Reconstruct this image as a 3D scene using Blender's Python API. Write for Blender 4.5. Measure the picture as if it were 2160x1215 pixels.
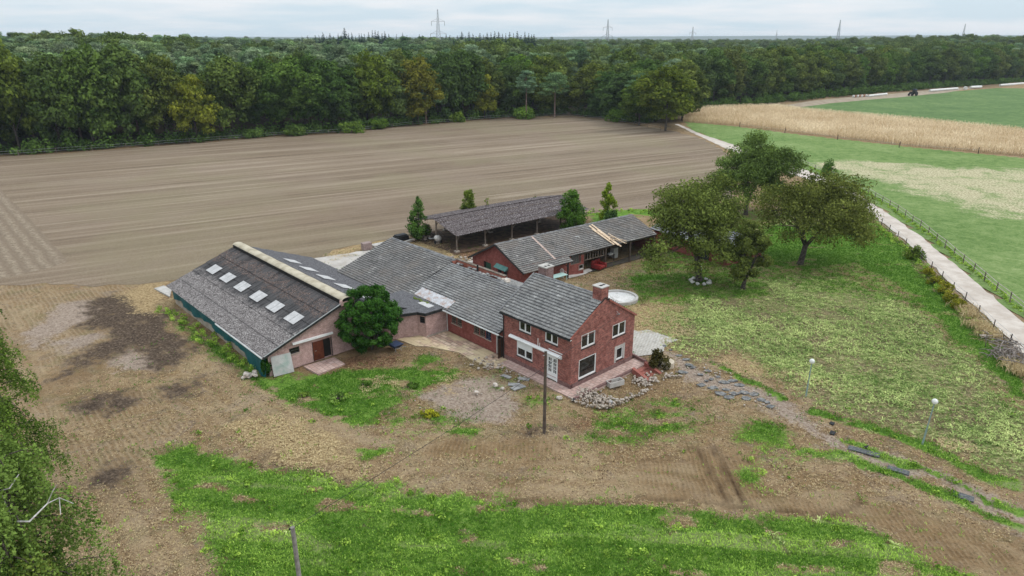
import bpy, bmesh, math, random
import numpy as np
from mathutils import Vector

# ------------------------------------------------------------------ scene, camera, light
S = bpy.context.scene
for o in list(bpy.data.objects):
    bpy.data.objects.remove(o)
random.seed(7)
RNG = np.random.default_rng(11)
PI = math.pi
FOC, PCX, PCY, CAMH = 1440.0, 1080.0, 607.5, 26.0        # photo pixels (2160 x 1215), camera height in metres
TH = math.atan((PCY - 82.0) / FOC)

cam_d = bpy.data.cameras.new("camera")
cam = bpy.data.objects.new("camera", cam_d)
S.collection.objects.link(cam)
cam.location = (0, 0, CAMH)
cam.rotation_euler = (PI / 2 - TH, 0, 0)
cam_d.sensor_width = 36.0
cam_d.lens = 36.0 * FOC / 2160.0
cam_d.clip_start = 0.5
cam_d.clip_end = 30000
S.camera = cam

SUN_EL, SUN_AZ = math.radians(50), math.radians(85)      # azimuth from +Y, clockwise positive
world = bpy.data.worlds.new("World")
S.world = world
world.use_nodes = True
wn = world.node_tree
wn.nodes.clear()
w_out = wn.nodes.new("ShaderNodeOutputWorld")
sky = wn.nodes.new("ShaderNodeTexSky")
sky.sky_type = 'NISHITA'
sky.sun_disc = False
sky.sun_elevation = SUN_EL
sky.sun_rotation = SUN_AZ
sky.air_density = 1.0
sky.dust_density = 2.0
bg_sky = wn.nodes.new("ShaderNodeBackground")
bg_sky.inputs[1].default_value = 0.09
wn.links.new(sky.outputs[0], bg_sky.inputs[0])
# the overcast: a procedural cloud deck seen in perspective
tc = wn.nodes.new("ShaderNodeTexCoord")
sep = wn.nodes.new("ShaderNodeSeparateXYZ")
wn.links.new(tc.outputs["Generated"], sep.inputs[0])
def wmath(op, a, b=None):
    n = wn.nodes.new("ShaderNodeMath"); n.operation = op
    for i, v in enumerate((a, b)):
        if v is None: continue
        if isinstance(v, (int, float)): n.inputs[i].default_value = v
        else: wn.links.new(v, n.inputs[i])
    return n.outputs[0]
zc = wmath('ADD', wmath('MAXIMUM', sep.outputs[2], 0.0), 0.09)
comb = wn.nodes.new("ShaderNodeCombineXYZ")
wn.links.new(wmath('DIVIDE', sep.outputs[0], zc), comb.inputs[0])
wn.links.new(wmath('DIVIDE', sep.outputs[1], zc), comb.inputs[1])
wnoise = wn.nodes.new("ShaderNodeTexNoise")
wnoise.inputs["Scale"].default_value = 0.55
wnoise.inputs["Detail"].default_value = 5
wn.links.new(comb.outputs[0], wnoise.inputs["Vector"])
wr = wn.nodes.new("ShaderNodeValToRGB")
wr.color_ramp.elements[0].position = 0.40
wr.color_ramp.elements[0].color = (0.66, 0.785, 0.87, 1)
wr.color_ramp.elements[1].position = 0.60
wr.color_ramp.elements[1].color = (0.86, 0.895, 0.935, 1)
wn.links.new(wnoise.outputs["Fac"], wr.inputs[0])
bg_cl = wn.nodes.new("ShaderNodeBackground")
wn.links.new(wr.outputs[0], bg_cl.inputs[0])
wn.links.new(wmath('ADD', wmath('MULTIPLY', wmath('MAXIMUM', sep.outputs[2], 0.0), 1.15), 1.0), bg_cl.inputs[1])
wmix = wn.nodes.new("ShaderNodeMixShader")
wmix.inputs[0].default_value = 0.93
wn.links.new(bg_sky.outputs[0], wmix.inputs[1])
wn.links.new(bg_cl.outputs[0], wmix.inputs[2])
wn.links.new(wmix.outputs[0], w_out.inputs[0])

sun_d = bpy.data.lights.new("sun", 'SUN')
sun_d.energy = 1.5
sun_d.angle = math.radians(12)
sun_d.color = (1.0, 0.965, 0.92)
sun = bpy.data.objects.new("sun", sun_d)
S.collection.objects.link(sun)
sun.rotation_euler = (PI / 2 - SUN_EL, 0, PI - SUN_AZ)
sun.location = (0, 0, 80)

S.view_settings.view_transform = 'Standard'
S.view_settings.look = 'None'
S.view_settings.exposure = 0.0
S.view_settings.gamma = 1.0
S.view_settings.use_curve_mapping = False
S.cycles.max_bounces = 5
S.cycles.diffuse_bounces = 3
S.cycles.glossy_bounces = 2
S.cycles.transmission_bounces = 2
S.cycles.transparent_max_bounces = 4
S.cycles.volume_bounces = 0
S.cycles.use_denoising = True
S.cycles.use_adaptive_sampling = False
S.cycles.sample_clamp_indirect = 4.0

# ------------------------------------------------------------------ measuring helpers
CT, ST_ = math.cos(TH), math.sin(TH)
def ray(px, py):
    u = (px - PCX) / FOC; v = (py - PCY) / FOC
    return (u, CT - v * ST_, -ST_ - v * CT)
def G(px, py, z=0.0):
    """the point at height z that the photograph shows at this pixel"""
    d = ray(px, py); t = (z - CAMH) / d[2]
    return np.array([d[0] * t, d[1] * t, z])
def proj_y(x, y, z):
    q = z - CAMH
    return PCY - FOC * (y * ST_ + q * CT) / (y * CT - q * ST_)
def z_at(px, py, x, y):
    lo, hi = -5.0, 120.0
    for _ in range(50):
        m = (lo + hi) / 2
        if proj_y(x, y, m) > py: lo = m
        else: hi = m
    return lo
AA, BB = math.radians(133.0), math.radians(43.0)
AX = np.array([math.cos(AA), math.sin(AA), 0.0])
BX = np.array([math.cos(BB), math.sin(BB), 0.0])
ZX = np.array([0, 0, 1.0])
C0 = np.array([4.60, 47.84, 0.0])                       # near corner of the brick house
def W(s, t, z=0.0):
    return C0 + s * AX + t * BX + z * ZX
def ss(a, b, x):
    t = np.clip((x - a) / (b - a), 0, 1)
    return t * t * (3 - 2 * t)
def _h(ix, iy, seed):
    n = (ix * 374761393 + iy * 668265263 + seed * 974711) & 0x7fffffff
    n = ((n ^ (n >> 13)) * 1274126177) & 0x7fffffff
    return ((n ^ (n >> 16)) & 0xffff) / 65535.0
def vnoise(x, y, seed=0):
    x = np.asarray(x, float); y = np.asarray(y, float)
    ix = np.floor(x).astype(np.int64); iy = np.floor(y).astype(np.int64)
    fx = x - ix; fy = y - iy
    fx = fx * fx * (3 - 2 * fx); fy = fy * fy * (3 - 2 * fy)
    a = _h(ix, iy, seed); b = _h(ix + 1, iy, seed); c = _h(ix, iy + 1, seed); d = _h(ix + 1, iy + 1, seed)
    return (a * (1 - fx) + b * fx) * (1 - fy) + (c * (1 - fx) + d * fx) * fy
def fbm(x, y, seed=0, oct=4):
    r = 0; a = 0.5; k = 1.0; s = 0
    for i in range(oct):
        r = r + a * vnoise(x * k, y * k, seed + i * 17); s += a; a *= 0.5; k *= 2.03
    return r / s

P_DIP = G(1300, 545)[:2]; P_BED = G(1330, 830)[:2]
def zg(x, y):
    """height of the ground"""
    x = np.asarray(x, float); y = np.asarray(y, float)
    d1 = np.hypot(x - P_DIP[0], y - P_DIP[1]); d2 = np.hypot((x - P_BED[0]), (y - P_BED[1]))
    r = np.hypot(x, y); az = x / np.maximum(y, 1.0)
    s = (x - C0[0]) * AX[0] + (y - C0[1]) * AX[1]
    z = -0.75 * ss(13, 5, d1) * ss(24, 19, s)
    z = z - 0.42 * ss(7.0, 2.2, d2) * ss(-1.0, -2.2, s)
    far = ss(275, 420, r)
    z = z + 6.5 * ss(-0.15, -0.66, az) * ss(215, 420, r) + 6.0 * ss(0.33, 0.6, az) * ss(480, 800, r) + 2.5 * far * ss(0.3, 0.0, np.abs(az + 0.1))
    return z
def GG(px, py):
    p = G(px, py)
    for _ in range(4):
        p = G(px, py, float(zg(p[0], p[1])))
    return p

# ------------------------------------------------------------------ object helpers
COL = S.collection
def wloc(o):
    v = np.zeros(3)
    while o is not None:
        v += np.array(o.location); o = o.parent
    return v
def tag(o, label=None, cat=None, group=None, kind=None):
    if label: o["label"] = label
    if cat: o["category"] = cat
    if group: o["group"] = group
    if kind: o["kind"] = kind
    return o
def thing(name, label, cat, loc=(0, 0, 0), group=None):
    o = bpy.data.objects.new(name, None)
    o.empty_display_size = 0.3
    COL.objects.link(o); o.location = tuple(float(c) for c in loc)
    return tag(o, label, cat, group)
def copy_tree(o, parent=None):
    c = o.copy(); COL.objects.link(c)
    if parent is not None: c.parent = parent
    for ch in list(o.children): copy_tree(ch, c)
    return c
def mesh_np(name, V, F, mat, parent=None, attrs=None, smooth=False, loc=None):
    """V (n,3), F (m,k) arrays -> ONE mesh object; attrs: {name: (domain, values)}"""
    V = np.asarray(V, np.float32); F = np.asarray(F, np.int32)
    off = wloc(parent) if parent is not None else np.zeros(3)
    if loc is not None: off = off + np.asarray(loc)
    me = bpy.data.meshes.new(name)
    me.vertices.add(len(V)); me.vertices.foreach_set("co", (V - off.astype(np.float32)).ravel())
    k = F.shape[1]
    me.loops.add(F.size); me.loops.foreach_set("vertex_index", F.ravel())
    me.polygons.add(len(F)); me.polygons.foreach_set("loop_start", np.arange(0, F.size, k, dtype=np.int32))
    me.polygons.foreach_set("loop_total", np.full(len(F), k, np.int32))
    if smooth: me.polygons.foreach_set("use_smooth", np.ones(len(F), bool))
    me.update(calc_edges=True)
    for n, (dom, val) in (attrs or {}).items():
        a = me.attributes.new(n, 'FLOAT', dom); a.data.foreach_set("value", np.asarray(val, np.float32).ravel())
    me.materials.append(mat)
    o = bpy.data.objects.new(name, me); COL.objects.link(o)
    if parent is not None: o.parent = parent
    if loc is not None: o.location = tuple(float(c) for c in loc)
    return o
class MB:
    """collects shapes in world coordinates; build() links them as ONE mesh object with metric UVs"""
    def __init__(s): s.v = []; s.f = []
    def poly(s, pts):
        b = len(s.v); s.v += [tuple(float(c) for c in p) for p in pts]; s.f.append(tuple(range(b, b + len(pts)))); return s
    def box8(s, p):      # p: 8 points, bottom ring 0-3, top ring 4-7
        b = len(s.v); s.v += [tuple(float(c) for c in q) for q in p]
        for q in ((3, 2, 1, 0), (4, 5, 6, 7), (0, 1, 5, 4), (1, 2, 6, 5), (2, 3, 7, 6), (3, 0, 4, 7)):
            s.f.append(tuple(b + i for i in q))
        return s
    def obox(s, o, u, v, w, a, b, c):
        """box at origin o spanning a (lo,hi) along u, b along v, c along w"""
        o = np.asarray(o, float)
        P = lambda i, j, k: o + u * a[i] + v * b[j] + w * c[k]
        return s.box8([P(0, 0, 0), P(1, 0, 0), P(1, 1, 0), P(0, 1, 0), P(0, 0, 1), P(1, 0, 1), P(1, 1, 1), P(0, 1, 1)])
    def stbox(s, s0, s1, t0, t1, z0, z1):
        return s.obox(C0, AX, BX, ZX, (s0, s1), (t0, t1), (z0, z1))
    def prism(s, pts, z0, z1):
        n = len(pts); lo = [(p[0], p[1], z0) for p in pts]; hi = [(p[0], p[1], z1) for p in pts]
        s.poly(hi); s.poly(lo[::-1])
        for i in range(n):
            j = (i + 1) % n; s.poly([lo[i], lo[j], hi[j], hi[i]])
        return s
    def tube(s, pts, rad, n=6, caps=True):
        pts = [np.asarray(p, float) for p in pts]
        if not hasattr(rad, '__len__'): rad = [rad] * len(pts)
        rings = []; pu = None
        for i, p in enumerate(pts):
            d = pts[min(i + 1, len(pts) - 1)] - pts[max(i - 1, 0)]
            d = d / (np.linalg.norm(d) + 1e-9)
            if pu is None:
                h = np.array([0, 0, 1.0]) if abs(d[2]) < 0.9 else np.array([1.0, 0, 0]); u = np.cross(d, h)
            else: u = pu - d * (pu @ d)
            u = u / (np.linalg.norm(u) + 1e-9); v = np.cross(d, u); pu = u
            b = len(s.v)
            for k in range(n):
                a = 2 * PI * k / n; s.v.append(tuple(p + (u * math.cos(a) + v * math.sin(a)) * rad[i]))
            rings.append(b)
        for a, b in zip(rings, rings[1:]):
            for k in range(n): s.f.append((a + k, a + (k + 1) % n, b + (k + 1) % n, b + k))
        if caps:
            s.f.append(tuple(rings[0] + k for k in range(n))[::-1]); s.f.append(tuple(rings[-1] + k for k in range(n)))
        return s
    def lathe(s, c, prof, n=16):
        c = np.asarray(c, float); rings = []
        for r, z in prof:
            b = len(s.v)
            for k in range(n):
                a = 2 * PI * k / n; s.v.append((c[0] + r * math.cos(a), c[1] + r * math.sin(a), c[2] + z))
            rings.append(b)
        for a, b in zip(rings, rings[1:]):
            for k in range(n): s.f.append((a + k, a + (k + 1) % n, b + (k + 1) % n, b + k))
        s.f.append(tuple(rings[0] + k for k in range(n))[::-1]); s.f.append(tuple(rings[-1] + k for k in range(n)))
        return s
    def rock(s, c, r, seed=0, flat=0.7):
        rg = random.Random(seed); n, m = 7, 4; c = np.asarray(c, float); rows = []
        ax = [rg.uniform(0.7, 1.25), rg.uniform(0.7, 1.25), flat * rg.uniform(0.8, 1.2)]; ro = rg.uniform(0, 6)
        for i in range(1, m):
            ph = PI * i / m; b = len(s.v)
            for k in range(n):
                a = 2 * PI * k / n + ro; q = r * rg.uniform(0.8, 1.12)
                s.v.append((c[0] + q * ax[0] * math.sin(ph) * math.cos(a), c[1] + q * ax[1] * math.sin(ph) * math.sin(a), c[2] + q * ax[2] * math.cos(ph)))
            rows.append(b)
        for a, b in zip(rows, rows[1:]):
            for k in range(n): s.f.append((a + k, b + k, b + (k + 1) % n, a + (k + 1) % n))
        s.f.append(tuple(rows[0] + k for k in range(n))); s.f.append(tuple(rows[-1] + k for k in range(n))[::-1])
        return s
    def build(s, name, mat, parent=None, smooth=False, recalc=True, loc=None):
        off = wloc(parent) if parent is not None else np.zeros(3)
        me = bpy.data.meshes.new(name)       # with loc the shapes are already local
        me.from_pydata([tuple(np.array(v) - off) for v in s.v], [], s.f)
        bm = bmesh.new(); bm.from_mesh(me)
        if recalc: bmesh.ops.recalc_face_normals(bm, faces=bm.faces)
        uvl = bm.loops.layers.uv.new("UVMap")
        for f in bm.faces:
            n = f.normal
            if abs(n.z) > 0.92 or n.length < 0.5:
                uh, uv = Vector(AX), Vector(BX)
            else:
                uh = Vector((0, 0, 1)).cross(n).normalized(); uv = n.cross(uh)
            f.smooth = smooth
            for l in f.loops:
                co = l.vert.co + Vector(off); l[uvl].uv = (co.dot(uh), co.dot(uv))
        bm.to_mesh(me); bm.free()
        me.materials.append(mat)
        o = bpy.data.objects.new(name, me); COL.objects.link(o)
        if parent is not None: o.parent = parent
        if loc is not None: o.location = tuple(float(c) for c in loc)
        return o

# ------------------------------------------------------------------ material helpers
class NT:
    def __init__(s, name):
        s.m = bpy.data.materials.new(name); s.m.use_nodes = True
        s.t = s.m.node_tree; s.b = s.t.nodes["Principled BSDF"]; s.o = s.t.nodes["Material Output"]
        s.b.inputs["Specular IOR Level"].default_value = 0.25
    def link(s, v, sock):
        if isinstance(v, (int, float)): sock.default_value = v
        elif isinstance(v, (tuple, list)): sock.default_value = tuple(v) + ((1,) if len(v) == 3 and sock.type == 'RGBA' else ())
        else: s.t.links.new(v, sock)
    def node(s, t, **kw):
        n = s.t.nodes.new(t)
        for k, v in kw.items(): setattr(n, k, v)
        return n
    def math(s, op, a, b=None, c=None, clamp=False):
        n = s.node("ShaderNodeMath", operation=op, use_clamp=clamp)
        for i, v in enumerate((a, b, c)):
            if v is not None: s.link(v, n.inputs[i])
        return n.outputs[0]
    def mix(s, f, a, b, mode='MIX'):
        n = s.node("ShaderNodeMix", data_type='RGBA', blend_type=mode)
        s.link(f, n.inputs[0]); s.link(a, n.inputs[6]); s.link(b, n.inputs[7]); return n.outputs[2]
    def ramp(s, f, stops):
        n = s.node("ShaderNodeValToRGB"); e = n.color_ramp.elements
        while len(e) < len(stops): e.new(0.5)
        for i, (p, c) in enumerate(stops):
            e[i].position = p; e[i].color = (c, c, c, 1) if isinstance(c, (int, float)) else tuple(c) + (1,)
        s.link(f, n.inputs[0]); return n.outputs[0]
    def noise(s, scale, detail=3, rough=0.55, vec=None, dist=0.0):
        n = s.node("ShaderNodeTexNoise"); n.inputs["Scale"].default_value = scale
        n.inputs["Detail"].default_value = detail; n.inputs["Roughness"].default_value = rough; n.inputs["Distortion"].default_value = dist
        s.t.links.new(vec if vec is not None else s.pos(), n.inputs["Vector"])
        return s.math('MULTIPLY_ADD', n.outputs["Fac"], 1.9, -0.45, clamp=True)      # spread over the whole 0-1 range
    def pos(s):
        if not hasattr(s, '_p'): s._p = s.node("ShaderNodeNewGeometry").outputs["Position"]
        return s._p
    def obj(s):
        if not hasattr(s, '_oc'): s._oc = s.node("ShaderNodeTexCoord").outputs["Object"]
        return s._oc
    def uv(s):
        if not hasattr(s, '_uv'): s._uv = s.node("ShaderNodeTexCoord").outputs["UV"]
        return s._uv
    def attr(s, name): return s.node("ShaderNodeAttribute", attribute_name=name).outputs["Fac"]
    def dot(s, v, d):
        n = s.node("ShaderNodeVectorMath", operation='DOT_PRODUCT'); s.t.links.new(v, n.inputs[0]); n.inputs[1].default_value = d
        return n.outputs["Value"]
    def scale(s, v, k):
        n = s.node("ShaderNodeVectorMath", operation='MULTIPLY'); s.t.links.new(v, n.inputs[0]); n.inputs[1].default_value = k
        return n.outputs[0]
    def bump(s, h, strength=0.5, dist=0.05):
        n = s.node("ShaderNodeBump"); n.inputs["Strength"].default_value = strength; n.inputs["Distance"].default_value = dist
        s.link(h, n.inputs["Height"]); s.t.links.new(n.outputs[0], s.b.inputs["Normal"])
    def done(s, col=None, rough=0.9, spec=None, metal=None):
        if col is not None: s.link(col, s.b.inputs["Base Color"])
        s.link(rough, s.b.inputs["Roughness"])
        if spec is not None: s.b.inputs["Specular IOR Level"].default_value = spec
        if metal is not None: s.b.inputs["Metallic"].default_value = metal
        return s.m
def mottled(name, c1, c2, scale=3.0, rough=0.85, bump=0.0, c3=None, spec=None, metal=None, fine=22.0):
    n = NT(name); f = n.noise(scale, 5, 0.62); stops = [(0.32, c1), (0.68, c2)]
    if c3: stops = [(0.3, c1), (0.52, c2), (0.75, c3)]
    c = n.mix(n.math('MULTIPLY', n.noise(fine, 2), 0.45), n.ramp(f, stops), tuple(0.62 * x for x in c1))
    if bump: n.bump(n.noise(fine, 3), bump, 0.03)
    return n.done(c, rough, spec, metal)
def brick_mat(name, c1, c2, mortar, bw=0.23, bh=0.075):
    n = NT(name); b = n.node("ShaderNodeTexBrick"); n.t.links.new(n.uv(), b.inputs["Vector"])
    b.inputs["Scale"].default_value = 1.0; b.inputs["Brick Width"].default_value = bw; b.inputs["Row Height"].default_value = bh
    b.inputs["Mortar Size"].default_value = 0.009; b.inputs["Mortar Smooth"].default_value = 0.3; b.inputs["Bias"].default_value = -0.1
    n.link(c1, b.inputs["Color1"]); n.link(c2, b.inputs["Color2"]); n.link(mortar, b.inputs["Mortar"])
    f = n.noise(2.2, 4, 0.6); g = n.noise(9.0, 2)
    c = n.mix(n.ramp(f, [(0.35, 0.0), (0.75, 0.55)]), b.outputs["Color"], tuple(0.55 * x for x in c1))
    c = n.mix(n.ramp(g, [(0.55, 0.0), (0.8, 0.35)]), c, tuple(min(1, 1.5 * x + 0.03) for x in c2))
    n.bump(b.outputs["Fac"], 0.35, -0.01)
    return n.done(c, 0.9)
# ------------------------------------------------------------------ materials
m_brick = brick_mat("red_brick", (0.145, 0.040, 0.031), (0.345, 0.108, 0.085), (0.31, 0.22, 0.19))
m_brick_old = brick_mat("old_red_brick", (0.20, 0.045, 0.034), (0.27, 0.075, 0.06), (0.20, 0.12, 0.10))
m_plinth = brick_mat("weathered_brick_plinth", (0.14, 0.065, 0.058), (0.21, 0.12, 0.11), (0.20, 0.15, 0.14))
m_pink = brick_mat("pink_brick", (0.40, 0.25, 0.225), (0.47, 0.32, 0.29), (0.42, 0.31, 0.28), 0.24, 0.08)
m_white = mottled("white_paint", (0.74, 0.74, 0.73), (0.82, 0.82, 0.81), 1.5, 0.5)
m_offwhite = mottled("weathered_white", (0.55, 0.53, 0.50), (0.68, 0.66, 0.63), 2.0, 0.7)
m_frame_dark = mottled("dark_trim", (0.02, 0.022, 0.022), (0.035, 0.035, 0.035), 3.0, 0.6)
m_green_door = mottled("green_boards", (0.012, 0.05, 0.03), (0.02, 0.07, 0.045), 3.0, 0.7)
m_teal = mottled("teal_sheet", (0.006, 0.075, 0.085), (0.010, 0.105, 0.115), 1.2, 0.55, 0.4)
m_awning = mottled("faded_green_awning", (0.10, 0.24, 0.22), (0.15, 0.30, 0.27), 2.0, 0.8)
m_wood = mottled("grey_wood", (0.11, 0.085, 0.065), (0.22, 0.18, 0.15), 2.5, 0.9)
m_pole = mottled("pole_wood", (0.075, 0.055, 0.043), (0.13, 0.10, 0.08), 2.0, 0.9)
m_newwood = mottled("fresh_timber", (0.55, 0.40, 0.27), (0.72, 0.57, 0.42), 3.0, 0.85)
m_brown_door = mottled("brown_door_paint", (0.10, 0.025, 0.012), (0.16, 0.045, 0.02), 2.5, 0.6)
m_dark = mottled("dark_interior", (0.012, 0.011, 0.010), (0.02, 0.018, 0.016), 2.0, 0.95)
m_conc = mottled("concrete", (0.36, 0.34, 0.31), (0.50, 0.47, 0.44), 1.2, 0.9, 0.3)
m_concwall = mottled("stained_concrete_wall", (0.30, 0.25, 0.20), (0.42, 0.37, 0.31), 1.5, 0.9, 0.2)
m_stone = mottled("pale_stone", (0.34, 0.29, 0.24), (0.60, 0.55, 0.49), 2.2, 0.9, 0.4, c3=(0.46, 0.36, 0.29))
m_greystone = mottled("grey_stone", (0.24, 0.23, 0.22), (0.38, 0.37, 0.36), 2.2, 0.9, 0.4)
m_slate = mottled("slate_slab", (0.085, 0.087, 0.088), (0.26, 0.252, 0.24), 3.0, 0.75, 0.3)
m_metal = mottled("grey_metal", (0.32, 0.34, 0.34), (0.45, 0.46, 0.46), 2.0, 0.5, spec=0.5)
m_lampgreen = mottled("grey_green_metal", (0.22, 0.30, 0.28), (0.30, 0.38, 0.36), 2.0, 0.5)
m_pylon = mottled("galvanised_steel", (0.36, 0.38, 0.40), (0.42, 0.44, 0.46), 1.0, 0.6)
m_redleather = mottled("red_leather", (0.16, 0.012, 0.012), (0.30, 0.03, 0.028), 3.0, 0.45, spec=0.4)
m_redpaint = mottled("red_paint", (0.35, 0.015, 0.015), (0.42, 0.02, 0.02), 3.0, 0.35, spec=0.5)
m_black = mottled("black_plastic", (0.012, 0.012, 0.013), (0.022, 0.022, 0.024), 2.0, 0.6)
m_bluegrey = mottled("dark_blue_plastic", (0.03, 0.045, 0.09), (0.05, 0.07, 0.13), 2.0, 0.5)
m_zinc = mottled("zinc_sheet", (0.36, 0.26, 0.22), (0.44, 0.45, 0.47), 1.8, 0.5, c3=(0.56, 0.57, 0.60))
m_skylight = mottled("pale_skylight_sheet", (0.40, 0.39, 0.385), (0.52, 0.505, 0.50), 1.8, 0.7)
m_ridgevent = mottled("cream_ridge_sheet", (0.34, 0.29, 0.21), (0.52, 0.46, 0.35), 0.8, 0.8, 0.2)
m_step = mottled("red_brick_step", (0.26, 0.085, 0.065), (0.36, 0.14, 0.11), 2.0, 0.9)
m_bale = mottled("white_wrap", (0.62, 0.61, 0.58), (0.78, 0.77, 0.75), 0.9, 0.6)
m_rust = mottled("rusty_wrap", (0.28, 0.13, 0.07), (0.42, 0.24, 0.15), 1.2, 0.8)
m_turq = mottled("pale_turquoise_plastic", (0.34, 0.50, 0.46), (0.44, 0.58, 0.54), 1.5, 0.6)
m_bark = mottled("bark", (0.045, 0.036, 0.028), (0.12, 0.10, 0.085), 3.5, 0.95, 0.5)
m_pinebark = mottled("pine_bark", (0.14, 0.09, 0.065), (0.22, 0.16, 0.13), 2.5, 0.95, 0.4)
m_birchbark = mottled("birch_bark", (0.34, 0.32, 0.30), (0.62, 0.60, 0.57), 4.0, 0.9)
m_deadwood = mottled("bleached_brush", (0.16, 0.13, 0.11), (0.34, 0.29, 0.26), 4.0, 0.95)

def glass_mat():
    n = NT("window_glass")
    c = n.mix(n.noise(0.9, 2), (0.006, 0.007, 0.007), (0.03, 0.027, 0.022))
    n.b.inputs["IOR"].default_value = 1.5
    return n.done(c, 0.07, 0.5)
m_glass = glass_mat()
def globe_mat():
    n = NT("opal_globe"); n.b.inputs["Transmission Weight"].default_value = 0.25
    return n.done((0.80, 0.80, 0.76), 0.25, 0.5)
m_globe = globe_mat()

def tile_mat(name, cs, moss=0.25, warm=(0.20, 0.16, 0.13)):
    n = NT(name); t = n.attr("tone")
    c = n.ramp(t, [(0.03, tuple(0.35 * x for x in cs[0])), (0.12, cs[0]), (0.45, cs[1]), (0.8, cs[2]), (1.0, cs[3])])  # darkest stop carries the shade painted on the tile lips
    big = n.noise(0.45, 4, 0.6); fi = n.noise(7.0, 3, 0.6)
    c = n.mix(n.ramp(big, [(0.5, 0.0), (0.75, moss)]), c, warm)
    c = n.mix(n.ramp(fi, [(0.25, 0.5), (0.45, 0.0)]), c, tuple(0.45 * x for x in cs[0]))
    c = n.mix(n.ramp(n.noise(11.0, 2), [(0.68, 0.0), (0.85, 0.4)]), c, (0.50, 0.50, 0.48))
    n.bump(fi, 0.3, 0.02)
    return n.done(c, 0.8)
m_tile = tile_mat("grey_roof_tile", [(0.125, 0.12, 0.118), (0.235, 0.228, 0.222), (0.335, 0.327, 0.315), (0.48, 0.465, 0.445)], 0.25, (0.22, 0.195, 0.165))
m_tile_brown = tile_mat("brown_grey_roof_tile", [(0.105, 0.10, 0.096), (0.190, 0.180, 0.171), (0.27, 0.255, 0.24), (0.42, 0.40, 0.375)], 0.4, (0.215, 0.175, 0.145))
m_ridge = mottled("ridge_tile", (0.12, 0.12, 0.125), (0.27, 0.265, 0.26), 2.5, 0.85, 0.3)

def corr_mat(name, kind):
    n = NT(name); v = n.attr("vpos"); up = n.dot(n.pos(), tuple(AX))
    st = n.scale(n.obj(), (1, 1, 1)); f1 = n.noise(0.8, 4, 0.65); f2 = n.noise(4.2, 4, 0.7); f3 = n.noise(13.0, 3, 0.7)
    nn = n.node("ShaderNodeCombineXYZ"); n.link(n.math('MULTIPLY', up, 3.0), nn.inputs[0]); n.link(n.math('MULTIPLY', v, 1.6), nn.inputs[1])
    streak = n.noise(1.0, 3, 0.6, nn.outputs[0])
    if kind == 'barn':
        base = n.mix(n.ramp(streak, [(0.35, 0.0), (0.65, 1.0)]), (0.034, 0.032, 0.033), (0.075, 0.071, 0.071))
        lowz = n.ramp(n.math('ADD', v, n.math('MULTIPLY', n.math('SUBTRACT', f1, 0.5), 0.22)), [(0.40, 1.0), (0.49, 0.0)])
        lich = n.ramp(n.math('MULTIPLY', f3, n.math('ADD', f2, 0.5)), [(0.16, (0.036, 0.030, 0.029)), (0.45, (0.115, 0.100, 0.097)), (0.8, (0.34, 0.315, 0.30))])
        c = n.mix(lowz, base, lich)
        hi = n.math('MULTIPLY', n.ramp(n.math('ADD', v, n.math('MULTIPLY', n.math('SUBTRACT', f1, 0.5), 0.3)), [(0.70, 0.0), (0.76, 1.0), (0.90, 1.0), (0.95, 0.15)]), n.ramp(f2, [(0.40, 0.0), (0.58, 1.0)]))
        moss = n.ramp(f3, [(0.25, (0.030, 0.020, 0.016)), (0.52, (0.095, 0.064, 0.053)), (0.8, (0.26, 0.21, 0.19))])
        c = n.mix(hi, c, moss)
    elif kind == 'shelter':
        c = n.ramp(n.math('MULTIPLY', f3, n.math('ADD', f2, 0.5)), [(0.18, (0.022, 0.015, 0.015)), (0.42, (0.062, 0.046, 0.046)), (0.62, (0.125, 0.102, 0.103)), (0.86, (0.42, 0.395, 0.385))])
        c = n.mix(n.ramp(streak, [(0.4, 0.0), (0.7, 0.45)]), c, (0.06, 0.045, 0.04))
    else:
        c = n.ramp(n.math('MULTIPLY', f3, n.math('ADD', f2, 0.5)), [(0.30, (0.055, 0.053, 0.058)), (0.5, (0.095, 0.092, 0.098)), (0.72, (0.15, 0.145, 0.15))])
    n.bump(f3, 0.5, 0.03)
    return n.done(c, 0.9)
m_corr = corr_mat("mossy_fibre_cement", 'barn')
m_corr_plain = corr_mat("grey_fibre_cement", 'plain')
m_corr_shed = corr_mat("lichen_fibre_cement", 'shelter')

def leaf_mat(name, dark, light, trans=0.28, hue=0.5):
    """foliage: the object's own colour times a spread of tones"""
    n = NT(name); oi = n.node("ShaderNodeObjectInfo"); t = n.attr("tone")
    c = n.ramp(t, [(0.0, dark), (1.0, light)])
    c = n.mix(1.0, c, oi.outputs["Color"], 'MULTIPLY')
    h = n.node("ShaderNodeHueSaturation"); n.link(c, h.inputs["Color"])
    r = oi.outputs["Random"]
    n.link(n.math('ADD', n.math('MULTIPLY', r, 0.05 * hue), 0.5 - 0.035 * hue), h.inputs["Hue"])
    n.link(n.math('ADD', n.math('MULTIPLY', n.math('FRACT', n.math('MULTIPLY', r, 7.31)), 0.5 * hue), 1.0 - 0.28 * hue), h.inputs["Value"])
    n.link(n.math('ADD', n.math('MULTIPLY', n.math('FRACT', n.math('MULTIPLY', r, 3.77)), 0.3 * hue), 1.0 - 0.2 * hue), h.inputs["Saturation"])
    d = n.node("ShaderNodeBsdfDiffuse"); tr = n.node("ShaderNodeBsdfTranslucent"); mx = n.node("ShaderNodeMixShader")
    n.link(h.outputs[0], d.inputs[0]); n.link(h.outputs[0], tr.inputs[0]); mx.inputs[0].default_value = trans
    n.t.links.new(d.outputs[0], mx.inputs[1]); n.t.links.new(tr.outputs[0], mx.inputs[2]); n.t.links.new(mx.outputs[0], n.o.inputs[0])
    return n.m
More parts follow.
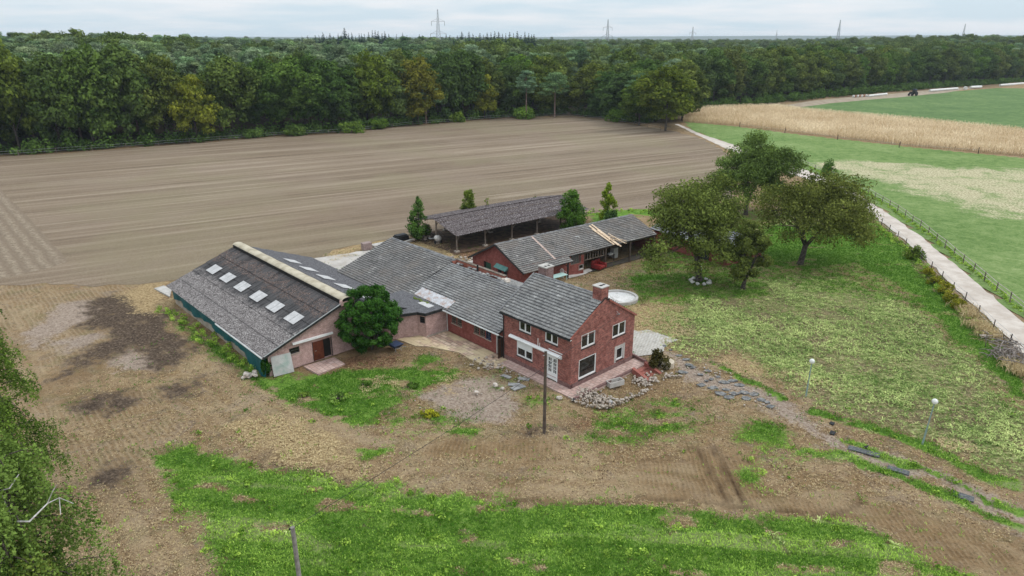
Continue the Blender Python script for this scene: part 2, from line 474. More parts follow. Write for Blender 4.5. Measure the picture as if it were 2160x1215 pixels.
m_leaf = leaf_mat("broadleaf_foliage", (0.036, 0.066, 0.016), (0.185, 0.25, 0.058), hue=0.35)
m_needle = leaf_mat("pine_foliage", (0.050, 0.098, 0.044), (0.255, 0.365, 0.165), 0.2, 1.0)
m_spruce = leaf_mat("spruce_foliage", (0.014, 0.030, 0.024), (0.045, 0.075, 0.060), 0.1)
m_walnut = leaf_mat("walnut_foliage", (0.080, 0.088, 0.020), (0.39, 0.40, 0.115), 0.3, 0.15)
m_laurel = leaf_mat("laurel_foliage", (0.013, 0.050, 0.008), (0.078, 0.185, 0.030), 0.15, 0.0)
m_birchleaf = leaf_mat("birch_foliage", (0.038, 0.072, 0.016), (0.31, 0.39, 0.11), 0.25, 0.0)
m_grassblade = leaf_mat("grass_blades", (0.070, 0.180, 0.016), (0.50, 0.72, 0.13), 0.3, 0.0)
m_hay = leaf_mat("cut_grass", (0.085, 0.165, 0.030), (0.70, 0.78, 0.30), 0.25, 0.0)
m_maize = leaf_mat("dry_maize", (0.50, 0.34, 0.17), (1.0, 0.86, 0.62), 0.2, 0.0)
m_clod = leaf_mat('soil_clods', (0.085, 0.054, 0.030), (0.46, 0.335, 0.205), 0.0, 0.0)
m_straw = leaf_mat("dead_grass", (0.34, 0.24, 0.11), (0.74, 0.60, 0.36), 0.2, 0.0)

# ------------------------------------------------------------------ ground
def px_poly(pts): return np.array([G(*p)[:2] for p in pts])
def seg_dist(P, a, b):
    ab = b - a; t = np.clip(((P - a) @ ab) / (ab @ ab + 1e-12), 0, 1)
    return np.hypot(P[:, 0] - a[0] - t * ab[0], P[:, 1] - a[1] - t * ab[1])
def inside(P, poly):
    r = np.zeros(len(P), bool); n = len(poly); j = n - 1
    for i in range(n):
        a, b = poly[i], poly[j]
        c = ((a[1] > P[:, 1]) != (b[1] > P[:, 1])) & (P[:, 0] < (b[0] - a[0]) * (P[:, 1] - a[1]) / (b[1] - a[1] + 1e-12) + a[0])
        r ^= c; j = i
    return r
def area_w(P, poly, soft=0.6):
    lo = poly.min(0) - soft * 2; hi = poly.max(0) + soft * 2
    k = np.where((P >= lo).all(1) & (P <= hi).all(1))[0]; w = np.zeros(len(P))
    if len(k) == 0: return w
    Q = P[k]; d = np.full(len(Q), 1e9)
    for i in range(len(poly)): d = np.minimum(d, seg_dist(Q, poly[i], poly[(i + 1) % len(poly)]))
    w[k] = ss(-soft, soft, np.where(inside(Q, poly), d, -d)); return w
def line_w(P, pts, width, soft=0.3):
    d = np.full(len(P), 1e9)
    for a, b in zip(pts, pts[1:]): d = np.minimum(d, seg_dist(P, a, b))
    return ss(width + soft, max(width - soft, 0), d)
def warp(P, amp=0.9, fr=0.45, seed=3):
    return P + np.stack([fbm(P[:, 0] * fr, P[:, 1] * fr, seed) - 0.5, fbm(P[:, 0] * fr, P[:, 1] * fr, seed + 50) - 0.5], 1) * 2 * amp

LUSH = [
 [(315, 962), (390, 935), (470, 962), (560, 985), (700, 1008), (820, 1020), (900, 1040), (1000, 1050), (1120, 1062), (1250, 1066), (1330, 1062), (1450, 1082), (1600, 1087), (1700, 1092), (1780, 1102), (1850, 1122), (1950, 1170), (2030, 1215), (2060, 1320), (510, 1320), (470, 1215), (400, 1090)],
 [(340, 648), (400, 690), (470, 735), (545, 790), (620, 790), (700, 783), (760, 781), (850, 776), (955, 768), (980, 785), (880, 825), (815, 860), (800, 888), (740, 892), (640, 852), (540, 812), (485, 770), (415, 712)],
 [(765, 945), (800, 934), (826, 940), (800, 968), (762, 970)], [(940, 908), (1000, 893), (1002, 910), (950, 914)],
 [(866, 758), (900, 744), (928, 760), (888, 770)], [(1560, 912), (1600, 886), (1640, 895), (1655, 915), (1600, 930)],
 [(1580, 500), (1640, 470), (1700, 480), (1850, 468), (1905, 520), (1960, 590), (2050, 690), (2160, 790), (2170, 850), (2080, 770), (1990, 690), (1900, 600), (1800, 555), (1700, 570), (1620, 560)],
 [(1340, 455), (1250, 470), (1240, 440), (1330, 440), (1420, 440), (1420, 460)], [(1330, 572), (1400, 565), (1410, 580), (1340, 590)],
 [(1560, 990), (1590, 985), (1600, 1015), (1570, 1020)]]
LUSH_SOFT = [[(1195, 935), (1270, 868), (1330, 850), (1400, 828), (1460, 842), (1490, 870), (1440, 910), (1330, 945), (1240, 950)],
 [(1560, 905), (1650, 890), (1700, 950), (1600, 970)], [(1330, 565), (1560, 560), (1640, 620), (1500, 640), (1400, 620), (1340, 630)], [(1120, 830), (1195, 845), (1180, 865), (1100, 850)],
 [(820, 860), (1000, 880), (1010, 910), (880, 905), (800, 890)], [(1040, 800), (1060, 780), (1090, 800), (1060, 815)]]
MOWN = [[(1420, 625), (1600, 590), (1760, 575), (1900, 625), (2000, 715), (2100, 815), (2200, 900), (2200, 1020), (2050, 960), (1900, 905), (1750, 850), (1640, 790), (1560, 740), (1440, 735), (1400, 690)],
        [(1790, 870), (1950, 930), (2160, 1010), (2160, 960), (1960, 860)]]
DRY = [[(1335, 645), (1415, 635), (1465, 690), (1420, 735), (1345, 690)], [(735, 815), (800, 793), (848, 803), (820, 826), (757, 830)], [(930, 800), (975, 780), (1000, 785), (960, 812)],
       [(500, 890), (640, 880), (760, 960), (780, 1000), (640, 980), (520, 930)], [(1830, 830), (1560, 790), (1520, 760), (1600, 755), (1800, 815)], [(1980, 935), (2060, 935), (2090, 965), (2010, 975)],
       [(255, 615), (350, 590), (365, 640), (330, 665), (280, 650)], [(860, 470), (990, 545), (960, 555), (830, 500)], [(680, 530), (810, 500), (830, 510), (700, 550)]]
PALE = [[(870, 830), (950, 800), (1050, 795), (1110, 850), (1060, 890), (950, 885)], [(60, 705), (115, 640), (200, 632), (225, 650), (130, 700), (90, 730)], [(110, 725), (215, 692), (225, 715), (120, 750)], [(222, 762), (280, 735), (345, 748), (330, 776), (258, 782)],
        [(1400, 745), (1480, 770), (1640, 840), (1760, 905), (1920, 975), (2160, 1075), (2160, 1094), (1900, 990), (1740, 918), (1650, 876), (1580, 848), (1440, 792)], [(1720, 925), (1850, 990), (2010, 1030), (2160, 1110), (2160, 1088), (1900, 985)]]
DARK = [[(165, 690), (190, 640), (250, 612), (330, 625), (375, 690), (395, 750), (340, 782), (275, 735), (222, 760), (180, 790), (120, 800), (150, 750), (220, 725), (225, 690)],
        [(140, 862), (200, 838), (270, 828), (298, 850), (240, 870), (165, 876)], [(370, 810), (420, 795), (430, 825), (380, 830)], [(560, 965), (700, 985), (780, 1010), (680, 1010)], [(200, 995), (260, 985), (260, 1030), (210, 1025)],
        [(1105, 902), (1170, 892), (1180, 912), (1115, 916)]]
MULCH = [[(720, 760), (850, 735), (870, 755), (760, 785)], [(1370, 500), (1560, 520), (1560, 570), (1400, 560)], [(880, 480), (960, 545), (1130, 520), (1240, 480), (1220, 450), (960, 480)], [(1180, 880), (1290, 855), (1250, 900), (1190, 910)]]
TREAD = [[(830, 950), (1000, 920), (1170, 935), (1480, 940), (1680, 965), (1850, 1030), (2160, 1170), (2160, 1230), (2030, 1210), (1850, 1110), (1700, 1085), (1450, 1075), (1250, 1060), (1000, 1045), (820, 1012)]]
ROWS = [[(-200, 590), (300, 600), (420, 760), (560, 850), (880, 920), (760, 1000), (430, 930), (260, 1000), (-200, 1100)]]
RUTS = [[(1470, 945), (1495, 985), (1520, 1022), (1535, 1052)], [(1508, 945), (1530, 985), (1555, 1025), (1572, 1056)], [(1340, 1048), (1480, 1058), (1620, 1072), (1790, 1085)], [(1680, 1080), (1760, 1082), (1820, 1062)],
        [(1590, 1090), (1640, 1140), (1660, 1170)], [(1060, 1055), (1340, 1060)]]
TRACKS = [[(400, 745), (490, 830), (620, 892), (760, 925), (900, 938), (1050, 930)], [(60, 640), (130, 760), (190, 900), (240, 1050), (330, 1215)], [(880, 1015), (1100, 1030), (1300, 1035), (1480, 1050), (1700, 1070), (1850, 1080), (2000, 1130), (2160, 1215)], [(1180, 870), (1300, 960), (1500, 1000), (1750, 1020)]]
GREENLINE = [([(1720, 868), (1850, 905), (1950, 940), (2050, 985), (2160, 1035)], 0.55), ([(1690, 948), (1800, 968), (1900, 1005), (2000, 1052), (2160, 1112)], 0.45), ([(1760, 925), (1880, 970), (2020, 1018), (2160, 1075)], 0.22), ([(1500, 765), (1600, 815), (1640, 840)], 0.2)]
LITTER = np.vstack([px_poly([(-260, 350), (0, 329), (150, 321), (300, 309), (450, 298), (560, 288), (700, 281), (850, 266), (960, 257), (1080, 247), (1200, 243), (1290, 252), (1350, 262), (1425, 272), (1440, 246), (1455, 243), (1500, 231), (1570, 224), (1640, 218), (1720, 208), (1800, 201), (1880, 194), (1960, 187), (2060, 181), (2180, 174)]), np.array([[900.0, 900.0], [-700.0, 900.0]])])
def zones(P):
    Q = warp(P); Q2 = warp(P, 1.6, 0.3, 21); r = {}
    mx = lambda L, soft, q: np.max([area_w(q, px_poly(p), soft) for p in L], 0)
    g = np.maximum(mx(LUSH, 1.1, Q), 0.58 * mx(LUSH_SOFT, 1.8, Q2)) * (0.78 + 0.5 * fbm(P[:, 0] * 1.1, P[:, 1] * 1.1, 29, 3))
    for ln, wd in GREENLINE: g = np.maximum(g, line_w(Q, [G(*p)[:2] for p in ln], wd, 0.35))
    pn = 0.45 + 1.1 * fbm(P[:, 0] * 0.55, P[:, 1] * 0.55, 91, 4); pn2 = 0.45 + 1.1 * fbm(P[:, 0] * 0.4, P[:, 1] * 0.4, 45, 4)
    r['mown'] = mx(MOWN, 2.6, Q2); r['dry'] = mx(DRY, 2.2, Q2) * pn; r['pale'] = mx(PALE, 1.6, Q2) * pn2
    r['dark'] = mx(DARK, 2.4, Q2) * pn; r['mulch'] = mx(MULCH, 2.2, Q2) * pn2; r['tread'] = mx(TREAD, 0.9, Q) * ss(0.36, 0.6, fbm(P[:, 0] * 0.22, P[:, 1] * 0.22, 61, 3)); r['rows'] = mx(ROWS, 3.0, P) * ss(0.38, 0.62, fbm(P[:, 0] * 0.2, P[:, 1] * 0.2, 63, 3))
    r['litter'] = area_w(P, LITTER, 4.0)
    rut = np.max([line_w(warp(P, 0.25, 1.2), [G(*p)[:2] for p in l], (0.20 if i < 2 else 0.10), 0.22) * (1.0 if i < 2 else 0.7) for i, l in enumerate(RUTS)], 0) * (0.5 + 0.9 * fbm(P[:, 0] * 1.5, P[:, 1] * 1.5, 66, 3))
    r['rut'] = rut
    orch = area_w(Q2, px_poly([(1320, 560), (1560, 440), (1850, 450), (1980, 600), (2160, 780), (2160, 860), (1900, 640), (1620, 600), (1420, 650), (1330, 640)]), 2.0)
    tk = np.zeros(len(P)); PW = warp(P, 0.5, 0.25, 87)
    for l in TRACKS:
        d = np.full(len(P), 1e9); L = [G(*p)[:2] for p in l]
        for a, b in zip(L, L[1:]): d = np.minimum(d, seg_dist(PW, a, b))
        tk = np.maximum(tk, (0.5 + 0.5 * np.sin(2 * PI * d / 1.25)) * ss(5.0, 2.0, d))
    r['track'] = tk * ss(0.36, 0.58, fbm(P[:, 0] * 0.3, P[:, 1] * 0.3, 88, 3)) * (1 - np.clip(r['dark'] + r['pale'], 0, 1))
    a_ = G(620, 1090); b_ = G(1300, 1140); d_ = (b_ - a_)[:2] / np.linalg.norm((b_ - a_)[:2]); su = P @ d_; sv = P @ np.array([-d_[1], d_[0]])
    r['streak'] = fbm(su * 0.10 + fbm(su * .05, sv * .1, 2) * 2, sv * 0.85, 71, 4)
    r['streak'] = r['streak'] * ss(46, 38, P[:, 1])
    worn = ss(0.62, 0.74, fbm(su * 0.35, sv * 0.9, 73, 3)) * 0.75
    r['green'] = np.maximum(g * (1 - worn), orch * 0.5) * (1 - rut * 0.8)
    return r

FRONT_PX = [(-260, 352), (0, 331), (150, 323), (300, 311), (450, 300), (560, 290), (700, 283), (850, 267), (1000, 255), (1060, 250), (1200, 246), (1290, 256), (1340, 264), (1425, 277)]
FIELD_PX = FRONT_PX + [(1465, 288), (1500, 302), (1528, 318), (1560, 345), (1540, 420), (1440, 437), (1330, 442), (1240, 452), (1170, 470), (960, 482), (870, 498), (720, 522), (660, 546), (560, 560), (440, 575), (330, 598), (200, 604), (90, 598), (-100, 600), (-500, 620)]
xs = np.concatenate([-np.geomspace(8000, 66, 46), np.arange(-64, 76, 0.33), np.geomspace(78, 8000, 46)])
ys = np.concatenate([-np.geomspace(600, 10, 10)[:-1], np.arange(-8, 24, 2.0), np.arange(24, 108, 0.33), np.geomspace(109, 9000, 70)])
gx, gy = np.meshgrid(xs, ys); gp = np.stack([gx.ravel(), gy.ravel()], 1)
zn = zones(gp)
near = ss(120, 95, gp[:, 1]) * ss(74, 66, np.abs(gp[:, 0])) * ss(20, 26, gp[:, 1])
gz = zg(gp[:, 0], gp[:, 1])
rel = (fbm(gp[:, 0] * 0.35, gp[:, 1] * 0.35, 5, 3) - 0.62) * 0.16 + (fbm(gp[:, 0] * 1.6, gp[:, 1] * 1.6, 9, 3) - 0.55) * 0.13
gz = gz + near * (np.minimum(rel, 0.015) - 0.10 * zn['rut'] + 0.05 * (zn['track'] - 0.3)) - 0.03
fm = np.clip(2 * area_w(gp, px_poly(FIELD_PX), 5.0), 0, 1); gz = np.where(gp[:, 1] < 240, gz * (1 - fm) + np.minimum(zg(gp[:, 0], gp[:, 1]) - 0.004, 0.004) * fm, gz)
nx, ny = len(xs), len(ys)
ii = np.arange(nx * ny).reshape(ny, nx)
gf = np.stack([ii[:-1, :-1].ravel(), ii[:-1, 1:].ravel(), ii[1:, 1:].ravel(), ii[1:, :-1].ravel()], 1)

def ground_mat():
    n = NT("yard_earth"); P = n.pos()
    big = n.noise(0.16, 4, 0.6); mid = n.noise(0.9, 5, 0.65); fine = n.noise(5.5, 4, 0.7); vf = n.noise(17.0, 3, 0.7)
    jit = n.math('SUBTRACT', n.math('ADD', n.math('MULTIPLY', mid, 0.5), n.math('ADD', n.math('MULTIPLY', fine, 0.35), n.math('MULTIPLY', vf, 0.3))), 0.575)
    def thr(name, amp=1.6, k=3.0, off=0.0):
        amp = amp * 1.25
        a = n.attr(name)
        return n.math('MULTIPLY', n.math('MULTIPLY_ADD', n.math('MULTIPLY_ADD', jit, amp, n.math('ADD', a, off - 0.5)), k, 0.5, clamp=True), n.math('MULTIPLY', a, 6.0, clamp=True), clamp=True)
    c = n.ramp(n.math('ADD', n.math('MULTIPLY', mid, 0.55), n.math('MULTIPLY', big, 0.45)), [(0.22, (0.180, 0.110, 0.054)), (0.5, (0.315, 0.208, 0.112)), (0.78, (0.47, 0.345, 0.205))])
    c = n.mix(n.ramp(n.noise(0.35, 3, 0.6), [(0.42, 0.0), (0.72, 0.7)]), c, (0.26, 0.165, 0.078))
    c = n.mix(n.ramp(n.noise(0.5, 4, 0.65, dist=1.0), [(0.52, 0.0), (0.72, 0.5)]), c, (0.165, 0.150, 0.062))
    c = n.mix(n.ramp(n.noise(0.28, 5, 0.7, dist=0.6), [(0.58, 0.0), (0.8, 0.7)]), c, (0.34, 0.255, 0.175))
    c = n.mix(n.ramp(n.noise(0.42, 5, 0.7, dist=0.8), [(0.62, 0.0), (0.8, 0.6)]), c, (0.215, 0.165, 0.135))
    c = n.mix(n.ramp(fine, [(0.18, 0.95), (0.42, 0.0)]), c, (0.068, 0.043, 0.026))
    c = n.mix(n.ramp(vf, [(0.6, 0.0), (0.82, 0.75)]), c, (0.47, 0.365, 0.24))
    c = n.mix(n.ramp(n.noise(6.5, 2, 0.5), [(0.78, 0.0), (0.9, 0.6)]), c, (0.60, 0.50, 0.36))
    # rows left by the machines, as raised and hollow earth
    def bands(d, per, sharp=1.0):
        u = n.math('MULTIPLY', n.dot(P, d), 2 * PI / per)
        u = n.math('ADD', u, n.math('MULTIPLY', n.noise(0.5, 2), 5.0))
        return n.math('POWER', n.math('MULTIPLY_ADD', n.math('SINE', u), 0.5, 0.5), sharp)
    a = G(20, 620); b = G(90, 740); d = (b - a)[:2] / np.linalg.norm((b - a)[:2])
    rows = n.math('MULTIPLY', bands((-d[1], d[0], 0), 0.42, 1.6), n.attr('rows'))
    a = G(1000, 1000); b = G(1300, 1010); d = (b - a)[:2] / np.linalg.norm((b - a)[:2])
    t1 = bands((d[0], d[1], 0), 0.30, 1.5); t2 = bands((-d[1], d[0], 0), 0.62)
    tread = n.math('MULTIPLY', n.math('MULTIPLY', t1, n.math('MULTIPLY_ADD', t2, 0.6, 0.4)), n.attr('tread'))
    c = n.mix(n.math('MULTIPLY', n.attr('tread'), 0.55), c, n.ramp(n.math('ADD', n.math('MULTIPLY', mid, 0.6), n.math('MULTIPLY', fine, 0.4)), [(0.25, (0.150, 0.086, 0.036)), (0.72, (0.31, 0.195, 0.092))]))
    c = n.mix(n.math('MULTIPLY', n.math('MULTIPLY', tread, n.math('ADD', fine, 0.3)), 0.7), c, (0.37, 0.265, 0.155))
    c = n.mix(n.math('MULTIPLY', n.math('MULTIPLY', rows, n.math('ADD', fine, 0.35), clamp=True), 0.6), c, (0.43, 0.325, 0.205))
    tr = n.math('MULTIPLY', n.attr('track'), n.math('ADD', fine, 0.3), clamp=True); c = n.mix(n.math('MULTIPLY', tr, 0.6), c, (0.44, 0.33, 0.205))
    c = n.mix(thr('pale', 1.3), c, n.ramp(fine, [(0.25, (0.25, 0.18, 0.135)), (0.7, (0.46, 0.365, 0.29))]))
    c = n.mix(thr('dark', 1.8), c, n.ramp(fine, [(0.25, (0.042, 0.028, 0.020)), (0.6, (0.125, 0.088, 0.062)), (0.85, (0.28, 0.21, 0.15))]))
    c = n.mix(n.math('MULTIPLY', thr('mulch', 1.6), 0.85), c, n.ramp(fine, [(0.36, (0.090, 0.042, 0.024)), (0.6, (0.22, 0.115, 0.065)), (0.7, (0.34, 0.20, 0.11))]))
    c = n.mix(thr('dry', 1.5), c, n.ramp(fine, [(0.25, (0.22, 0.14, 0.065)), (0.7, (0.52, 0.385, 0.21))]))
    # cut grass lying in swaths
    sw = n.noise(1.0, 4, 0.65, n.scale(P, (1.3, 3.2, 1.0)), 0.6)
    mw = n.ramp(n.math('ADD', n.math('MULTIPLY', sw, 0.65), n.math('MULTIPLY', fine, 0.35)), [(0.2, (0.055, 0.075, 0.020)), (0.4, (0.140, 0.170, 0.050)), (0.58, (0.285, 0.305, 0.115)), (0.78, (0.50, 0.49, 0.25))])
    mw = n.mix(n.ramp(n.noise(0.22, 5, 0.65, dist=0.7), [(0.42, 0.0), (0.62, 0.9)]), mw, n.ramp(fine, [(0.3, (0.11, 0.085, 0.045)), (0.7, (0.29, 0.24, 0.13))]))
    mw = n.mix(n.ramp(n.noise(0.3, 4, 0.6), [(0.62, 0.0), (0.78, 0.8)]), mw, n.ramp(fine, [(0.3, (0.05, 0.095, 0.018)), (0.7, (0.15, 0.235, 0.05))]))
    c = n.mix(thr('mown', 1.4), c, mw)
    gr = n.ramp(n.math('ADD', n.math('MULTIPLY', mid, 0.4), n.math('MULTIPLY', fine, 0.6)), [(0.2, (0.036, 0.092, 0.011)), (0.45, (0.105, 0.215, 0.026)), (0.65, (0.20, 0.335, 0.055)), (0.85, (0.31, 0.41, 0.12))])
    gr = n.mix(n.ramp(n.math('ADD', n.attr('streak'), n.math('MULTIPLY', n.math('SUBTRACT', fine, 0.5), 0.12)), [(0.53, 0.0), (0.62, 0.75)]), gr, (0.30, 0.335, 0.135))
    c = n.mix(thr('green', 1.7), c, gr)
    c = n.mix(n.math('MULTIPLY', n.attr('rut'), n.math('ADD', fine, 0.35), clamp=True), c, (0.085, 0.050, 0.027))
    c = n.mix(n.attr('litter'), c, (0.045, 0.034, 0.020))
    h = n.math('ADD', n.math('MULTIPLY', fine, 0.8), n.math('MULTIPLY', vf, 0.45))
    h = n.math('ADD', h, n.math('MULTIPLY', tread, 0.7)); h = n.math('ADD', h, n.math('MULTIPLY', rows, 0.7))
    n.bump(h, 1.0, 0.16)
    return n.done(c, 0.95, 0.1)
m_ground = ground_mat()
keep = np.abs(gp[:, 0]) < 1e9
ground = mesh_np("ground", np.column_stack([gp, gz]), gf, m_ground, attrs={k: ('POINT', v) for k, v in zn.items()}, smooth=True)
tag(ground, "bare brown yard earth with tracks, weeds and cut grass around the farm", kind="structure")

# ---- sheets over the ground: fields, track, paving
def sheet(name, px, z, mat, label, step=3.0, wob=0.0, pts=None):
    poly = np.array(pts, float)[:, :2] if pts is not None else px_poly(px)
    out = []
    for i in range(len(poly)):
        a, b = poly[i], poly[(i + 1) % len(poly)]; k = max(1, int(np.linalg.norm(b - a) / step))
        for j in range(k): out.append(a + (b - a) * j / k)
    out = np.array(out)
    if wob: out = out + np.stack([fbm(out[:, 0] * 0.7, out[:, 1] * 0.7, 31, 3) - 0.5, fbm(out[:, 0] * 0.7, out[:, 1] * 0.7, 77, 3) - 0.5], 1) * 2 * wob
    mb = MB(); mb.poly([(p[0], p[1], z if z is not None else float(zg(p[0], p[1])) + 0.03) for p in out])
    o = mb.build(name, mat, recalc=False)
    bm = bmesh.new(); bm.from_mesh(o.data); bmesh.ops.triangulate(bm, faces=bm.faces)
    for f in bm.faces:
        if f.normal.z < 0: f.normal_flip()
    bm.to_mesh(o.data); bm.free()
    return tag(o, label, kind="structure")
a = G(840, 438); b = G(1243, 388); FD = (b - a)[:2] / np.linalg.norm((b - a)[:2])
def field_mat():
    n = NT("harrowed_earth"); P = n.pos()
    big = n.noise(0.05, 4, 0.6); mid = n.noise(0.5, 4, 0.6); fine = n.noise(3.2, 4, 0.7); vf = n.noise(11, 2)
    along = n.node("ShaderNodeCombineXYZ"); n.link(n.math('MULTIPLY', n.dot(P, (FD[0], FD[1], 0)), 0.02), along.inputs[0]); n.link(n.dot(P, (-FD[1], FD[0], 0)), along.inputs[1])
    ln = n.noise(0.30, 4, 0.7, along.outputs[0]); ln2 = n.noise(0.9, 4, 0.75, along.outputs[0]); rg_ = n.math('ABSOLUTE', n.math('SUBTRACT', n.noise(0.085, 2, 0.5, along.outputs[0]), 0.5))
    c = n.ramp(n.math('ADD', n.math('MULTIPLY', ln, 0.62), n.math('ADD', n.math('MULTIPLY', ln2, 0.3), n.math('MULTIPLY', fine, 0.08))), [(0.28, (0.098, 0.068, 0.045)), (0.5, (0.168, 0.122, 0.083)), (0.72, (0.27, 0.212, 0.155))])
    c = n.mix(n.ramp(n.math('ADD', rg_, n.math('MULTIPLY', n.noise(0.035, 4, 0.7), 0.035)), [(0.008, 0.75), (0.030, 0.0)]), c, (0.335, 0.270, 0.200))
    c = n.mix(n.ramp(n.noise(0.03, 3), [(0.45, 0.0), (0.65, 0.4)]), c, (0.185, 0.160, 0.092))
    c = n.mix(n.ramp(big, [(0.45, 0.0), (0.8, 0.55)]), c, (0.195, 0.145, 0.108))
    c = n.mix(n.ramp(n.math('MULTIPLY', n.math('POWER', ln2, 2.0), n.noise(0.02, 3)), [(0.22, 0.0), (0.5, 0.5)]), c, (0.40, 0.325, 0.24))
    c = n.mix(n.ramp(fine, [(0.2, 0.6), (0.4, 0.0)]), c, (0.11, 0.082, 0.058))
    c = n.mix(n.ramp(vf, [(0.6, 0.0), (0.72, 0.5)]), c, (0.42, 0.35, 0.26))
    n.bump(n.math('ADD', n.math('MULTIPLY', ln2, 0.8), n.math('MULTIPLY', fine, 0.6)), 0.8, 0.12)
    return n.done(c, 0.95, 0.1)
m_field = field_mat()
sheet("ploughed_field", FIELD_PX, 0.012, m_field, "wide harrowed brown field in front of the forest", 1.5, 1.3)
def stubble_mat():
    n = NT("stubble_rows"); P = n.pos()
    a = G(20, 430); b = G(120, 540); d = (b - a)[:2] / np.linalg.norm((b - a)[:2])
    u = n.math('ADD', n.math('MULTIPLY', n.dot(P, (-d[1], d[0], 0)), 2 * PI / 1.5), n.math('MULTIPLY', n.noise(0.4, 3), 2.0))
    w = n.math('MULTIPLY_ADD', n.math('SINE', u), 0.5, 0.5); fine = n.noise(3.5, 4, 0.7)
    c = n.mix(n.math('MULTIPLY', w, n.ramp(n.noise(1.2, 3), [(0.3, 0.1), (0.6, 1.0)])), (0.200, 0.152, 0.108), (0.285, 0.228, 0.165))
    c = n.mix(n.ramp(fine, [(0.36, 0.6), (0.5, 0.0)]), c, (0.11, 0.085, 0.062))
    n.bump(n.math('ADD', w, fine), 0.8, 0.1)
    return n.done(c, 0.95, 0.1)
sheet("stubble_field", [(-60, 375), (0, 398), (70, 470), (146, 552), (100, 566), (0, 588), (-300, 640), (-700, 520)], 0.018, stubble_mat(), "strip of stubble rows at the edge of the harrowed field", 2.0, 0.25)

def grass_mat(name, stops, dryc, dry_lo, dry_hi, sc=1.0, lush=None):
    n = NT(name); big = n.noise(0.07 * sc, 4, 0.6); mid = n.noise(0.6 * sc, 5, 0.7, dist=0.5); fine = n.noise(3.0 * sc, 4, 0.7)
    c = n.ramp(n.math('ADD', n.math('MULTIPLY', mid, 0.40), n.math('ADD', n.math('MULTIPLY', fine, 0.35), n.math('MULTIPLY', big, 0.25))), stops)
    if dryc:
        d = n.ramp(n.math('MULTIPLY', n.math('ADD', n.math('MULTIPLY', n.attr('dry'), 0.72), n.math('ADD', n.math('MULTIPLY', n.math('SUBTRACT', n.noise(0.16, 5, 0.7, dist=1.0), 0.5), 0.9), n.math('MULTIPLY', n.math('SUBTRACT', fine, 0.5), 0.35))), n.math('MULTIPLY', n.attr('dry'), 2.5, clamp=True)), [(dry_lo, 0.0), (dry_hi, 0.9)])
        c = n.mix(d, c, n.ramp(fine, [(0.36, dryc[0]), (0.62, dryc[1])]))
    n.bump(n.math('ADD', mid, fine), 0.9, 0.15)
    return n.done(c, 0.95, 0.1)
m_pasture = grass_mat("pasture_grass", [(0.2, (0.055, 0.110, 0.026)), (0.42, (0.120, 0.195, 0.052)), (0.62, (0.20, 0.27, 0.095)), (0.85, (0.34, 0.37, 0.18))], ((0.26, 0.22, 0.12), (0.60, 0.53, 0.36)), 0.40, 0.78)
m_crop = grass_mat("green_crop", [(0.2, (0.045, 0.088, 0.028)), (0.5, (0.100, 0.165, 0.056)), (0.8, (0.20, 0.26, 0.10))], None, 0, 0, 0.6)
def sheet_grid(name, px, z, mat, label, dry_px, step=1.6):
    """a field as a fine sheet carrying where its grass has dried out"""
    poly = px_poly(px); lo = poly.min(0); hi = poly.max(0)
    X = np.arange(lo[0] - step, hi[0] + 2 * step, step); Y = np.arange(lo[1] - step, hi[1] + 2 * step, step)
    mx_, my_ = np.meshgrid(X, Y); P = np.stack([mx_.ravel(), my_.ravel()], 1)
    d = np.max([area_w(warp(P, 3.0, 0.1, 8), px_poly(q), 6.0) for q in dry_px], 0)
    idx = np.arange(len(P)).reshape(len(Y), len(X))
    F = np.stack([idx[:-1, :-1].ravel(), idx[:-1, 1:].ravel(), idx[1:, 1:].ravel(), idx[1:, :-1].ravel()], 1)
    ctr = P[F].mean(1); F = F[inside(ctr, poly)]
    used = np.unique(F); rm = np.zeros(len(P), int); rm[used] = np.arange(len(used))
    o = mesh_np(name, np.column_stack([P[used], np.full(len(used), z)]), rm[F], mat, attrs={'dry': ('POINT', d[used])})
    return tag(o, label, kind="structure")
ROAD_L = [(1424, 262), (1445, 272), (1466, 283), (1500, 299), (1535, 315), (1600, 341), (1690, 374), (1750, 401), (1823, 440), (1880, 484), (1948, 543), (2030, 620), (2100, 690), (2160, 748), (2260, 850), (2400, 1000), (2640, 1270)]
ROAD_R = [(1432, 262), (1456, 273), (1482, 284), (1528, 299), (1570, 313), (1640, 337), (1720, 366), (1770, 388), (1832, 423), (1898, 468), (1964, 515), (2040, 580), (2100, 631), (2160, 682), (2270, 780), (2450, 945), (2780, 1270)]
sheet_grid("pasture", ROAD_R[1:] + [(3900, 1270), (3600, 345), (2500, 345), (2160, 334), (1900, 308), (1700, 286), (1560, 268), (1445, 257)], 0.010, m_pasture, "green pasture with a pale dried patch beyond the gravel track",
           [[(1700, 345), (1800, 335), (2000, 350), (2200, 360), (2300, 440), (2160, 465), (2050, 460), (1950, 420), (1830, 385)]])
sheet("crop_field", [(1620, 234), (1700, 222), (1760, 214), (1850, 206), (1960, 197), (2060, 189), (2160, 182), (2500, 160), (2700, 300), (2160, 283), (1900, 257), (1700, 240)], 0.014, m_crop, "far green crop field beyond the dry maize", 6.0, 0.6)
m_sandtrack = mottled("sandy_track", (0.26, 0.20, 0.14), (0.40, 0.33, 0.25), 0.4, 0.95)
sheet("sand_path", [(1560, 236), (1640, 224), (1720, 212), (1800, 204), (1880, 198), (1960, 190), (2060, 184), (2000, 195), (1900, 205), (1850, 209), (1760, 217), (1660, 230)], 0.020, m_sandtrack, "sandy path between the forest and the crop field", 5.0, 0.6)
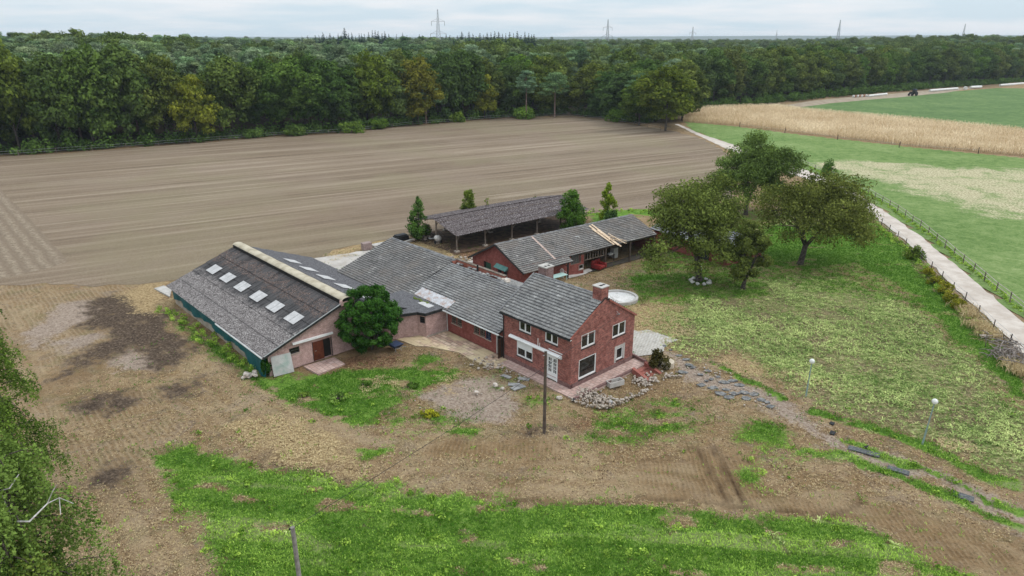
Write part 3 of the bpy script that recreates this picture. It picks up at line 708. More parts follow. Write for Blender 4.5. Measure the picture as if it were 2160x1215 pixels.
def road_mat():
    n = NT("gravel_track"); f = n.noise(0.5, 4, 0.6); fi = n.noise(9, 3, 0.7)
    c = n.ramp(f, [(0.3, (0.38, 0.32, 0.27)), (0.7, (0.50, 0.44, 0.385))])
    c = n.mix(n.ramp(n.noise(1.6, 3), [(0.58, 0.0), (0.75, 0.35)]), c, (0.33, 0.24, 0.18))
    c = n.mix(n.math('MULTIPLY', fi, 0.3), c, (0.62, 0.57, 0.52)); n.bump(fi, 0.4, 0.02)
    return n.done(c, 0.95, 0.1)
m_road = road_mat()
sheet("gravel_road", ROAD_L + ROAD_R[::-1], 0.026, m_road, "pale gravel road curving past the orchard and along the pasture", 1.0, 0.4)
def paving_mat(name, c1, c2, grout, bw, bh, c3=None):
    n = NT(name); b = n.node("ShaderNodeTexBrick"); n.t.links.new(n.uv(), b.inputs["Vector"]); b.inputs["Scale"].default_value = 1
    b.inputs["Brick Width"].default_value = bw; b.inputs["Row Height"].default_value = bh; b.inputs["Mortar Size"].default_value = 0.028; b.inputs["Bias"].default_value = 0.0
    n.link(c1, b.inputs["Color1"]); n.link(c2, b.inputs["Color2"]); n.link(grout, b.inputs["Mortar"]); c = b.outputs["Color"]
    if c3: c = n.mix(n.ramp(n.noise(0.5, 4, 0.6), [(0.42, 0.0), (0.6, 0.75)]), c, c3)
    c = n.mix(n.ramp(n.noise(1.4, 4, 0.65), [(0.55, 0.0), (0.75, 0.4)]), c, tuple(0.5 * x for x in c1)); n.bump(b.outputs["Fac"], 0.4, -0.015)
    return n.done(c, 0.9)
m_patio = paving_mat("patio_slabs", (0.36, 0.235, 0.175), (0.58, 0.44, 0.33), (0.17, 0.125, 0.09), 0.8, 0.4, (0.50, 0.41, 0.25))
m_terr = paving_mat("terrace_tiles", (0.40, 0.265, 0.225), (0.49, 0.355, 0.31), (0.27, 0.20, 0.175), 0.4, 0.4)
m_plaza = paving_mat("concrete_pavers", (0.40, 0.375, 0.335), (0.47, 0.445, 0.405), (0.28, 0.25, 0.215), 0.3, 0.3)
m_yard = mottled("concrete_yard", (0.38, 0.345, 0.31), (0.52, 0.48, 0.44), 0.5, 0.92, 0.2, fine=9.0)
patio = MB(); ppts = [G(*p) for p in [(838, 716), (905, 699), (946, 699), (1058, 752), (1086, 770), (1034, 779), (1018, 768), (990, 757), (968, 744), (934, 737), (902, 731), (876, 730)]]
patio.prism(ppts, -0.15, 0.035); o = patio.build("patio", m_patio); tag(o, "worn patio of rosy and yellow slabs in front of the long wing", kind="structure")
terr = MB(); terr.stbox(-1.35, 7.2, -1.0, -0.003, -0.5, 0.055); terr.stbox(-1.35, -0.003, -0.003, 8.35, -0.5, 0.055)
o = terr.build("terrace", m_terr); tag(o, "pink tiled terrace strip around the brick house", kind="structure")
sheet("concrete_apron", None, 0.03, m_plaza, "pale paved apron behind the brick house", 0.7, 0.12, pts=[W(0.3, 8.36), W(5.2, 8.4), W(4.6, 12.9), W(3.3, 13.2), W(2.9, 14.2), W(-0.4, 14.3), W(-0.2, 12.4), W(-0.9, 11.3), W(-0.6, 9.9)])
sheet("courtyard", [(640, 548), (735, 534), (830, 520), (905, 545), (960, 556), (1010, 545), (1075, 535), (1130, 528), (1130, 548), (1000, 600), (800, 620), (640, 590)], 0.022, m_yard, "pale concrete courtyard between the long wing and the open shelter", 1.0, 0.35)
doorpad = MB(); doorpad.prism([G(*p) for p in [(640, 773), (705, 754), (728, 768), (671, 790)]], -0.1, 0.03)
tag(doorpad.build("door_paving", m_terr), "small slab paving at the barn door", kind="structure")
sheet("garage_path", None, None, m_conc, "narrow concrete path along the outbuilding", 0.8, 0.1, pts=[GG(*p) for p in [(1193, 577), (1243, 566), (1250, 571), (1196, 588)]])
# ------------------------------------------------------------------ building helpers
class Plane:
    """a vertical wall plane: origin o, u along the wall, n outward"""
    def __init__(s, o, u, n): s.o = np.asarray(o, float); s.u = np.asarray(u, float); s.n = np.asarray(n, float)
    def p(s, u, z, d=0.0): return s.o + s.u * u + ZX * z + s.n * d
    def box(s, mb, u0, u1, z0, z1, d0, d1): mb.obox(s.o, s.u, s.n, ZX, (u0, u1), (d0, d1), (z0, z1)); return mb
def wall(mb, pl, u0, u1, z0, z1, holes=(), rev=0.14):
    """a wall face with openings and their reveals"""
    us = sorted({u0, u1, *[h[0] for h in holes], *[h[1] for h in holes]}); zs = sorted({z0, z1, *[h[2] for h in holes], *[h[3] for h in holes]})
    for a, b in zip(us, us[1:]):
        for c, d in zip(zs, zs[1:]):
            m = ((a + b) / 2, (c + d) / 2)
            if any(h[0] < m[0] < h[1] and h[2] < m[1] < h[3] for h in holes): continue
            mb.poly([pl.p(a, c), pl.p(b, c), pl.p(b, d), pl.p(a, d)])
    for a, b, c, d in holes:
        for q in (((a, c), (a, d)), ((b, c), (b, d)), ((a, c), (b, c)), ((a, d), (b, d))):
            mb.poly([pl.p(*q[0]), pl.p(*q[1]), pl.p(*q[1], -rev), pl.p(*q[0], -rev)])
def window(root, pl, h, name="window", frame=m_white, bar=0.085, mull=(0.5,), trans=(), sill=m_frame_dark, pane=m_glass, thin=0.045, deep=0.0):
    a, b, c, d = h; mb = MB(); D0, D1 = -0.12 - deep, -0.03 - deep
    pl.box(mb, a, b, c, c + bar * 1.25, D0, D1); pl.box(mb, a, b, d - bar, d, D0, D1)
    pl.box(mb, a, a + bar, c + bar * 1.25, d - bar, D0, D1); pl.box(mb, b - bar, b, c + bar * 1.25, d - bar, D0, D1)
    for m in mull:
        x = a + (b - a) * m; w = bar * 0.75 if len(mull) == 1 else thin / 2
        pl.box(mb, x - w, x + w, c + bar * 1.25, d - bar, D0 + 0.004, D1 - 0.004)
    for m in trans:
        z = c + (d - c) * m; pl.box(mb, a + bar, b - bar, z - thin / 2, z + thin / 2, D0 + 0.008, D1 - 0.008)
    w = mb.build(name, frame, root)
    g = MB(); g.poly([pl.p(a + 0.02, c + 0.02, D0 + 0.03), pl.p(b - 0.02, c + 0.02, D0 + 0.03), pl.p(b - 0.02, d - 0.02, D0 + 0.03), pl.p(a + 0.02, d - 0.02, D0 + 0.03)]); g.build("pane", pane, w, recalc=False)
    if sill is not None:
        k = MB(); pl.box(k, a - 0.05, b + 0.05, c - 0.075, c - 0.002, -0.10, 0.045); k.build("sill", sill, w)
    return w
def tiles(name, mat, root, P0, U, V, lu, lv, cw=0.23, ch=0.30, seed=0, skip=None, boards=None):
    """a slope of overlapping pantiles: P0 at the eave, U along it, V up the slope"""
    U = np.asarray(U, float) / np.linalg.norm(U); V = np.asarray(V, float) / np.linalg.norm(V); N = np.cross(U, V)
    if N[2] < 0: N = -N
    nu = max(1, round(lu / cw)); nv = max(1, round(lv / ch)); cw = lu / nu; ch = lv / nv
    I, J = np.meshgrid(np.arange(nu), np.arange(nv)); I = I.ravel(); J = J.ravel(); rg = np.random.default_rng(seed)
    if skip is not None: k = ~skip((I + 0.5) * cw, (J + 0.5) * ch); I, J = I[k], J[k]
    n = len(I); jit = rg.normal(0, 0.006, n); dz = rg.uniform(0, 0.012, n)
    hu = np.array([0.0, 0.3, 0.62, 1.0]); hh = np.array([0.042, 0.0, 0.002, 0.042]); vs = []
    sag = 0.05 * (fbm(I * 0.09 + seed, J * 0.12, 5, 2) - 0.5) * 2
    for lvl, (vv, lift) in enumerate(((-0.03, 0.095), (1.0, 0.015), (-0.03, 0.012))):
        for k in range(4):
            q = P0 + np.outer((I + hu[k]) * cw, U) + np.outer((J + vv) * ch + (jit if lvl != 1 else 0), V)
            vs.append(q + np.outer(hh[k] + lift + dz + sag, N))
    Vv = np.stack(vs, 1).reshape(-1, 3); base = np.arange(n)[:, None] * 12; F = []
    for k in range(3):
        F.append(np.stack([base[:, 0] + k, base[:, 0] + k + 1, base[:, 0] + 4 + k + 1, base[:, 0] + 4 + k], 1))
        F.append(np.stack([base[:, 0] + 8 + k, base[:, 0] + 8 + k + 1, base[:, 0] + k + 1, base[:, 0] + k], 1))
    tone = np.clip(0.10 + rg.normal(0.40, 0.10, n) + 0.45 * (fbm(I * 0.2 + seed, J * 0.3, 3, 3) - 0.5) + (rg.random(n) < 0.03) * 0.3, 0, 1)
    # the boards the tiles lie on
    for u0, u1, v0, v1 in boards or [(0, lu, 0, lv)]:
        bl = len(Vv); bd = [P0 + U * a + V * b - N * c for c in (0.0, 0.06) for a, b in ((u0, v0), (u1, v0), (u1, v1), (u0, v1))]
        F.append(np.array([[0, 1, 2, 3], [4, 5, 6, 7], [0, 1, 5, 4], [1, 2, 6, 5], [2, 3, 7, 6], [3, 0, 4, 7]]) + bl); Vv = np.vstack([Vv, np.array(bd)])
    Fa = np.vstack(F); ta = np.concatenate([tone, np.full(n, 0.01)] * 3 + [np.full(6 * len(boards or [0]), 0.02)])  # tile lips get a near-black tone: painted shade lines between the courses
    return mesh_np(name, Vv, Fa, mat, root, {"tone": ('FACE', ta)})
def corrugated(name, mat, root, P0, U, V, lu, lv, pitch=0.30, amp=0.035, rows=4, seed=0, holes=(), sag=0.0):
    U = np.asarray(U, float) / np.linalg.norm(U); V = np.asarray(V, float) / np.linalg.norm(V); N = np.cross(U, V)
    if N[2] < 0: N = -N
    nu = int(lu / pitch) * 4; u = np.linspace(0, lu, nu + 1); prof = amp * np.sin(np.arange(nu + 1) * PI / 2)
    Vs, Fs, vp = [], [], []; b = 0; rg = np.random.default_rng(seed)
    for r in range(rows):
        m = 4; v = np.linspace(r / rows, (r + 1) / rows + 0.012, m + 1) * lv
        uu, vv = np.meshgrid(u, v); sheet_id = np.floor(uu / 1.05).astype(int)
        lift = 0.06 * (1 - (vv - v[0]) / (v[-1] - v[0])) + _h(sheet_id, np.full_like(sheet_id, r), seed) * 0.012
        dip = -sag * np.sin(uu / lu * PI * 1.0) + sag * 0.8 * (fbm(uu * 0.12, vv * 0.3, seed + 4, 2) - 0.5)
        Q = P0 + uu[..., None] * U + vv[..., None] * V + (prof[None, :, None] + lift[..., None] + dip[..., None]) * N
        Vs.append(Q.reshape(-1, 3)); vp.append((vv / lv).ravel()); idx = b + np.arange(uu.size).reshape(uu.shape); b += uu.size
        Fs.append(np.stack([idx[:-1, :-1].ravel(), idx[:-1, 1:].ravel(), idx[1:, 1:].ravel(), idx[1:, :-1].ravel()], 1))
    Vv = np.vstack(Vs)
    return mesh_np(name, Vv, np.vstack(Fs), mat, root, {"vpos": ('POINT', np.concatenate(vp))})
def ridge_caps(name, mat, root, a, b, r=0.13, step=0.36, n=5):
    a = np.asarray(a, float); b = np.asarray(b, float); L = np.linalg.norm(b - a); d = (b - a) / L; u = np.cross(d, ZX); u /= np.linalg.norm(u); mb = MB()
    rg = random.Random(3)
    for i in range(int(L / step)):
        p0 = a + d * (i * step); p1 = a + d * ((i + 1) * step + 0.03); o = rg.uniform(-0.012, 0.018); k0 = len(mb.v)
        for p, rr in ((p0, r), (p1, r * 0.86)):
            for k in range(n + 1):
                t = PI * k / n; mb.v.append(tuple(p + u * math.cos(t) * rr + ZX * (math.sin(t) * rr * 0.75 + o - 0.02)))
        for k in range(n): mb.f.append((k0 + k, k0 + k + 1, k0 + n + 2 + k, k0 + n + 1 + k))
        mb.f.append(tuple(k0 + k for k in range(n + 1)))
    return mb.build(name, mat, root, recalc=True)
def board(mb, a, b, w, h):
    """a straight board from a to b, w wide (horizontal), h high"""
    a = np.asarray(a, float); b = np.asarray(b, float); d = b - a; L = np.linalg.norm(d); d /= L; u = np.cross(d, ZX); u /= np.linalg.norm(u); v = np.cross(u, d)
    mb.obox(a, d, u, v, (0, L), (-w / 2, w / 2), (-h / 2, h / 2)); return mb

# ------------------------------------------------------------------ the two-storey brick house
HL, HW, EV, EVR, RT, RZ = 7.85, 7.85, 4.55, 4.22, 3.78, 6.80
house = thing("brick_house", "two-storey red brick house with white windows, grey tiled roof and two chimneys", "house", C0)
pf = Plane(W(0, 0), AX, -BX); pg = Plane(W(0, 0), BX, -AX); pb = Plane(W(0, HW), AX, BX); pe = Plane(W(HL, 0), BX, AX)
hf = dict(up1=(4.48, 5.88, 3.27, 4.42), up2=(1.46, 2.87, 3.27, 4.38), low=(4.28, 6.16, 0.88, 2.26), door=(1.42, 2.67, 0.10, 2.20))
hg = dict(g1=(1.12, 2.78, 3.13, 4.32), g2=(4.95, 6.68, 2.88, 4.05), big=(0.92, 3.02, 0.52, 2.26), small=(5.62, 6.50, 0.66, 1.74))
mb = MB()
wall(mb, pf, 0, HL, 0.42, EV - 0.03, [h if h[2] > 0.42 else (h[0], h[1], 0.42, h[3]) for h in hf.values()])
wall(mb, pg, 0, HW, 0.42, EVR - 0.05, [h for h in hg.values() if h[3] < EVR - 0.05])
g1 = hg['g1']
top = EVR - 0.05
mb2 = [(0, top), (g1[0], top), (g1[0], g1[3]), (g1[1], g1[3]), (g1[1], top), (HW, top), (RT, RZ - 0.1), (0, EV - 0.03)]
mb.f, mb.v = [], []
wall(mb, pf, 0, HL, 0.42, EV - 0.03, [h if h[2] > 0.42 else (h[0], h[1], 0.42, h[3]) for h in hf.values()])
wall(mb, pg, 0, HW, 0.42, top, [(a, b, c, min(d, top)) for a, b, c, d in hg.values()])
mb.poly([pg.p(0, top), pg.p(g1[0], top), pg.p(g1[0], g1[3]), pg.p(0, g1[3])])
mb.poly([pg.p(g1[1], top), pg.p(HW, top), pg.p(HW - 0.22, g1[3]), pg.p(g1[1], g1[3])])
mb.poly([pg.p(0, g1[3]), pg.p(HW - 0.22, g1[3]), pg.p(RT, RZ - 0.08), pg.p(0, EV - 0.03)])
wall(mb, pb, 0, HL, 0.42, EVR - 0.05)
mb.poly([pe.p(0, 0.42), pe.p(HW, 0.42), pe.p(HW, EVR - 0.05), pe.p(RT, RZ - 0.08), pe.p(0, EV - 0.03)])
mb.build("wall", m_brick, house, recalc=False)
mb = MB()
pf.box(mb, -0.015, hf['door'][0], -0.5, 0.42, -0.2, 0.015); pf.box(mb, hf['door'][1], HL, -0.5, 0.42, -0.2, 0.015)
pg.box(mb, 0.0, HW + 0.015, -0.5, 0.42, -0.2, 0.015); pb.box(mb, 0, HL, -0.5, 0.42, -0.2, 0.015)
mb.build("plinth", m_plinth, house)
for k in ('up1', 'up2'): window(house, pf, hf[k])
window(house, pf, hf['low'], mull=(0.46,))
window(house, pg, hg['g1']); window(house, pg, hg['g2'])
window(house, pg, hg['big'], mull=(), bar=0.10)
w = window(house, pg, hg['small'], mull=(), bar=0.09, pane=m_glass)
mb = MB(); a, b, c, d = hg['small']
for q in ((a - 0.26, a, c - 0.16, d + 0.26), (b, b + 0.22, c - 0.1, d + 0.26), (a, b, d, d + 0.24)): pg.box(mb, *q, -0.02, 0.014)
mb.build("patched_mortar", m_conc, house)
# roller shutter over the low window, its long box, the glazed double door
a, b, c, d = hf['low']; mb = MB()
for i in range(9):
    z = d - 0.62 + i * 0.068; pf.box(mb, a + 0.09, b - 0.09, z + 0.003, z + 0.064, -0.02, 0.006)
mb.build("roller_shutter", m_white, house)
mb = MB()
for a_, b_ in ((0.95, 6.92),):
    n = 7; k0 = len(mb.v)
    for u in (a_, b_):
        for k in range(n + 1):
            t = PI * k / n; mb.v.append(tuple(pf.p(u, 2.45 + 0.15 * math.cos(t), 0.02 + 0.25 * math.sin(t))))
    for k in range(n): mb.f.append((k0 + k, k0 + k + 1, k0 + n + 2 + k, k0 + n + 1 + k))
    mb.f.append(tuple(range(k0, k0 + n + 1))); mb.f.append(tuple(range(k0 + n + 1, k0 + 2 * n + 2))[::-1]); mb.f.append((k0, k0 + n, k0 + 2 * n + 1, k0 + n + 1))
mb.build("awning_box", m_white, house)
mb = MB(); pf.box(mb, 0.9, 2.4, 2.72, 2.77, 0, 0.06); mb.build("cable_duct", m_white, house)
mb = MB(); pf.box(mb, 3.62, 3.67, 2.65, 3.25, 0, 0.03); pf.box(mb, 3.42, 3.46, 2.6, 2.9, 0, 0.03); mb.build("cable_duct", m_white, house)
a, b, c, d = hf['door']; mid = (a + b) / 2
fr = MB(); pf.box(fr, a, a + 0.09, c, d, -0.14, 0.01); pf.box(fr, b - 0.09, b + 0.10, c, d, -0.14, 0.01); pf.box(fr, a + 0.09, b - 0.09, d - 0.09, d, -0.14, 0.01)
fr.build("door_frame", m_white, house)
for x0, x1 in ((a + 0.09, mid - 0.005), (mid + 0.005, b - 0.09)):
    dm = MB(); D = (-0.11, -0.05); lo = c + 0.02; hi = d - 0.10
    pf.box(dm, x0, x1, lo, lo + 0.62, *D); pf.box(dm, x0, x0 + 0.10, lo + 0.62, hi, *D); pf.box(dm, x1 - 0.10, x1, lo + 0.62, hi, *D); pf.box(dm, x0 + 0.10, x1 - 0.10, hi - 0.11, hi, *D)
    xm = (x0 + x1) / 2; pf.box(dm, xm - 0.022, xm + 0.022, lo + 0.62, hi - 0.11, -0.105, -0.055)
    for i in (1, 2, 3):
        z = lo + 0.62 + (hi - 0.11 - lo - 0.62) * i / 4; pf.box(dm, x0 + 0.10, x1 - 0.10, z - 0.02, z + 0.02, -0.10, -0.06)
    dd = dm.build("door", m_white, house)
    g = MB(); g.poly([pf.p(x0 + 0.02, lo + 0.3, -0.085), pf.p(x1 - 0.02, lo + 0.3, -0.085), pf.p(x1 - 0.02, hi, -0.085), pf.p(x0 + 0.02, hi, -0.085)]); g.build("pane", m_glass, dd, recalc=False)
    hm = MB(); xh = x1 - 0.06 if x0 < mid - 0.3 else x0 + 0.06
    hm.tube([pf.p(xh, lo + 0.95, -0.05), pf.p(xh, lo + 0.95, 0.0), pf.p(xh + 0.1 * (1 if x0 > mid - .3 else -1), lo + 0.95, 0.0)], 0.012); hm.build("handle", m_metal, dd)
# roof
ov = 0.28; dz = (RZ - EV) / RT * ov; P0 = W(-0.06, -ov, EV - dz); V = W(-0.06, RT, RZ) - P0
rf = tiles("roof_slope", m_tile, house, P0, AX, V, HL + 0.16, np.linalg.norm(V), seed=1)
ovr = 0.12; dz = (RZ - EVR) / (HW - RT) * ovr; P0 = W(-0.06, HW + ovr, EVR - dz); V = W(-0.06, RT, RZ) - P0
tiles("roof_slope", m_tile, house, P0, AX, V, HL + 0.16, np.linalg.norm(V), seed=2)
ridge_caps("ridge_tiles", m_ridge, house, W(0.9, RT, RZ + 0.06), W(HL + 0.1, RT, RZ + 0.06))
ch = MB(); ch.stbox(0.002, 0.90, 3.30, 4.16, 5.6, 7.66); c_ = ch.build("chimney", m_brick, house)
cc = MB(); cc.stbox(-0.05, 0.95, 3.25, 4.21, 7.662, 7.74); c2 = cc.build("chimney_cap", m_conc, c_)
cc = MB(); cc.stbox(0.25, 0.5, 3.5, 3.8, 7.742, 7.75); cc.stbox(0.25, 0.5, 3.88, 4.08, 7.742, 7.75); cc.build("flue", m_dark, c_)
cc = MB(); cc.stbox(-0.004, 0.98, 3.22, 3.296, 6.46, 6.60); cc.build("lead_flashing", m_metal, c_)
ch = MB(); ch.stbox(HL - 0.95, HL - 0.02, 4.15, 5.1, 5.2, 7.42); c_ = ch.build("chimney", brick_mat("grey_brick", (0.17, 0.09, 0.08), (0.24, 0.16, 0.15), (0.25, 0.2, 0.19)), house)
cc = MB(); cc.stbox(HL - 1.0, HL + 0.03, 4.1, 5.15, 7.422, 7.52); cc.build("chimney_cap", m_conc, c_)
cc = MB(); cc.stbox(HL - 0.75, HL - 0.5, 4.3, 4.5, 7.522, 7.53); cc.stbox(HL - 0.75, HL - 0.5, 4.7, 4.9, 7.522, 7.53); cc.build("flue", m_dark, c_)
cc = MB(); board(cc, W(HL + 0.12, -ov, EV - 0.05), W(HL + 0.12, RT, RZ + 0.06), 0.14, 0.13); cc.build("verge_board", m_ridge, house)
cc = MB(); board(cc, W(-0.09, -ov, EV - 0.10), W(-0.09, 3.2, 6.42), 0.05, 0.14); board(cc, W(-0.09, 4.25, RZ - 0.30), W(-0.09, HW + ovr, EVR - 0.06), 0.05, 0.14); cc.build("verge_board", m_step, house)
gt = MB(); board(gt, W(-0.05, -ov - 0.04, EV - 0.22), W(HL + 0.1, -ov - 0.04, EV - 0.22), 0.11, 0.09); gt.build("gutter", m_frame_dark, house)
gt = MB(); board(gt, W(0, -0.10, EV - 0.30), W(HL, -0.10, EV - 0.30), 0.18, 0.05); gt.build("eave_board", m_white, house)
dp = MB(); dp.tube([W(HL - 0.12, -0.22, EV - 0.28), W(HL - 0.12, -0.08, EV - 0.6), W(HL - 0.12, -0.08, 0.05)], 0.045); dp.build("downpipe", m_frame_dark, house)
br = MB(); bk = pg.p(5.35, 5.05)
br.tube([pg.p(5.35, 4.95), pg.p(5.35, 5.0, 0.30)], 0.03); br.tube([pg.p(5.35, 5.2), pg.p(5.35, 5.02, 0.30)], 0.02); br.lathe(pg.p(5.35, 5.0, 0.30), [(0.03, 0), (0.05, 0.04), (0.03, 0.1)], 8); br.build("wire_bracket", m_metal, house)

# ------------------------------------------------------------------ the long low wing
SL = 0.34; WE, WR = -0.12, 5.05           # eave and ridge position across, height at the wall 2.12
zr = lambda t: 2.34 + SL * (t + 0.42)
wing = thing("farm_wing", "long low brick wing with wide grey tiled roof between the barn and the house", "building", W(14, 2))
pw = Plane(W(0, 0.12), AX, -BX)
wins = [(14.45, 15.15, 1.02, 1.80), (13.66, 14.33, 1.02, 1.80), (11.22, 11.94, 1.02, 1.80), (10.38, 11.1, 1.02, 1.80), (9.56, 10.26, 0.98, 1.80)]
dh = (8.02, 8.86, 0.04, 1.92)
mb = MB(); wall(mb, pw, HL + 0.02, 15.86, 0.0, 2.42, wins + [dh], rev=0.12)
pb2 = Plane(W(0, 10.2), AX, BX); wall(mb, pb2, HL + 0.02, 33.0, 0, 2.2)
pe2 = Plane(W(33.0, 0), BX, AX)
mb.poly([pe2.p(0.12, 0), pe2.p(10.2, 0), pe2.p(10.2, 2.2), pe2.p(5.6, zr(5.6) - 0.08), pe2.p(0.12, 2.42)])
wall(mb, Plane(W(0, 0.12), AX, -BX), 15.86, 33.0, 0, 2.42)
mb.build("wall", m_brick_old, wing, recalc=False)
for i, h in enumerate(wins): window(wing, pw, h, frame=m_wood if i < 4 else m_bluegrey, bar=0.06, mull=(0.35, 0.67) if i != 4 else (0.5,), trans=(0.34, 0.67), sill=m_concwall, thin=0.04)
fr = MB(); pw.box(fr, dh[0], dh[0] + 0.05, dh[2], dh[3], -0.12, 0.02); pw.box(fr, dh[1] - 0.07, dh[1], dh[2], dh[3], -0.12, 0.02); pw.box(fr, dh[0] + .05, dh[1] - 0.07, dh[3] - 0.07, dh[3], -0.12, 0.02); fr.build("door_frame", m_offwhite, wing)
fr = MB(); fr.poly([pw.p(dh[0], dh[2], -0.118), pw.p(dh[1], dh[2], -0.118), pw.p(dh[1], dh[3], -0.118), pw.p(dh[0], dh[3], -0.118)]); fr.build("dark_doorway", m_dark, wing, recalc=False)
fr = MB(); board(fr, pw.p(dh[0] + 0.03, 0.95, -0.10), pw.p(dh[0] - 0.05, 0.95, 0.62), 0.045, 1.8); fr.build("door", mottled("dark_brown_door", (0.05, 0.025, 0.015), (0.08, 0.04, 0.025)), wing)
P0 = W(HL + 0.10, -0.42, zr(-0.42)); V = W(HL + 0.10, WR, zr(WR)) - P0
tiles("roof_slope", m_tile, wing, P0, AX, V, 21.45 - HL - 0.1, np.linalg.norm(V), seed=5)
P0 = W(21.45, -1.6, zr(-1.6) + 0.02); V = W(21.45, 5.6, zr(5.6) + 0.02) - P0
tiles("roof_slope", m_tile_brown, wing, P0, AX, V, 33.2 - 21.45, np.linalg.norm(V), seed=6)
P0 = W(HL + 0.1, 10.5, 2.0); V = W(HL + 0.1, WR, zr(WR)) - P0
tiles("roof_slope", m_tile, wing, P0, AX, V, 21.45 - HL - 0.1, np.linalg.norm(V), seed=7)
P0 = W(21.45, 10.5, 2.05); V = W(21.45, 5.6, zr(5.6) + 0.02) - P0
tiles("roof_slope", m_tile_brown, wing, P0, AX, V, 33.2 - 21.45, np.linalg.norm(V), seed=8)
ridge_caps("ridge_tiles", m_ridge, wing, W(HL + 0.2, WR, zr(WR) + 0.05), W(21.4, WR, zr(WR) + 0.05))
ridge_caps("ridge_tiles", m_ridge, wing, W(21.45, 5.6, zr(5.6) + 0.07), W(33.2, 5.6, zr(5.6) + 0.07), r=0.17)
mb = MB(); mb.stbox(14.2, 21.5, 5.86, 6.1, 3.0, 4.50); mb.stbox(21.38, 21.6, 5.3, 6.1, 3.0, 4.42); pw_ = mb.build("firewall", mottled("bare_red_clay", (0.27, 0.085, 0.055), (0.36, 0.14, 0.10), 2.0), wing)
mb = MB(); mb.stbox(14.1, 21.65, 5.82, 6.15, 4.502, 4.57); mb.build("coping", m_wood, pw_)
mb = MB(); mb.tube([W(17.6, 5.45, 3.9), W(17.6, 5.45, 4.95)], 0.09, 8); mb.build("vent_pipe", m_black, wing)
mb = MB(); mb.rock(W(13.6, 5.75, 4.2), 0.42, 3, 0.8); mb.rock(W(14.1, 5.7, 4.2), 0.3, 4, 0.8); mb.build("mortar_rubble", m_stone, wing)
mb = MB()
rg = random.Random(5)
for i in range(26):
    mb = MB(); s_ = rg.uniform(13.5, 20.8); mb.obox(W(s_, 5.2 + rg.uniform(0, 0.45), 4.20 + rg.uniform(-.04, 0.04)), AX, BX, ZX, (0, rg.uniform(.2, .4)), (0, rg.uniform(.1, .25)), (0, rg.uniform(0.05, 0.13))); mb.build("loose_tile", m_greystone, wing)
gt = MB(); board(gt, W(HL + 0.05, -0.48, 2.27), W(15.95, -0.48, 2.27), 0.12, 0.10); gt.build("gutter", m_white, wing)
dp = MB(); dp.tube([W(HL + 0.25, -0.48, 2.22), W(HL + 0.16, -0.1, 1.95), W(HL + 0.16, -0.05, 0.05)], 0.045); dp.build("downpipe", m_frame_dark, wing)
dp = MB(); dp.tube([W(15.72, -0.48, 2.23), W(15.72, 0.02, 2.0), W(15.72, 0.04, 0.05)], 0.045); dp.build("downpipe", m_offwhite, wing)

# ------------------------------------------------------------------ the livestock barn
S0, S1 = 18.35, 41.2
barn = thing("livestock_barn", "long pink brick barn with mossy corrugated roof, pale skylights and rounded cream ridge vent", "barn", W(29, -9))
LZ, LE, RZB, RE = 1.92, -16.85, 4.60, -1.0
T0, T1 = -9.62, -8.25                               # edges of the ridge opening
zl = lambda t: LZ + (RZB - LZ) * (t - LE) / (T0 - LE)
zq = lambda t: 4.55 - 0.395 * (t - T1)
pg3 = Plane(W(S0, 0), BX, -AX)
holes = [(-14.45, -13.55, 1.32, 1.85), (-12.35, -10.62, 0.03, 1.78)]
mb = MB(); wall(mb, pg3, -16.3, -1.2, 0, 1.9, holes, rev=0.2)
mb.poly([pg3.p(-16.3, 1.9), pg3.p(-1.4, 1.9), pg3.p(T1, zq(T1)), pg3.p(T0, zl(T0)), pg3.p(-16.3, zl(-16.3) - 0.03)])
pg4 = Plane(W(S1 - 0.3, 0), BX, AX); mb.poly([pg4.p(-16.3, 0), pg4.p(-1.2, 0), pg4.p(-1.2, 1.7), pg4.p(T1, zq(T1)), pg4.p(T0, zl(T0)), pg4.p(-16.3, zl(-16.3) - 0.05)])
pr3 = Plane(W(0, -1.2), AX, BX); wall(mb, pr3, S0, S1 - 0.3, 0, 1.7)
mb.build("wall", m_pink, barn, recalc=False)
mb = MB(); mb.stbox(S0 + 0.02, S1 - 0.32, -16.3, -16.05, -0.2, 0.95); mb.build("low_side_wall", m_concwall, barn)
# tarpaulin hung from the eave of the open side
nu = 90; V_, F_ = [], []
for i in range(nu + 1):
    s_ = S0 - 0.1 + (S1 - 0.4 - S0 + 0.1) * i / nu; bot = 0.62 - 0.22 * math.sin(i * 0.21) - (0.55 if i < 26 else 0.0) * ss(26, 8, i) + 0.12 * float(vnoise(i * 0.3, 0, 4))
    for k in range(5):
        z = 1.86 + (bot - 1.86) * k / 4; V_.append(W(s_, -16.50 - 0.10 * math.sin(i * 0.6) * (k / 4) - 0.22 * (k / 4) * ss(30, 0, i) - 0.03 * math.sin(i * 1.7 + k), z))
for i in range(nu):
    for k in range(4): F_.append((i * 5 + k, i * 5 + 5 + k, i * 5 + 6 + k, i * 5 + 1 + k))
mesh_np("tarpaulin", np.array(V_), np.array(F_), m_teal, barn, smooth=True)
for i in range(8):
    mb = MB(); s_ = S0 + 0.5 + i * 3.1; mb.stbox(s_, s_ + 0.12, -16.28, -16.16, 0.952, 1.9); mb.build("side_post", m_wood, barn)
P0 = W(S0 - 0.38, LE, LZ); V = W(S0 - 0.38, T0, RZB) - P0; LV = np.linalg.norm(V); LU = S1 - S0 + 0.45
corrugated("roof_slope", m_corr, barn, P0, AX, V, LU, LV, rows=5, seed=3)
N_ = np.cross(AX, V / LV); N_ = N_ if N_[2] > 0 else -N_
V = V / LV
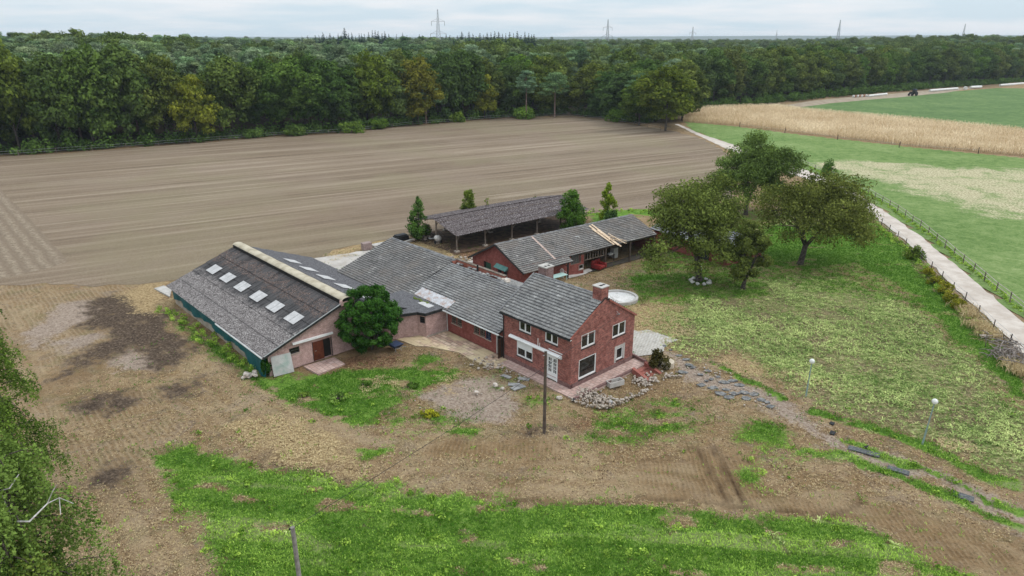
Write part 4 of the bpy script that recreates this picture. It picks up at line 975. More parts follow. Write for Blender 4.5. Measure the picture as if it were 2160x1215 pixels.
for s_ in (19.55, 23.15, 26.68, 30.32, 33.85, 37.42):
    a = s_ - (S0 - 0.38)
    for k in (0, 1):
        mb = MB(); n = 12; k0 = 0
        for j in range(n + 1):
            u = a + k * 0.95 + 0.92 * j / n
            for v in (0.495 * LV, 0.645 * LV): mb.v.append(tuple(P0 + AX * u + V * v + N_ * (0.122 + 0.012 * math.sin(j * PI / 1.5))))
        for j in range(n): mb.f.append((2 * j, 2 * j + 2, 2 * j + 3, 2 * j + 1))
        mb.build("skylight", m_skylight, barn)
P1 = W(S0 - 0.38, RE, zq(RE)); VR = W(S0 - 0.38, T1, zq(T1)) - P1; LVR = np.linalg.norm(VR)
# the far slope is cut short where the wing's roof begins
P1a = W(33.1, -0.55, zq(-0.55)); VRa = W(33.1, T1, zq(T1)) - P1a
corrugated("roof_slope", m_corr_plain, barn, P1a, AX, VRa, S1 - 33.0, np.linalg.norm(VRa), rows=5, seed=4)
corrugated("roof_slope", m_corr_plain, barn, P1, AX, VR, 33.1 - S0 + 0.38, LVR, rows=5, seed=5)
NR = np.cross(AX, VR / LVR); NR = NR if NR[2] > 0 else -NR
for s_ in (19.6, 23.4, 27.0, 30.6, 34.2):
    mb = MB(); a = s_ - (S0 - 0.38); n = 16
    for j in range(n + 1):
        u = a + 1.75 * j / n
        for v in (0.56 * LVR, 0.74 * LVR): mb.v.append(tuple(P1 + AX * u + VR / LVR * v + NR * (0.122 + 0.012 * math.sin(j * PI / 1.5))))
    for j in range(n): mb.f.append((2 * j, 2 * j + 2, 2 * j + 3, 2 * j + 1))
    mb.build("skylight", m_skylight, barn)
mb = MB(); n = 10; tm = (T0 + T1) / 2
for s_ in np.linspace(S0 - 0.42, S1 + 0.1, 40):
    for k in range(n + 1):
        t = PI * k / n; mb.v.append(tuple(W(s_, tm - 0.53 * math.cos(t), 4.88 + 0.25 * math.sin(t) + 0.012 * math.sin(s_ * 2.1))))
for i in range(39):
    for k in range(n): mb.f.append((i * (n + 1) + k, (i + 1) * (n + 1) + k, (i + 1) * (n + 1) + k + 1, i * (n + 1) + k + 1))
rv = mb.build("ridge_vent", m_ridgevent, barn, smooth=True)
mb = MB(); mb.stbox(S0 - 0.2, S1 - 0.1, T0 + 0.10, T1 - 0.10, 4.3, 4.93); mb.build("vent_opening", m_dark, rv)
mb = MB(); mb.stbox(S0 - 0.44, S0 - 0.2, T0 + 0.02, T0 + 0.22, 4.45, 4.93); mb.stbox(S0 - 0.44, S0 - 0.2, T1 - 0.22, T1 - 0.02, 4.45, 4.93); mb.stbox(S0 - 0.30, S0 - 0.2, T0 + 0.22, T1 - 0.22, 4.40, 4.72); mb.build("vent_cheek", m_pink, rv)
mb = MB(); board(mb, W(S0 - 0.36, LE, LZ - 0.06), W(S0 - 0.36, T0, RZB - 0.06), 0.06, 0.20); board(mb, W(S0 - 0.36, T1, zq(T1) - 0.06), W(S0 - 0.36, RE, zq(RE) - 0.06), 0.06, 0.2); mb.build("verge_board", m_frame_dark, barn)
mb = MB(); board(mb, W(S0 - 0.39, LE + 0.1, LZ + 0.10), W(S0 - 0.39, T0, RZB + 0.07), 0.05, 0.05); mb.build("verge_trim", m_metal, barn)
gt = MB(); board(gt, W(S0 - 0.3, LE - 0.02, LZ - 0.04), W(S0 + 9.5, LE - 0.02, LZ - 0.04), 0.12, 0.11); gt.build("gutter", m_white, barn)
window(barn, pg3, holes[0], frame=m_frame_dark, bar=0.06, mull=(), trans=(0.5,), sill=m_concwall)
a, b, c, d = holes[1]
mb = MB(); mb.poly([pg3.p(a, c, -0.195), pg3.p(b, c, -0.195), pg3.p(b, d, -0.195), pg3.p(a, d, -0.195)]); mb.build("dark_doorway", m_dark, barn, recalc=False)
mb = MB(); pg3.box(mb, a + 0.02, a + 0.98, c, d - 0.02, -0.07, -0.02); pg3.box(mb, a + 0.10, a + 0.9, c + 0.12, c + 0.75, -0.02, -0.005); pg3.box(mb, a + 0.10, a + 0.9, c + 0.9, d - 0.14, -0.02, -0.005); dd = mb.build("door", m_brown_door, barn)
mb = MB(); mb.tube([pg3.p(a + 0.16, 0.95, -0.01), pg3.p(a + 0.16, 0.95, 0.05), pg3.p(a + 0.28, 0.95, 0.05)], 0.015); mb.build("handle", m_metal, dd)
for x0, x1 in ((a - 0.05, a), (b, b + 0.06)): mb = MB(); pg3.box(mb, x0, x1, c, d + 0.05, -0.1, 0.02); mb.build("door_jamb", m_frame_dark, barn)
mb = MB(); board(mb, pg3.p(-14.15, 2.24, 0.10), pg3.p(-10.45, 2.16, 0.10), 0.20, 0.16); mb.build("track_cover", m_white, barn)
mb = MB(); mb.stbox(S0 - 0.25, S0 - 0.0, -8.6, -8.4, 3.55, 3.75); mb.build("outdoor_light", m_white, barn)

# annex between the barn and the wing
annex = thing("pink_annex", "small pink brick annex with flat dark roof and a slatted vent window", "annex", W(17, -2))
fp = [W(18.34, -6.8), W(16.72, -2.62), W(15.9, -2.26), W(15.88, 0.1), W(18.34, 0.1)]
mb = MB()
for p, q in ((fp[0], fp[1]), (fp[2], fp[3])): mb.poly([p, q, q + ZX * 2.3, p + ZX * 2.3])
uu = (fp[2] - fp[1]); Lh = np.linalg.norm(uu); uu = uu / Lh; nv = np.cross(uu, ZX); nv = nv if nv @ (-BX) > 0 else -nv
pa = Plane(fp[1], uu, nv); hh_ = (Lh * 0.26, Lh * 0.86, 1.35, 2.0); wall(mb, pa, 0, Lh, 0, 2.3, [hh_], rev=0.12)
mb.build("wall", m_pink, annex, recalc=False)
window(annex, pa, hh_, frame=m_frame_dark, bar=0.05, mull=(), trans=(0.33, 0.66), sill=None, pane=m_dark)
fo = [W(18.34, -7.0), W(16.55, -2.75), W(15.75, -2.42), W(15.70, -0.3), W(17.5, -0.3), W(22.4, -0.3), W(22.4, -2.6), W(20.5, -2.9)]
mb = MB(); mb.prism(fo, 2.18, 2.42); mb.build("fascia", m_frame_dark, annex)
mb = MB(); mb.prism([p * 1.0 + (W(18, -2) - p) * np.array([.02, .02, 0]) for p in fo], 2.421, 2.46); mb.build("flat_roof", m_corr_plain, annex)
mb = MB(); mb.stbox(16.6, 18.3, -1.45, -0.75, 2.48, 2.52); mb.build("roof_light", m_skylight, annex)
mb = MB(); mb.prism([fp[2] + np.array([0, 0, 0]), fp[3], fp[3] - AX * 0.16, fp[2] - AX * 0.16], 0, 0.12); mb.build("step", m_concwall, annex)
zsheet = MB(); n = 34; V_ = []
for i in range(n + 1):
    s_ = 15.2 + 5.3 * i / n; h = 0.07 * (i % 2)
    for t in (-0.35, 0.2, 0.78): zsheet.v.append(tuple(W(s_ + (t + 0.35) * 0.12, t, zr(t) + 0.15 + h)))
for i in range(n):
    for k in range(2): zsheet.f.append((i * 3 + k, i * 3 + 3 + k, i * 3 + 4 + k, i * 3 + 1 + k))
tag(zsheet.build("metal_sheet", m_zinc), "ribbed silvery metal sheet with rust lying on the wing's roof edge", "roof sheet")
mo = MB()
for i in range(14): mo.rock(W(17.6 + i * 0.17, -0.8 + 0.1 * math.sin(i), 2.48), 0.16, i, 0.5)
o = mo.build("moss_clump", mottled("moss", (0.06, 0.09, 0.01), (0.12, 0.14, 0.02), 4)); tag(o, "yellow-green moss strip on the annex roof below the metal sheet", "moss")
# ------------------------------------------------------------------ the long outbuilding across the yard
def pxpl(pl, px, py):
    """where the sight line of a photo pixel meets a wall plane: (u, z)"""
    d = np.array(ray(px, py)); o = np.array([0, 0, CAMH]); k = ((pl.o - o) @ pl.n) / (d @ pl.n); q = o + d * k
    return float((q - pl.o) @ pl.u), float(q[2])
r5 = math.radians(5.0)
OU = -math.sin(r5) * AX + math.cos(r5) * BX           # along the building
OV = math.cos(r5) * AX + math.sin(r5) * BX            # across, away from the camera
O0 = W(19.95, 14.05)
def Q(a, c, z=0.0): return O0 + OU * a + OV * c + ZX * z
shed = thing("brick_outbuilding", "low brick outbuilding with long sagging tiled roof, green doors and open bays", "outbuilding", Q(11, 5))
CR, ZR_, OL = 4.75, 3.76, 22.6
pgo = Plane(Q(0, 0), OV, -OU); pfo = Plane(Q(0, 0.42), OU, -OV)
def rect(pl, x0, y0, x1, y1):
    a, b = pxpl(pl, x0, (y0 + y1) / 2)[0], pxpl(pl, x1, (y0 + y1) / 2)[0]; xm = (x0 + x1) / 2
    z0, z1 = pxpl(pl, xm, y1)[1], pxpl(pl, xm, y0)[1]
    return (min(a, b), max(a, b), z0, z1)
gh = [rect(pgo, 1020, 553, 1036, 571), rect(pgo, 1050, 565, 1058, 576), rect(pgo, 1062, 569, 1070, 580), rect(pgo, 1002.5, 557, 1005.5, 565)]
mb = MB(); wall(mb, pgo, 0.3, 9.9, -0.3, 1.05, [(a, b, c, min(d, 1.05)) for a, b, c, d in gh if c < 1.05])
front_open = 9.0
# gable above 1.05 with the openings' tops cut as strips
zt = lambda c: ZR_ - 0.03 - (0.40 * (CR - c) if c < CR else 0.53 * (c - CR))
cuts = sorted({0.3, 9.9, CR, *[v for h in gh for v in h[:2]]})
for a, b in zip(cuts, cuts[1:]):
    m = (a + b) / 2; lo = 1.05
    for h in gh:
        if h[0] < m < h[1] and h[3] > 1.05: lo = h[3]
    if max(zt(a), zt(b)) > lo: mb.poly([pgo.p(a, lo), pgo.p(b, lo), pgo.p(b, max(lo, zt(b))), pgo.p(a, max(lo, zt(a)))])
fw = [rect(pfo, 1204, 534, 1226, 557), rect(pfo, 1221, 558, 1231, 568), rect(pfo, 1146, 565, 1167, 586)]
fw[2] = (fw[2][0], fw[2][1], -0.2, 1.5)
fw[1] = (fw[1][0], fw[1][1], min(fw[1][2], fw[0][2] - 0.62), fw[0][2] - 0.12) if fw[1][3] > fw[0][2] else fw[1]
wall(mb, pfo, 0.0, front_open, -0.9, 2.05, fw)
pko = Plane(Q(0, 9.9), OU, OV); wall(mb, pko, 0, OL, -0.9, 1.05)
pso = Plane(Q(front_open, 0.42), OV, OU); wall(mb, pso, 0, 9.4, -0.9, 2.0)
peo = Plane(Q(OL, 0), OV, OU); mb.poly([peo.p(0.42, -0.9), peo.p(9.9, -0.9), peo.p(9.9, 1.05), peo.p(CR, ZR_), peo.p(0.42, 2.0)])
mb.build("wall", m_brick_old, shed, recalc=False)
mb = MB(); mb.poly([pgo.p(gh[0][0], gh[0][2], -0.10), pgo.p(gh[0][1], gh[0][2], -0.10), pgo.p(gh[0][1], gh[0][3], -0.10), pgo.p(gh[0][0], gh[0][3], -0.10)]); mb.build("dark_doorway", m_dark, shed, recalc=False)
mb = MB(); a, b, c, d = gh[0]; pgo.box(mb, a + 0.0, a + (b - a) * 0.66, c, d, -0.06, -0.01); mb.build("door", m_green_door, shed)
for h in gh[1:3]: window(shed, pgo, h, frame=m_frame_dark, bar=0.06, mull=(0.5,), trans=(0.5,), sill=m_concwall)
mb = MB(); a, b, c, d = gh[3]; pgo.box(mb, a, b, c, d, -0.1, -0.08); mb.build("vent_slot", m_dark, shed)
a0, b0 = gh[2][0] - 0.25, gh[1][1] + 0.25; a0, b0 = min(gh[1][0], gh[2][0]) - 0.2, max(gh[1][1], gh[2][1]) + 0.2; zt_ = max(gh[1][3], gh[2][3])
mb = MB(); mb.poly([pgo.p(a0, zt_ + 0.42, 0.02), pgo.p(b0, zt_ + 0.42, 0.02), pgo.p(b0, zt_ + 0.02, 0.5), pgo.p(a0, zt_ + 0.02, 0.5)]); mb.poly([pgo.p(a0, zt_ + 0.42, 0.02), pgo.p(a0, zt_ + 0.02, 0.5), pgo.p(a0, zt_ + 0.02, 0.02)]); mb.poly([pgo.p(b0, zt_ + 0.42, 0.02), pgo.p(b0, zt_ + 0.02, 0.5), pgo.p(b0, zt_ + 0.02, 0.02)]); mb.build("awning", m_awning, shed)
window(shed, pfo, fw[0], frame=m_wood, bar=0.06, mull=(0.25, 0.5, 0.75), sill=None, pane=mottled("grey_curtain", (0.05, 0.05, 0.05), (0.12, 0.115, 0.11), 6))
window(shed, pfo, fw[1], frame=m_offwhite, bar=0.07, mull=(), sill=m_concwall)
mb = MB(); a, b, c, d = fw[2]; pfo.box(mb, a, b, c, d, -0.1, -0.04); pfo.box(mb, a, (a + b) / 2 - 0.01, c, d, -0.04, -0.02); dd = mb.build("door", m_green_door, shed)
# inside of the open bays
mb = MB(); mb.poly([Q(front_open, 9.8, -0.9), Q(OL, 9.8, -0.9), Q(OL, 9.8, 1.2), Q(front_open, 9.8, 1.2)]); mb.build("back_boarding", m_wood, shed, recalc=False)
mb = MB(); mb.poly([Q(front_open, 0.3, -0.70), Q(OL + 1, 0.3, -0.70), Q(OL + 1, 9.8, -0.70), Q(front_open, 9.8, -0.70)]); mb.build("floor_slab", mottled("dirty_floor", (0.05, 0.043, 0.036), (0.10, 0.085, 0.07)), shed, recalc=False)
for a in (13.4, 17.8, 22.3):
    mb = MB(); mb.obox(Q(a, 0.45), OU, OV, ZX, (-0.09, 0.09), (-0.09, 0.09), (-0.8, 1.95)); mb.build("post", m_pole, shed)
mb = MB(); board(mb, Q(front_open, 0.45, 1.88), Q(OL, 0.45, 1.88), 0.14, 0.2); mb.build("lintel_beam", m_pole, shed)
mb = MB(); board(mb, Q(front_open + .05, 0.5, 0.92), Q(13.3, 0.5, 0.92), 0.06, 0.10)
for i in range(9): mb.obox(Q(front_open + 0.4 + i * 0.45, 0.5), OU, OV, ZX, (0, 0.1), (-0.02, 0.02), (0.97, 1.8 + 0.1 * math.sin(i * 2.1)))
mb.build("slatted_screen", m_wood, shed)
# porch
pp = Q(pxpl(Plane(Q(0, -0.45), OU, -OV), 1198, 570)[0], -0.45)
mb = MB(); mb.obox(pp, OU, OV, ZX, (-0.07, 0.07), (-0.07, 0.07), (-0.6, 1.66)); board(mb, pp + ZX * 1.0, pp - OU * 0.7 + ZX * 1.62, 0.08, 0.08); mb.build("porch_post", m_frame_dark, shed)
PE = 7.45
P0 = Q(-0.45, -0.62, ZR_ - 0.40 * (CR + 0.62)); V = Q(-0.45, CR, ZR_) - P0; lv = np.linalg.norm(V); cutv = lv * 0.9 / (CR + 0.62)
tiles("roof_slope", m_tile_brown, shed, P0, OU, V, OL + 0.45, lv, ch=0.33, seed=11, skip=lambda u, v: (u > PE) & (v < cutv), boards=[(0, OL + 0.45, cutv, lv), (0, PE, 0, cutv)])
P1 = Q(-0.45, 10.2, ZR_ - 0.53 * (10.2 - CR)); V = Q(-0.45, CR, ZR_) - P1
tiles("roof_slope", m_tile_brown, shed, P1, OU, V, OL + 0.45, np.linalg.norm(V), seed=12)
ridge_caps("ridge_tiles", m_ridge, shed, Q(-0.5, CR, ZR_ + 0.05), Q(OL, CR, ZR_ + 0.05))
mb = MB(); zf = lambda c: ZR_ - 0.40 * (CR - c)
board(mb, Q(-0.48, -0.62, zf(-0.62) - 0.03), Q(-0.48, CR, ZR_ - 0.03), 0.05, 0.13); board(mb, Q(-0.48, 10.2, ZR_ - 0.53 * (10.2 - CR) - .03), Q(-0.48, CR, ZR_ - 0.03), 0.05, 0.13); mb.build("verge_board", m_frame_dark, shed)
mb = MB(); board(mb, Q(5.0, 0.3, zf(0.3) + 0.08), Q(5.0, CR - 0.1, ZR_ + 0.06), 0.28, 0.04); mb.build("bare_roof_strip", mottled("pinkish_lath", (0.36, 0.26, 0.22), (0.5, 0.38, 0.33)), shed)
mb = MB(); mb.obox(Q(10.6, 2.8, zf(2.8) + 0.09), OU, OV, ZX, (0, 0.55), (0, 0.4), (0, 0.12)); mb.build("roof_hatch", m_greystone, shed)
rg = random.Random(9)
for i, (x0, c0, x1, c1, w) in enumerate([(15.1, 4.3, 15.5, 0.2, 0.30), (15.6, 4.4, 16.1, -0.4, 0.26), (14.85, 3.6, 15.3, 0.5, 0.14), (15.45, 3.2, 15.9, -0.2, 0.34), (16.0, 1.6, 17.6, 0.1, 0.16), (15.8, 1.2, 17.2, -0.3, 0.12), (15.3, 1.0, 16.9, 0.6, 0.10), (16.2, 2.0, 16.9, -0.3, 0.14)]):
    mb = MB(); x0 -= 0.9; x1 -= 0.9; board(mb, Q(x0, c0, zf(c0) + 0.13 + 0.03 * i), Q(x1, c1, zf(c1) + 0.15 + 0.035 * i), w, 0.05)
    tag(mb.build("plank", m_newwood), ["widest pale plank lying down the outbuilding roof slope", "long pale plank down the roof with its end past the eave", "short narrow plank at the top of the roof slope planks", "broad plank in the middle of the planks on the roof"][i] if i < 4 else "splintered pale lath crossing the planks at the roof edge", "plank", "fresh planks on the outbuilding roof")

# low annex building half hidden behind the orchard trees
hid = thing("orchard_shed", "low brick shed with pale slate roof half hidden behind the walnut trees", "shed", GG(1440, 520))
A1 = GG(1378, 512); B1 = GG(1532, 560); A1[2] = B1[2] = 0; du = B1 - A1; LH = np.linalg.norm(du); du = du / LH; dv = np.array([-du[1], du[0], 0]); dv = dv if dv[1] > 0 else -dv
mb = MB(); mb.obox(A1, du, dv, ZX, (0, LH), (0, 6.5), (-0.9, 1.75)); mb.build("wall", m_brick_old, hid)
m_slateroof = tile_mat("pale_slate_roof", [(0.20, 0.20, 0.205), (0.30, 0.30, 0.305), (0.38, 0.38, 0.385), (0.46, 0.46, 0.46)], 0.15)
P0 = A1 - du * 0.4 - dv * 0.45 + ZX * 1.75; V = A1 - du * 0.4 + dv * 3.25 + ZX * 3.25 - P0
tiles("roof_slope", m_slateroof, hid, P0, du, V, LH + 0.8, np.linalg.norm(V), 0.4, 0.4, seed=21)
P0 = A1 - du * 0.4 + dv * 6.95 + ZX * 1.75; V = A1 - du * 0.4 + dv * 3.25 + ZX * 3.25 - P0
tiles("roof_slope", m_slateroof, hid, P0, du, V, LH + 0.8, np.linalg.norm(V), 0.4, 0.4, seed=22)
ridge_caps("ridge_tiles", m_ridge, hid, A1 - du * 0.4 + dv * 3.25 + ZX * 3.28, A1 + du * (LH + 0.4) + dv * 3.25 + ZX * 3.28)
mb = MB(); mb.obox(A1, du, dv, ZX, (LH * 0.62, LH * 0.78), (-0.03, 0.0), (-0.5, 1.4)); mb.build("door", m_frame_dark, hid)
for e in (0, LH):
    mb = MB(); q = A1 + du * e; mb.poly([q + ZX * 1.75, q + dv * 6.5 + ZX * 1.75, q + dv * 3.25 + ZX * 3.2]); mb.build("gable", m_brick_old, hid, recalc=False)

# ------------------------------------------------------------------ the open pole shelter
shel = thing("pole_shelter", "open timber pole shelter with sagging lichen-covered corrugated roof over bare soil", "shelter", G(1060, 500))
F0 = G(964, 532); ang = math.radians(38.3); SU = np.array([math.cos(ang), math.sin(ang), 0]); SV = np.array([-math.sin(ang), math.cos(ang), 0])
SLN, SWD, SE, SR = 22.6, 9.8, 2.45, 3.55
X = lambda a, c, z=0.0: F0 + SU * a + SV * c + ZX * z
P0 = X(-0.5, -0.7, SE - 0.12); V = X(-0.5, SWD / 2, SR) - P0
corrugated("roof_slope", m_corr_shed, shel, P0, SU, V, SLN + 1, np.linalg.norm(V), 0.42, 0.055, 4, 7, sag=-0.12)
P0 = X(-0.5, SWD + 0.7, SE - 0.12); V = X(-0.5, SWD / 2, SR) - P0
corrugated("roof_slope", m_corr_shed, shel, P0, SU, V, SLN + 1, np.linalg.norm(V), 0.42, 0.055, 4, 8, sag=-0.12)
mb = MB()
for i in range(24):
    a = i / 24 * (SLN + 1) - 0.5; b = a + 1.02; f = lambda a: 0.12 * math.sin(max(0, min(1, (a + 0.5) / (SLN + 1))) * PI)
    board(mb, X(a, SWD / 2, SR + 0.05 + f(a)), X(b, SWD / 2, SR + 0.07 + f(b)), 0.42, 0.04)
mb.build("ridge_sheet", m_corr_shed, shel)
rg = random.Random(4)
for i in range(6):
    a = SLN * i / 5
    for c, z in ((0, SE), (SWD / 2, SR - 0.1), (SWD, SE)):
        if c == SWD / 2 and i % 2: continue
        mb = MB(); l = (rg.uniform(-.06, .06), rg.uniform(-.06, .06))
        mb.tube([X(a, c, -0.1), X(a + l[0], c + l[1], z)], [0.12, 0.10], 7); board(mb, X(a, c, z - 0.9), X(a + (0.75 if i < 5 else -0.75), c, z - 0.05), 0.07, 0.09)
        p_ = mb.build("post", m_wood, shel)
        mb = MB(); mb.obox(X(a, c), SU, SV, ZX, (-0.28, 0.28), (-0.28, 0.28), (-0.1, 0.22)); mb.build("footing", m_concwall, p_)
for c, z in ((0, SE), (SWD, SE), (SWD / 2, SR - 0.06)):
    mb = MB(); board(mb, X(-0.3, c, z - 0.06), X(SLN + 0.3, c, z - 0.06), 0.12, 0.16); mb.build("beam", m_wood, shel)
for i in range(6):
    a = SLN * i / 5; mb = MB(); board(mb, X(a, -0.6, SE - 0.16), X(a, SWD / 2, SR - 0.10), 0.08, 0.12); board(mb, X(a, SWD + 0.6, SE - 0.16), X(a, SWD / 2, SR - 0.10), 0.08, 0.12); mb.build("rafter", m_wood, shel)
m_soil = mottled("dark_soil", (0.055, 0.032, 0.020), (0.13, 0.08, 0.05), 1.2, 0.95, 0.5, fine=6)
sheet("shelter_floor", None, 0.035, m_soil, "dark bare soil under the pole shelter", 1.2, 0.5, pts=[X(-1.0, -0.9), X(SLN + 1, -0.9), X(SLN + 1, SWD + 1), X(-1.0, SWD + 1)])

# ------------------------------------------------------------------ smaller things
def one(name, mb, mat, label, cat, group=None, smooth=False):
    return tag(mb.build(name, mat, smooth=smooth), label, cat, group)
def rise(px, py): p = GG(px, py); return p
# leaning panel
mb = MB(); p = [G(579, 795), G(621, 784)]; tp = [W(S0 - 0.03, pxpl(pg3, 571, 753)[0], pxpl(pg3, 571, 753)[1]), W(S0 - 0.03, pxpl(pg3, 612, 743)[0], pxpl(pg3, 612, 743)[1])]
nn_ = np.array([-0.02, -0.03, 0.01]); mb.box8([p[0], p[1], p[1] + nn_, p[0] + nn_, tp[0], tp[1], tp[1] + nn_, tp[0] + nn_])
one("sheet_panel", mb, mottled("weathered_panel", (0.36, 0.36, 0.345), (0.47, 0.46, 0.445), 0.8, c3=(0.30, 0.37, 0.33)), "pale grey sheet panel leaning on the barn's gable corner", "panel")
# climbing ivy at the barn corner and weeds come with the plants
# stone pile
for i in range(16):
    a = rg.uniform(0, 6.28); q = GG(530, 795) + np.array([rg.uniform(-0.55, 0.55), rg.uniform(-0.35, 0.35), 0.12 + (0.2 if i > 9 else 0)])
    mb = MB(); mb.rock((0, 0, 0), rg.uniform(0.16, 0.26), i + 40); o = mb.build("boulder", m_stone, loc=q); tag(o, "pale boulder in the small stone heap by the barn corner", "boulder", "boulders heaped by the barn corner")
# dark blue wheelbarrow behind the laurel
wb = thing("wheelbarrow", "dark blue wheelbarrow tray resting by the laurel bush", "wheelbarrow", G(835, 738)); q = G(835, 738)
mb = MB(); u = AX * 1.0; v = BX
mb.box8([q - u * .3 - v * .3 + ZX * .28, q + u * .35 - v * .3 + ZX * .28, q + u * .35 + v * .3 + ZX * .28, q - u * .3 + v * .3 + ZX * .28, q - u * .62 - v * .5 + ZX * .66, q + u * .62 - v * .5 + ZX * .6, q + u * .62 + v * .5 + ZX * .6, q - u * .62 + v * .5 + ZX * .66]); mb.build("tray", m_bluegrey, wb)
mb = MB(); mb.lathe((0, 0, 0), [(0.05, -.05), (0.2, -.05), (0.22, 0), (0.2, .05), (0.05, .05)], 14); mb.v = [(q + u * .8 + u * a_ + ZX * (0.22 + b_) + v * c_) for a_, b_, c_ in mb.v]; mb.build("wheel", m_black, wb)
for sgn in (-1, 1):
    mb = MB(); mb.tube([q + u * .8 + v * .1 * sgn + ZX * .22, q - u * .2 + v * .28 * sgn + ZX * .3, q - u * 1.1 + v * .32 * sgn + ZX * .62], 0.025); mb.build("handle", m_metal, wb)
    mb = MB(); mb.tube([q - u * .35 + v * .28 * sgn + ZX * .34, q - u * .45 + v * .28 * sgn], 0.02); mb.build("leg", m_metal, wb)
# fire extinguisher
q = G(1060, 751); q[2] = 0.035; fe = thing("fire_extinguisher", "red fire extinguisher standing beside the wing's dark doorway", "extinguisher", q)
mb = MB(); mb.lathe(q, [(0.10, 0), (0.115, .03), (0.115, .46), (0.07, .56), (0.03, .60)], 12); mb.build("cylinder", m_redpaint, fe, smooth=True)
mb = MB(); mb.lathe(q, [(0.035, .60), (0.035, .68)], 8); board(mb, q + ZX * .69, q + ZX * .72 + AX * .16, 0.04, 0.03); mb.build("valve", m_black, fe)
mb = MB(); mb.tube([q + ZX * .66, q + BX * -.12 + ZX * .62, q + BX * -.14 + ZX * .3], 0.018); mb.build("hose", m_black, fe)
mb = MB(); mb.lathe(q, [(0.117, .2), (0.117, .34)], 12); mb.build("sticker", m_offwhite, fe)
# stone trough
q = GG(1297, 812); tr = MB(); a1 = math.radians(28); tu = np.array([math.cos(a1), math.sin(a1), 0]); tv = np.array([-math.sin(a1), math.cos(a1), 0])
for a_, b_ in (((-.7, .7), (-.32, -.25)), ((-.7, .7), (.25, .32)), ((-.7, -.62), (-.25, .25)), ((.62, .7), (-.25, .25))): tr.obox(q, tu, tv, ZX, a_, b_, (0, .42))
tr.obox(q, tu, tv, ZX, (-.62, .62), (-.25, .25), (0, .12))
one("stone_trough", tr, m_conc, "grey stone trough lying in the rubble bed below the gable", "trough")
# brick steps from the terrace
st = thing("brick_steps", "red brick steps with low side walls leading down from the terrace", "steps", W(-2.2, 7.1))
for i in range(4):
    mb = MB(); mb.stbox(-1.352 - 0.42 * (i + 1), -1.352 - 0.42 * i, 6.35, 7.75, -0.6, -0.06 - 0.115 * i); mb.build("step", m_step, st)
for t_ in (6.06, 7.76):
    mb = MB(); o_ = W(0, t_, 0); mb.box8([W(-3.0, t_, -.6), W(-1.35, t_, -.6), W(-1.35, t_ + .28, -.6), W(-3.0, t_ + .28, -.6), W(-3.0, t_, -.22), W(-1.35, t_, .26), W(-1.35, t_ + .28, .26), W(-3.0, t_ + .28, -.22)]); w_ = mb.build("side_wall", m_step, st)
    mb = MB(); board(mb, W(-3.03, t_ + .14, -.20), W(-1.35, t_ + .14, .285), .30, .04); mb.build("coping", m_step, w_)
mb = MB(); board(mb, W(-1.30, -1.0, 0.10), W(-1.30, 6.1, 0.10), 0.16, 0.14); board(mb, W(-1.30, 8.1, .16), W(1.2, 8.45, .16), 0.2, 0.3)
one("terrace_kerb", mb, m_plinth, "dark red brick kerb along the terrace edge", "kerb")
# rubble: a low dry wall and scattered stones
zr0 = lambda x, y: float(zg(x, y))
line = [G(1207, 845), G(1260, 858), G(1295, 853), G(1330, 836), G(1372, 815), G(1388, 800)]
rub = MB(); cnt = 0
def scatter(px_pts, n, r0, r1, jit, seed, h=0.0):
    g_ = random.Random(seed)
    for i in range(n):
        f_ = g_.random() * (len(px_pts) - 1); k = int(f_); p_ = np.array(px_pts[k]) * (1 - f_ + k) + np.array(px_pts[k + 1]) * (f_ - k)
        q_ = G(*p_) + np.array([g_.gauss(0, jit), g_.gauss(0, jit), 0]); r_ = g_.uniform(r0, r1)
        q_[2] = zr0(q_[0], q_[1]) + r_ * 0.3 + h * g_.random(); rub.rock(q_, r_, i + seed * 100)
scatter([(1225, 836), (1255, 830), (1280, 840)], 260, 0.05, 0.12, 0.42, 1, 0.3); scatter([(1212, 846), (1262, 853), (1290, 850), (1330, 832), (1372, 812)], 150, 0.06, 0.13, 0.12, 2, 0.3)
scatter([(1345, 795), (1362, 800), (1375, 790)], 120, 0.06, 0.14, 0.4, 3, 0.25); scatter([(1405, 790), (1425, 785)], 22, 0.07, 0.15, 0.3, 4)
scatter([(1000, 770), (1025, 762), (1045, 775)], 40, 0.06, 0.16, 0.45, 5, 0.1); scatter([(880, 840), (960, 850), (1060, 860)], 60, 0.03, 0.08, 1.4, 6); scatter([(1100, 800), (1060, 785)], 20, 0.06, 0.12, 0.4, 7)
scatter([(1480, 775), (1520, 800), (1600, 850)], 50, 0.05, 0.11, 0.7, 8)
scatter([(905, 548), (960, 545), (1000, 548), (1040, 540)], 45, 0.08, 0.22, 0.5, 9)
tag(rub.build("rubble", mottled("broken_stone", (0.22, 0.17, 0.125), (0.52, 0.46, 0.40), 2.6, 0.95, 0.3, c3=(0.34, 0.26, 0.20))), "pale broken stones and mortar heaped around the terrace", None, None, "stuff")
for i, (x_, y_) in enumerate([(1180, 842), (1209, 846), (1288, 852), (1045, 815), (1005, 830), (1060, 822)]):
    q = GG(x_, y_); mb = MB(); mb.rock((0, 0, 0), (0.26, 0.22, 0.26, 0.30, 0.2, 0.2)[i], 70 + i, 0.6); o = mb.build("boulder", (m_stone, m_frame_dark, m_greystone, m_stone, m_stone, m_stone)[i], loc=q + ZX * 0.12)
    tag(o, ["pale flat boulder at the terrace corner by the pole", "dark hollow boulder at the tip of the terrace corner", "grey upright boulder at the end of the rubble heap", "sandy boulder lying on the bare patch near the wing", "small sandy boulder on the bare patch edge", "half buried sandy boulder nearest the broken slabs"][i], "boulder", "boulders around the terrace")
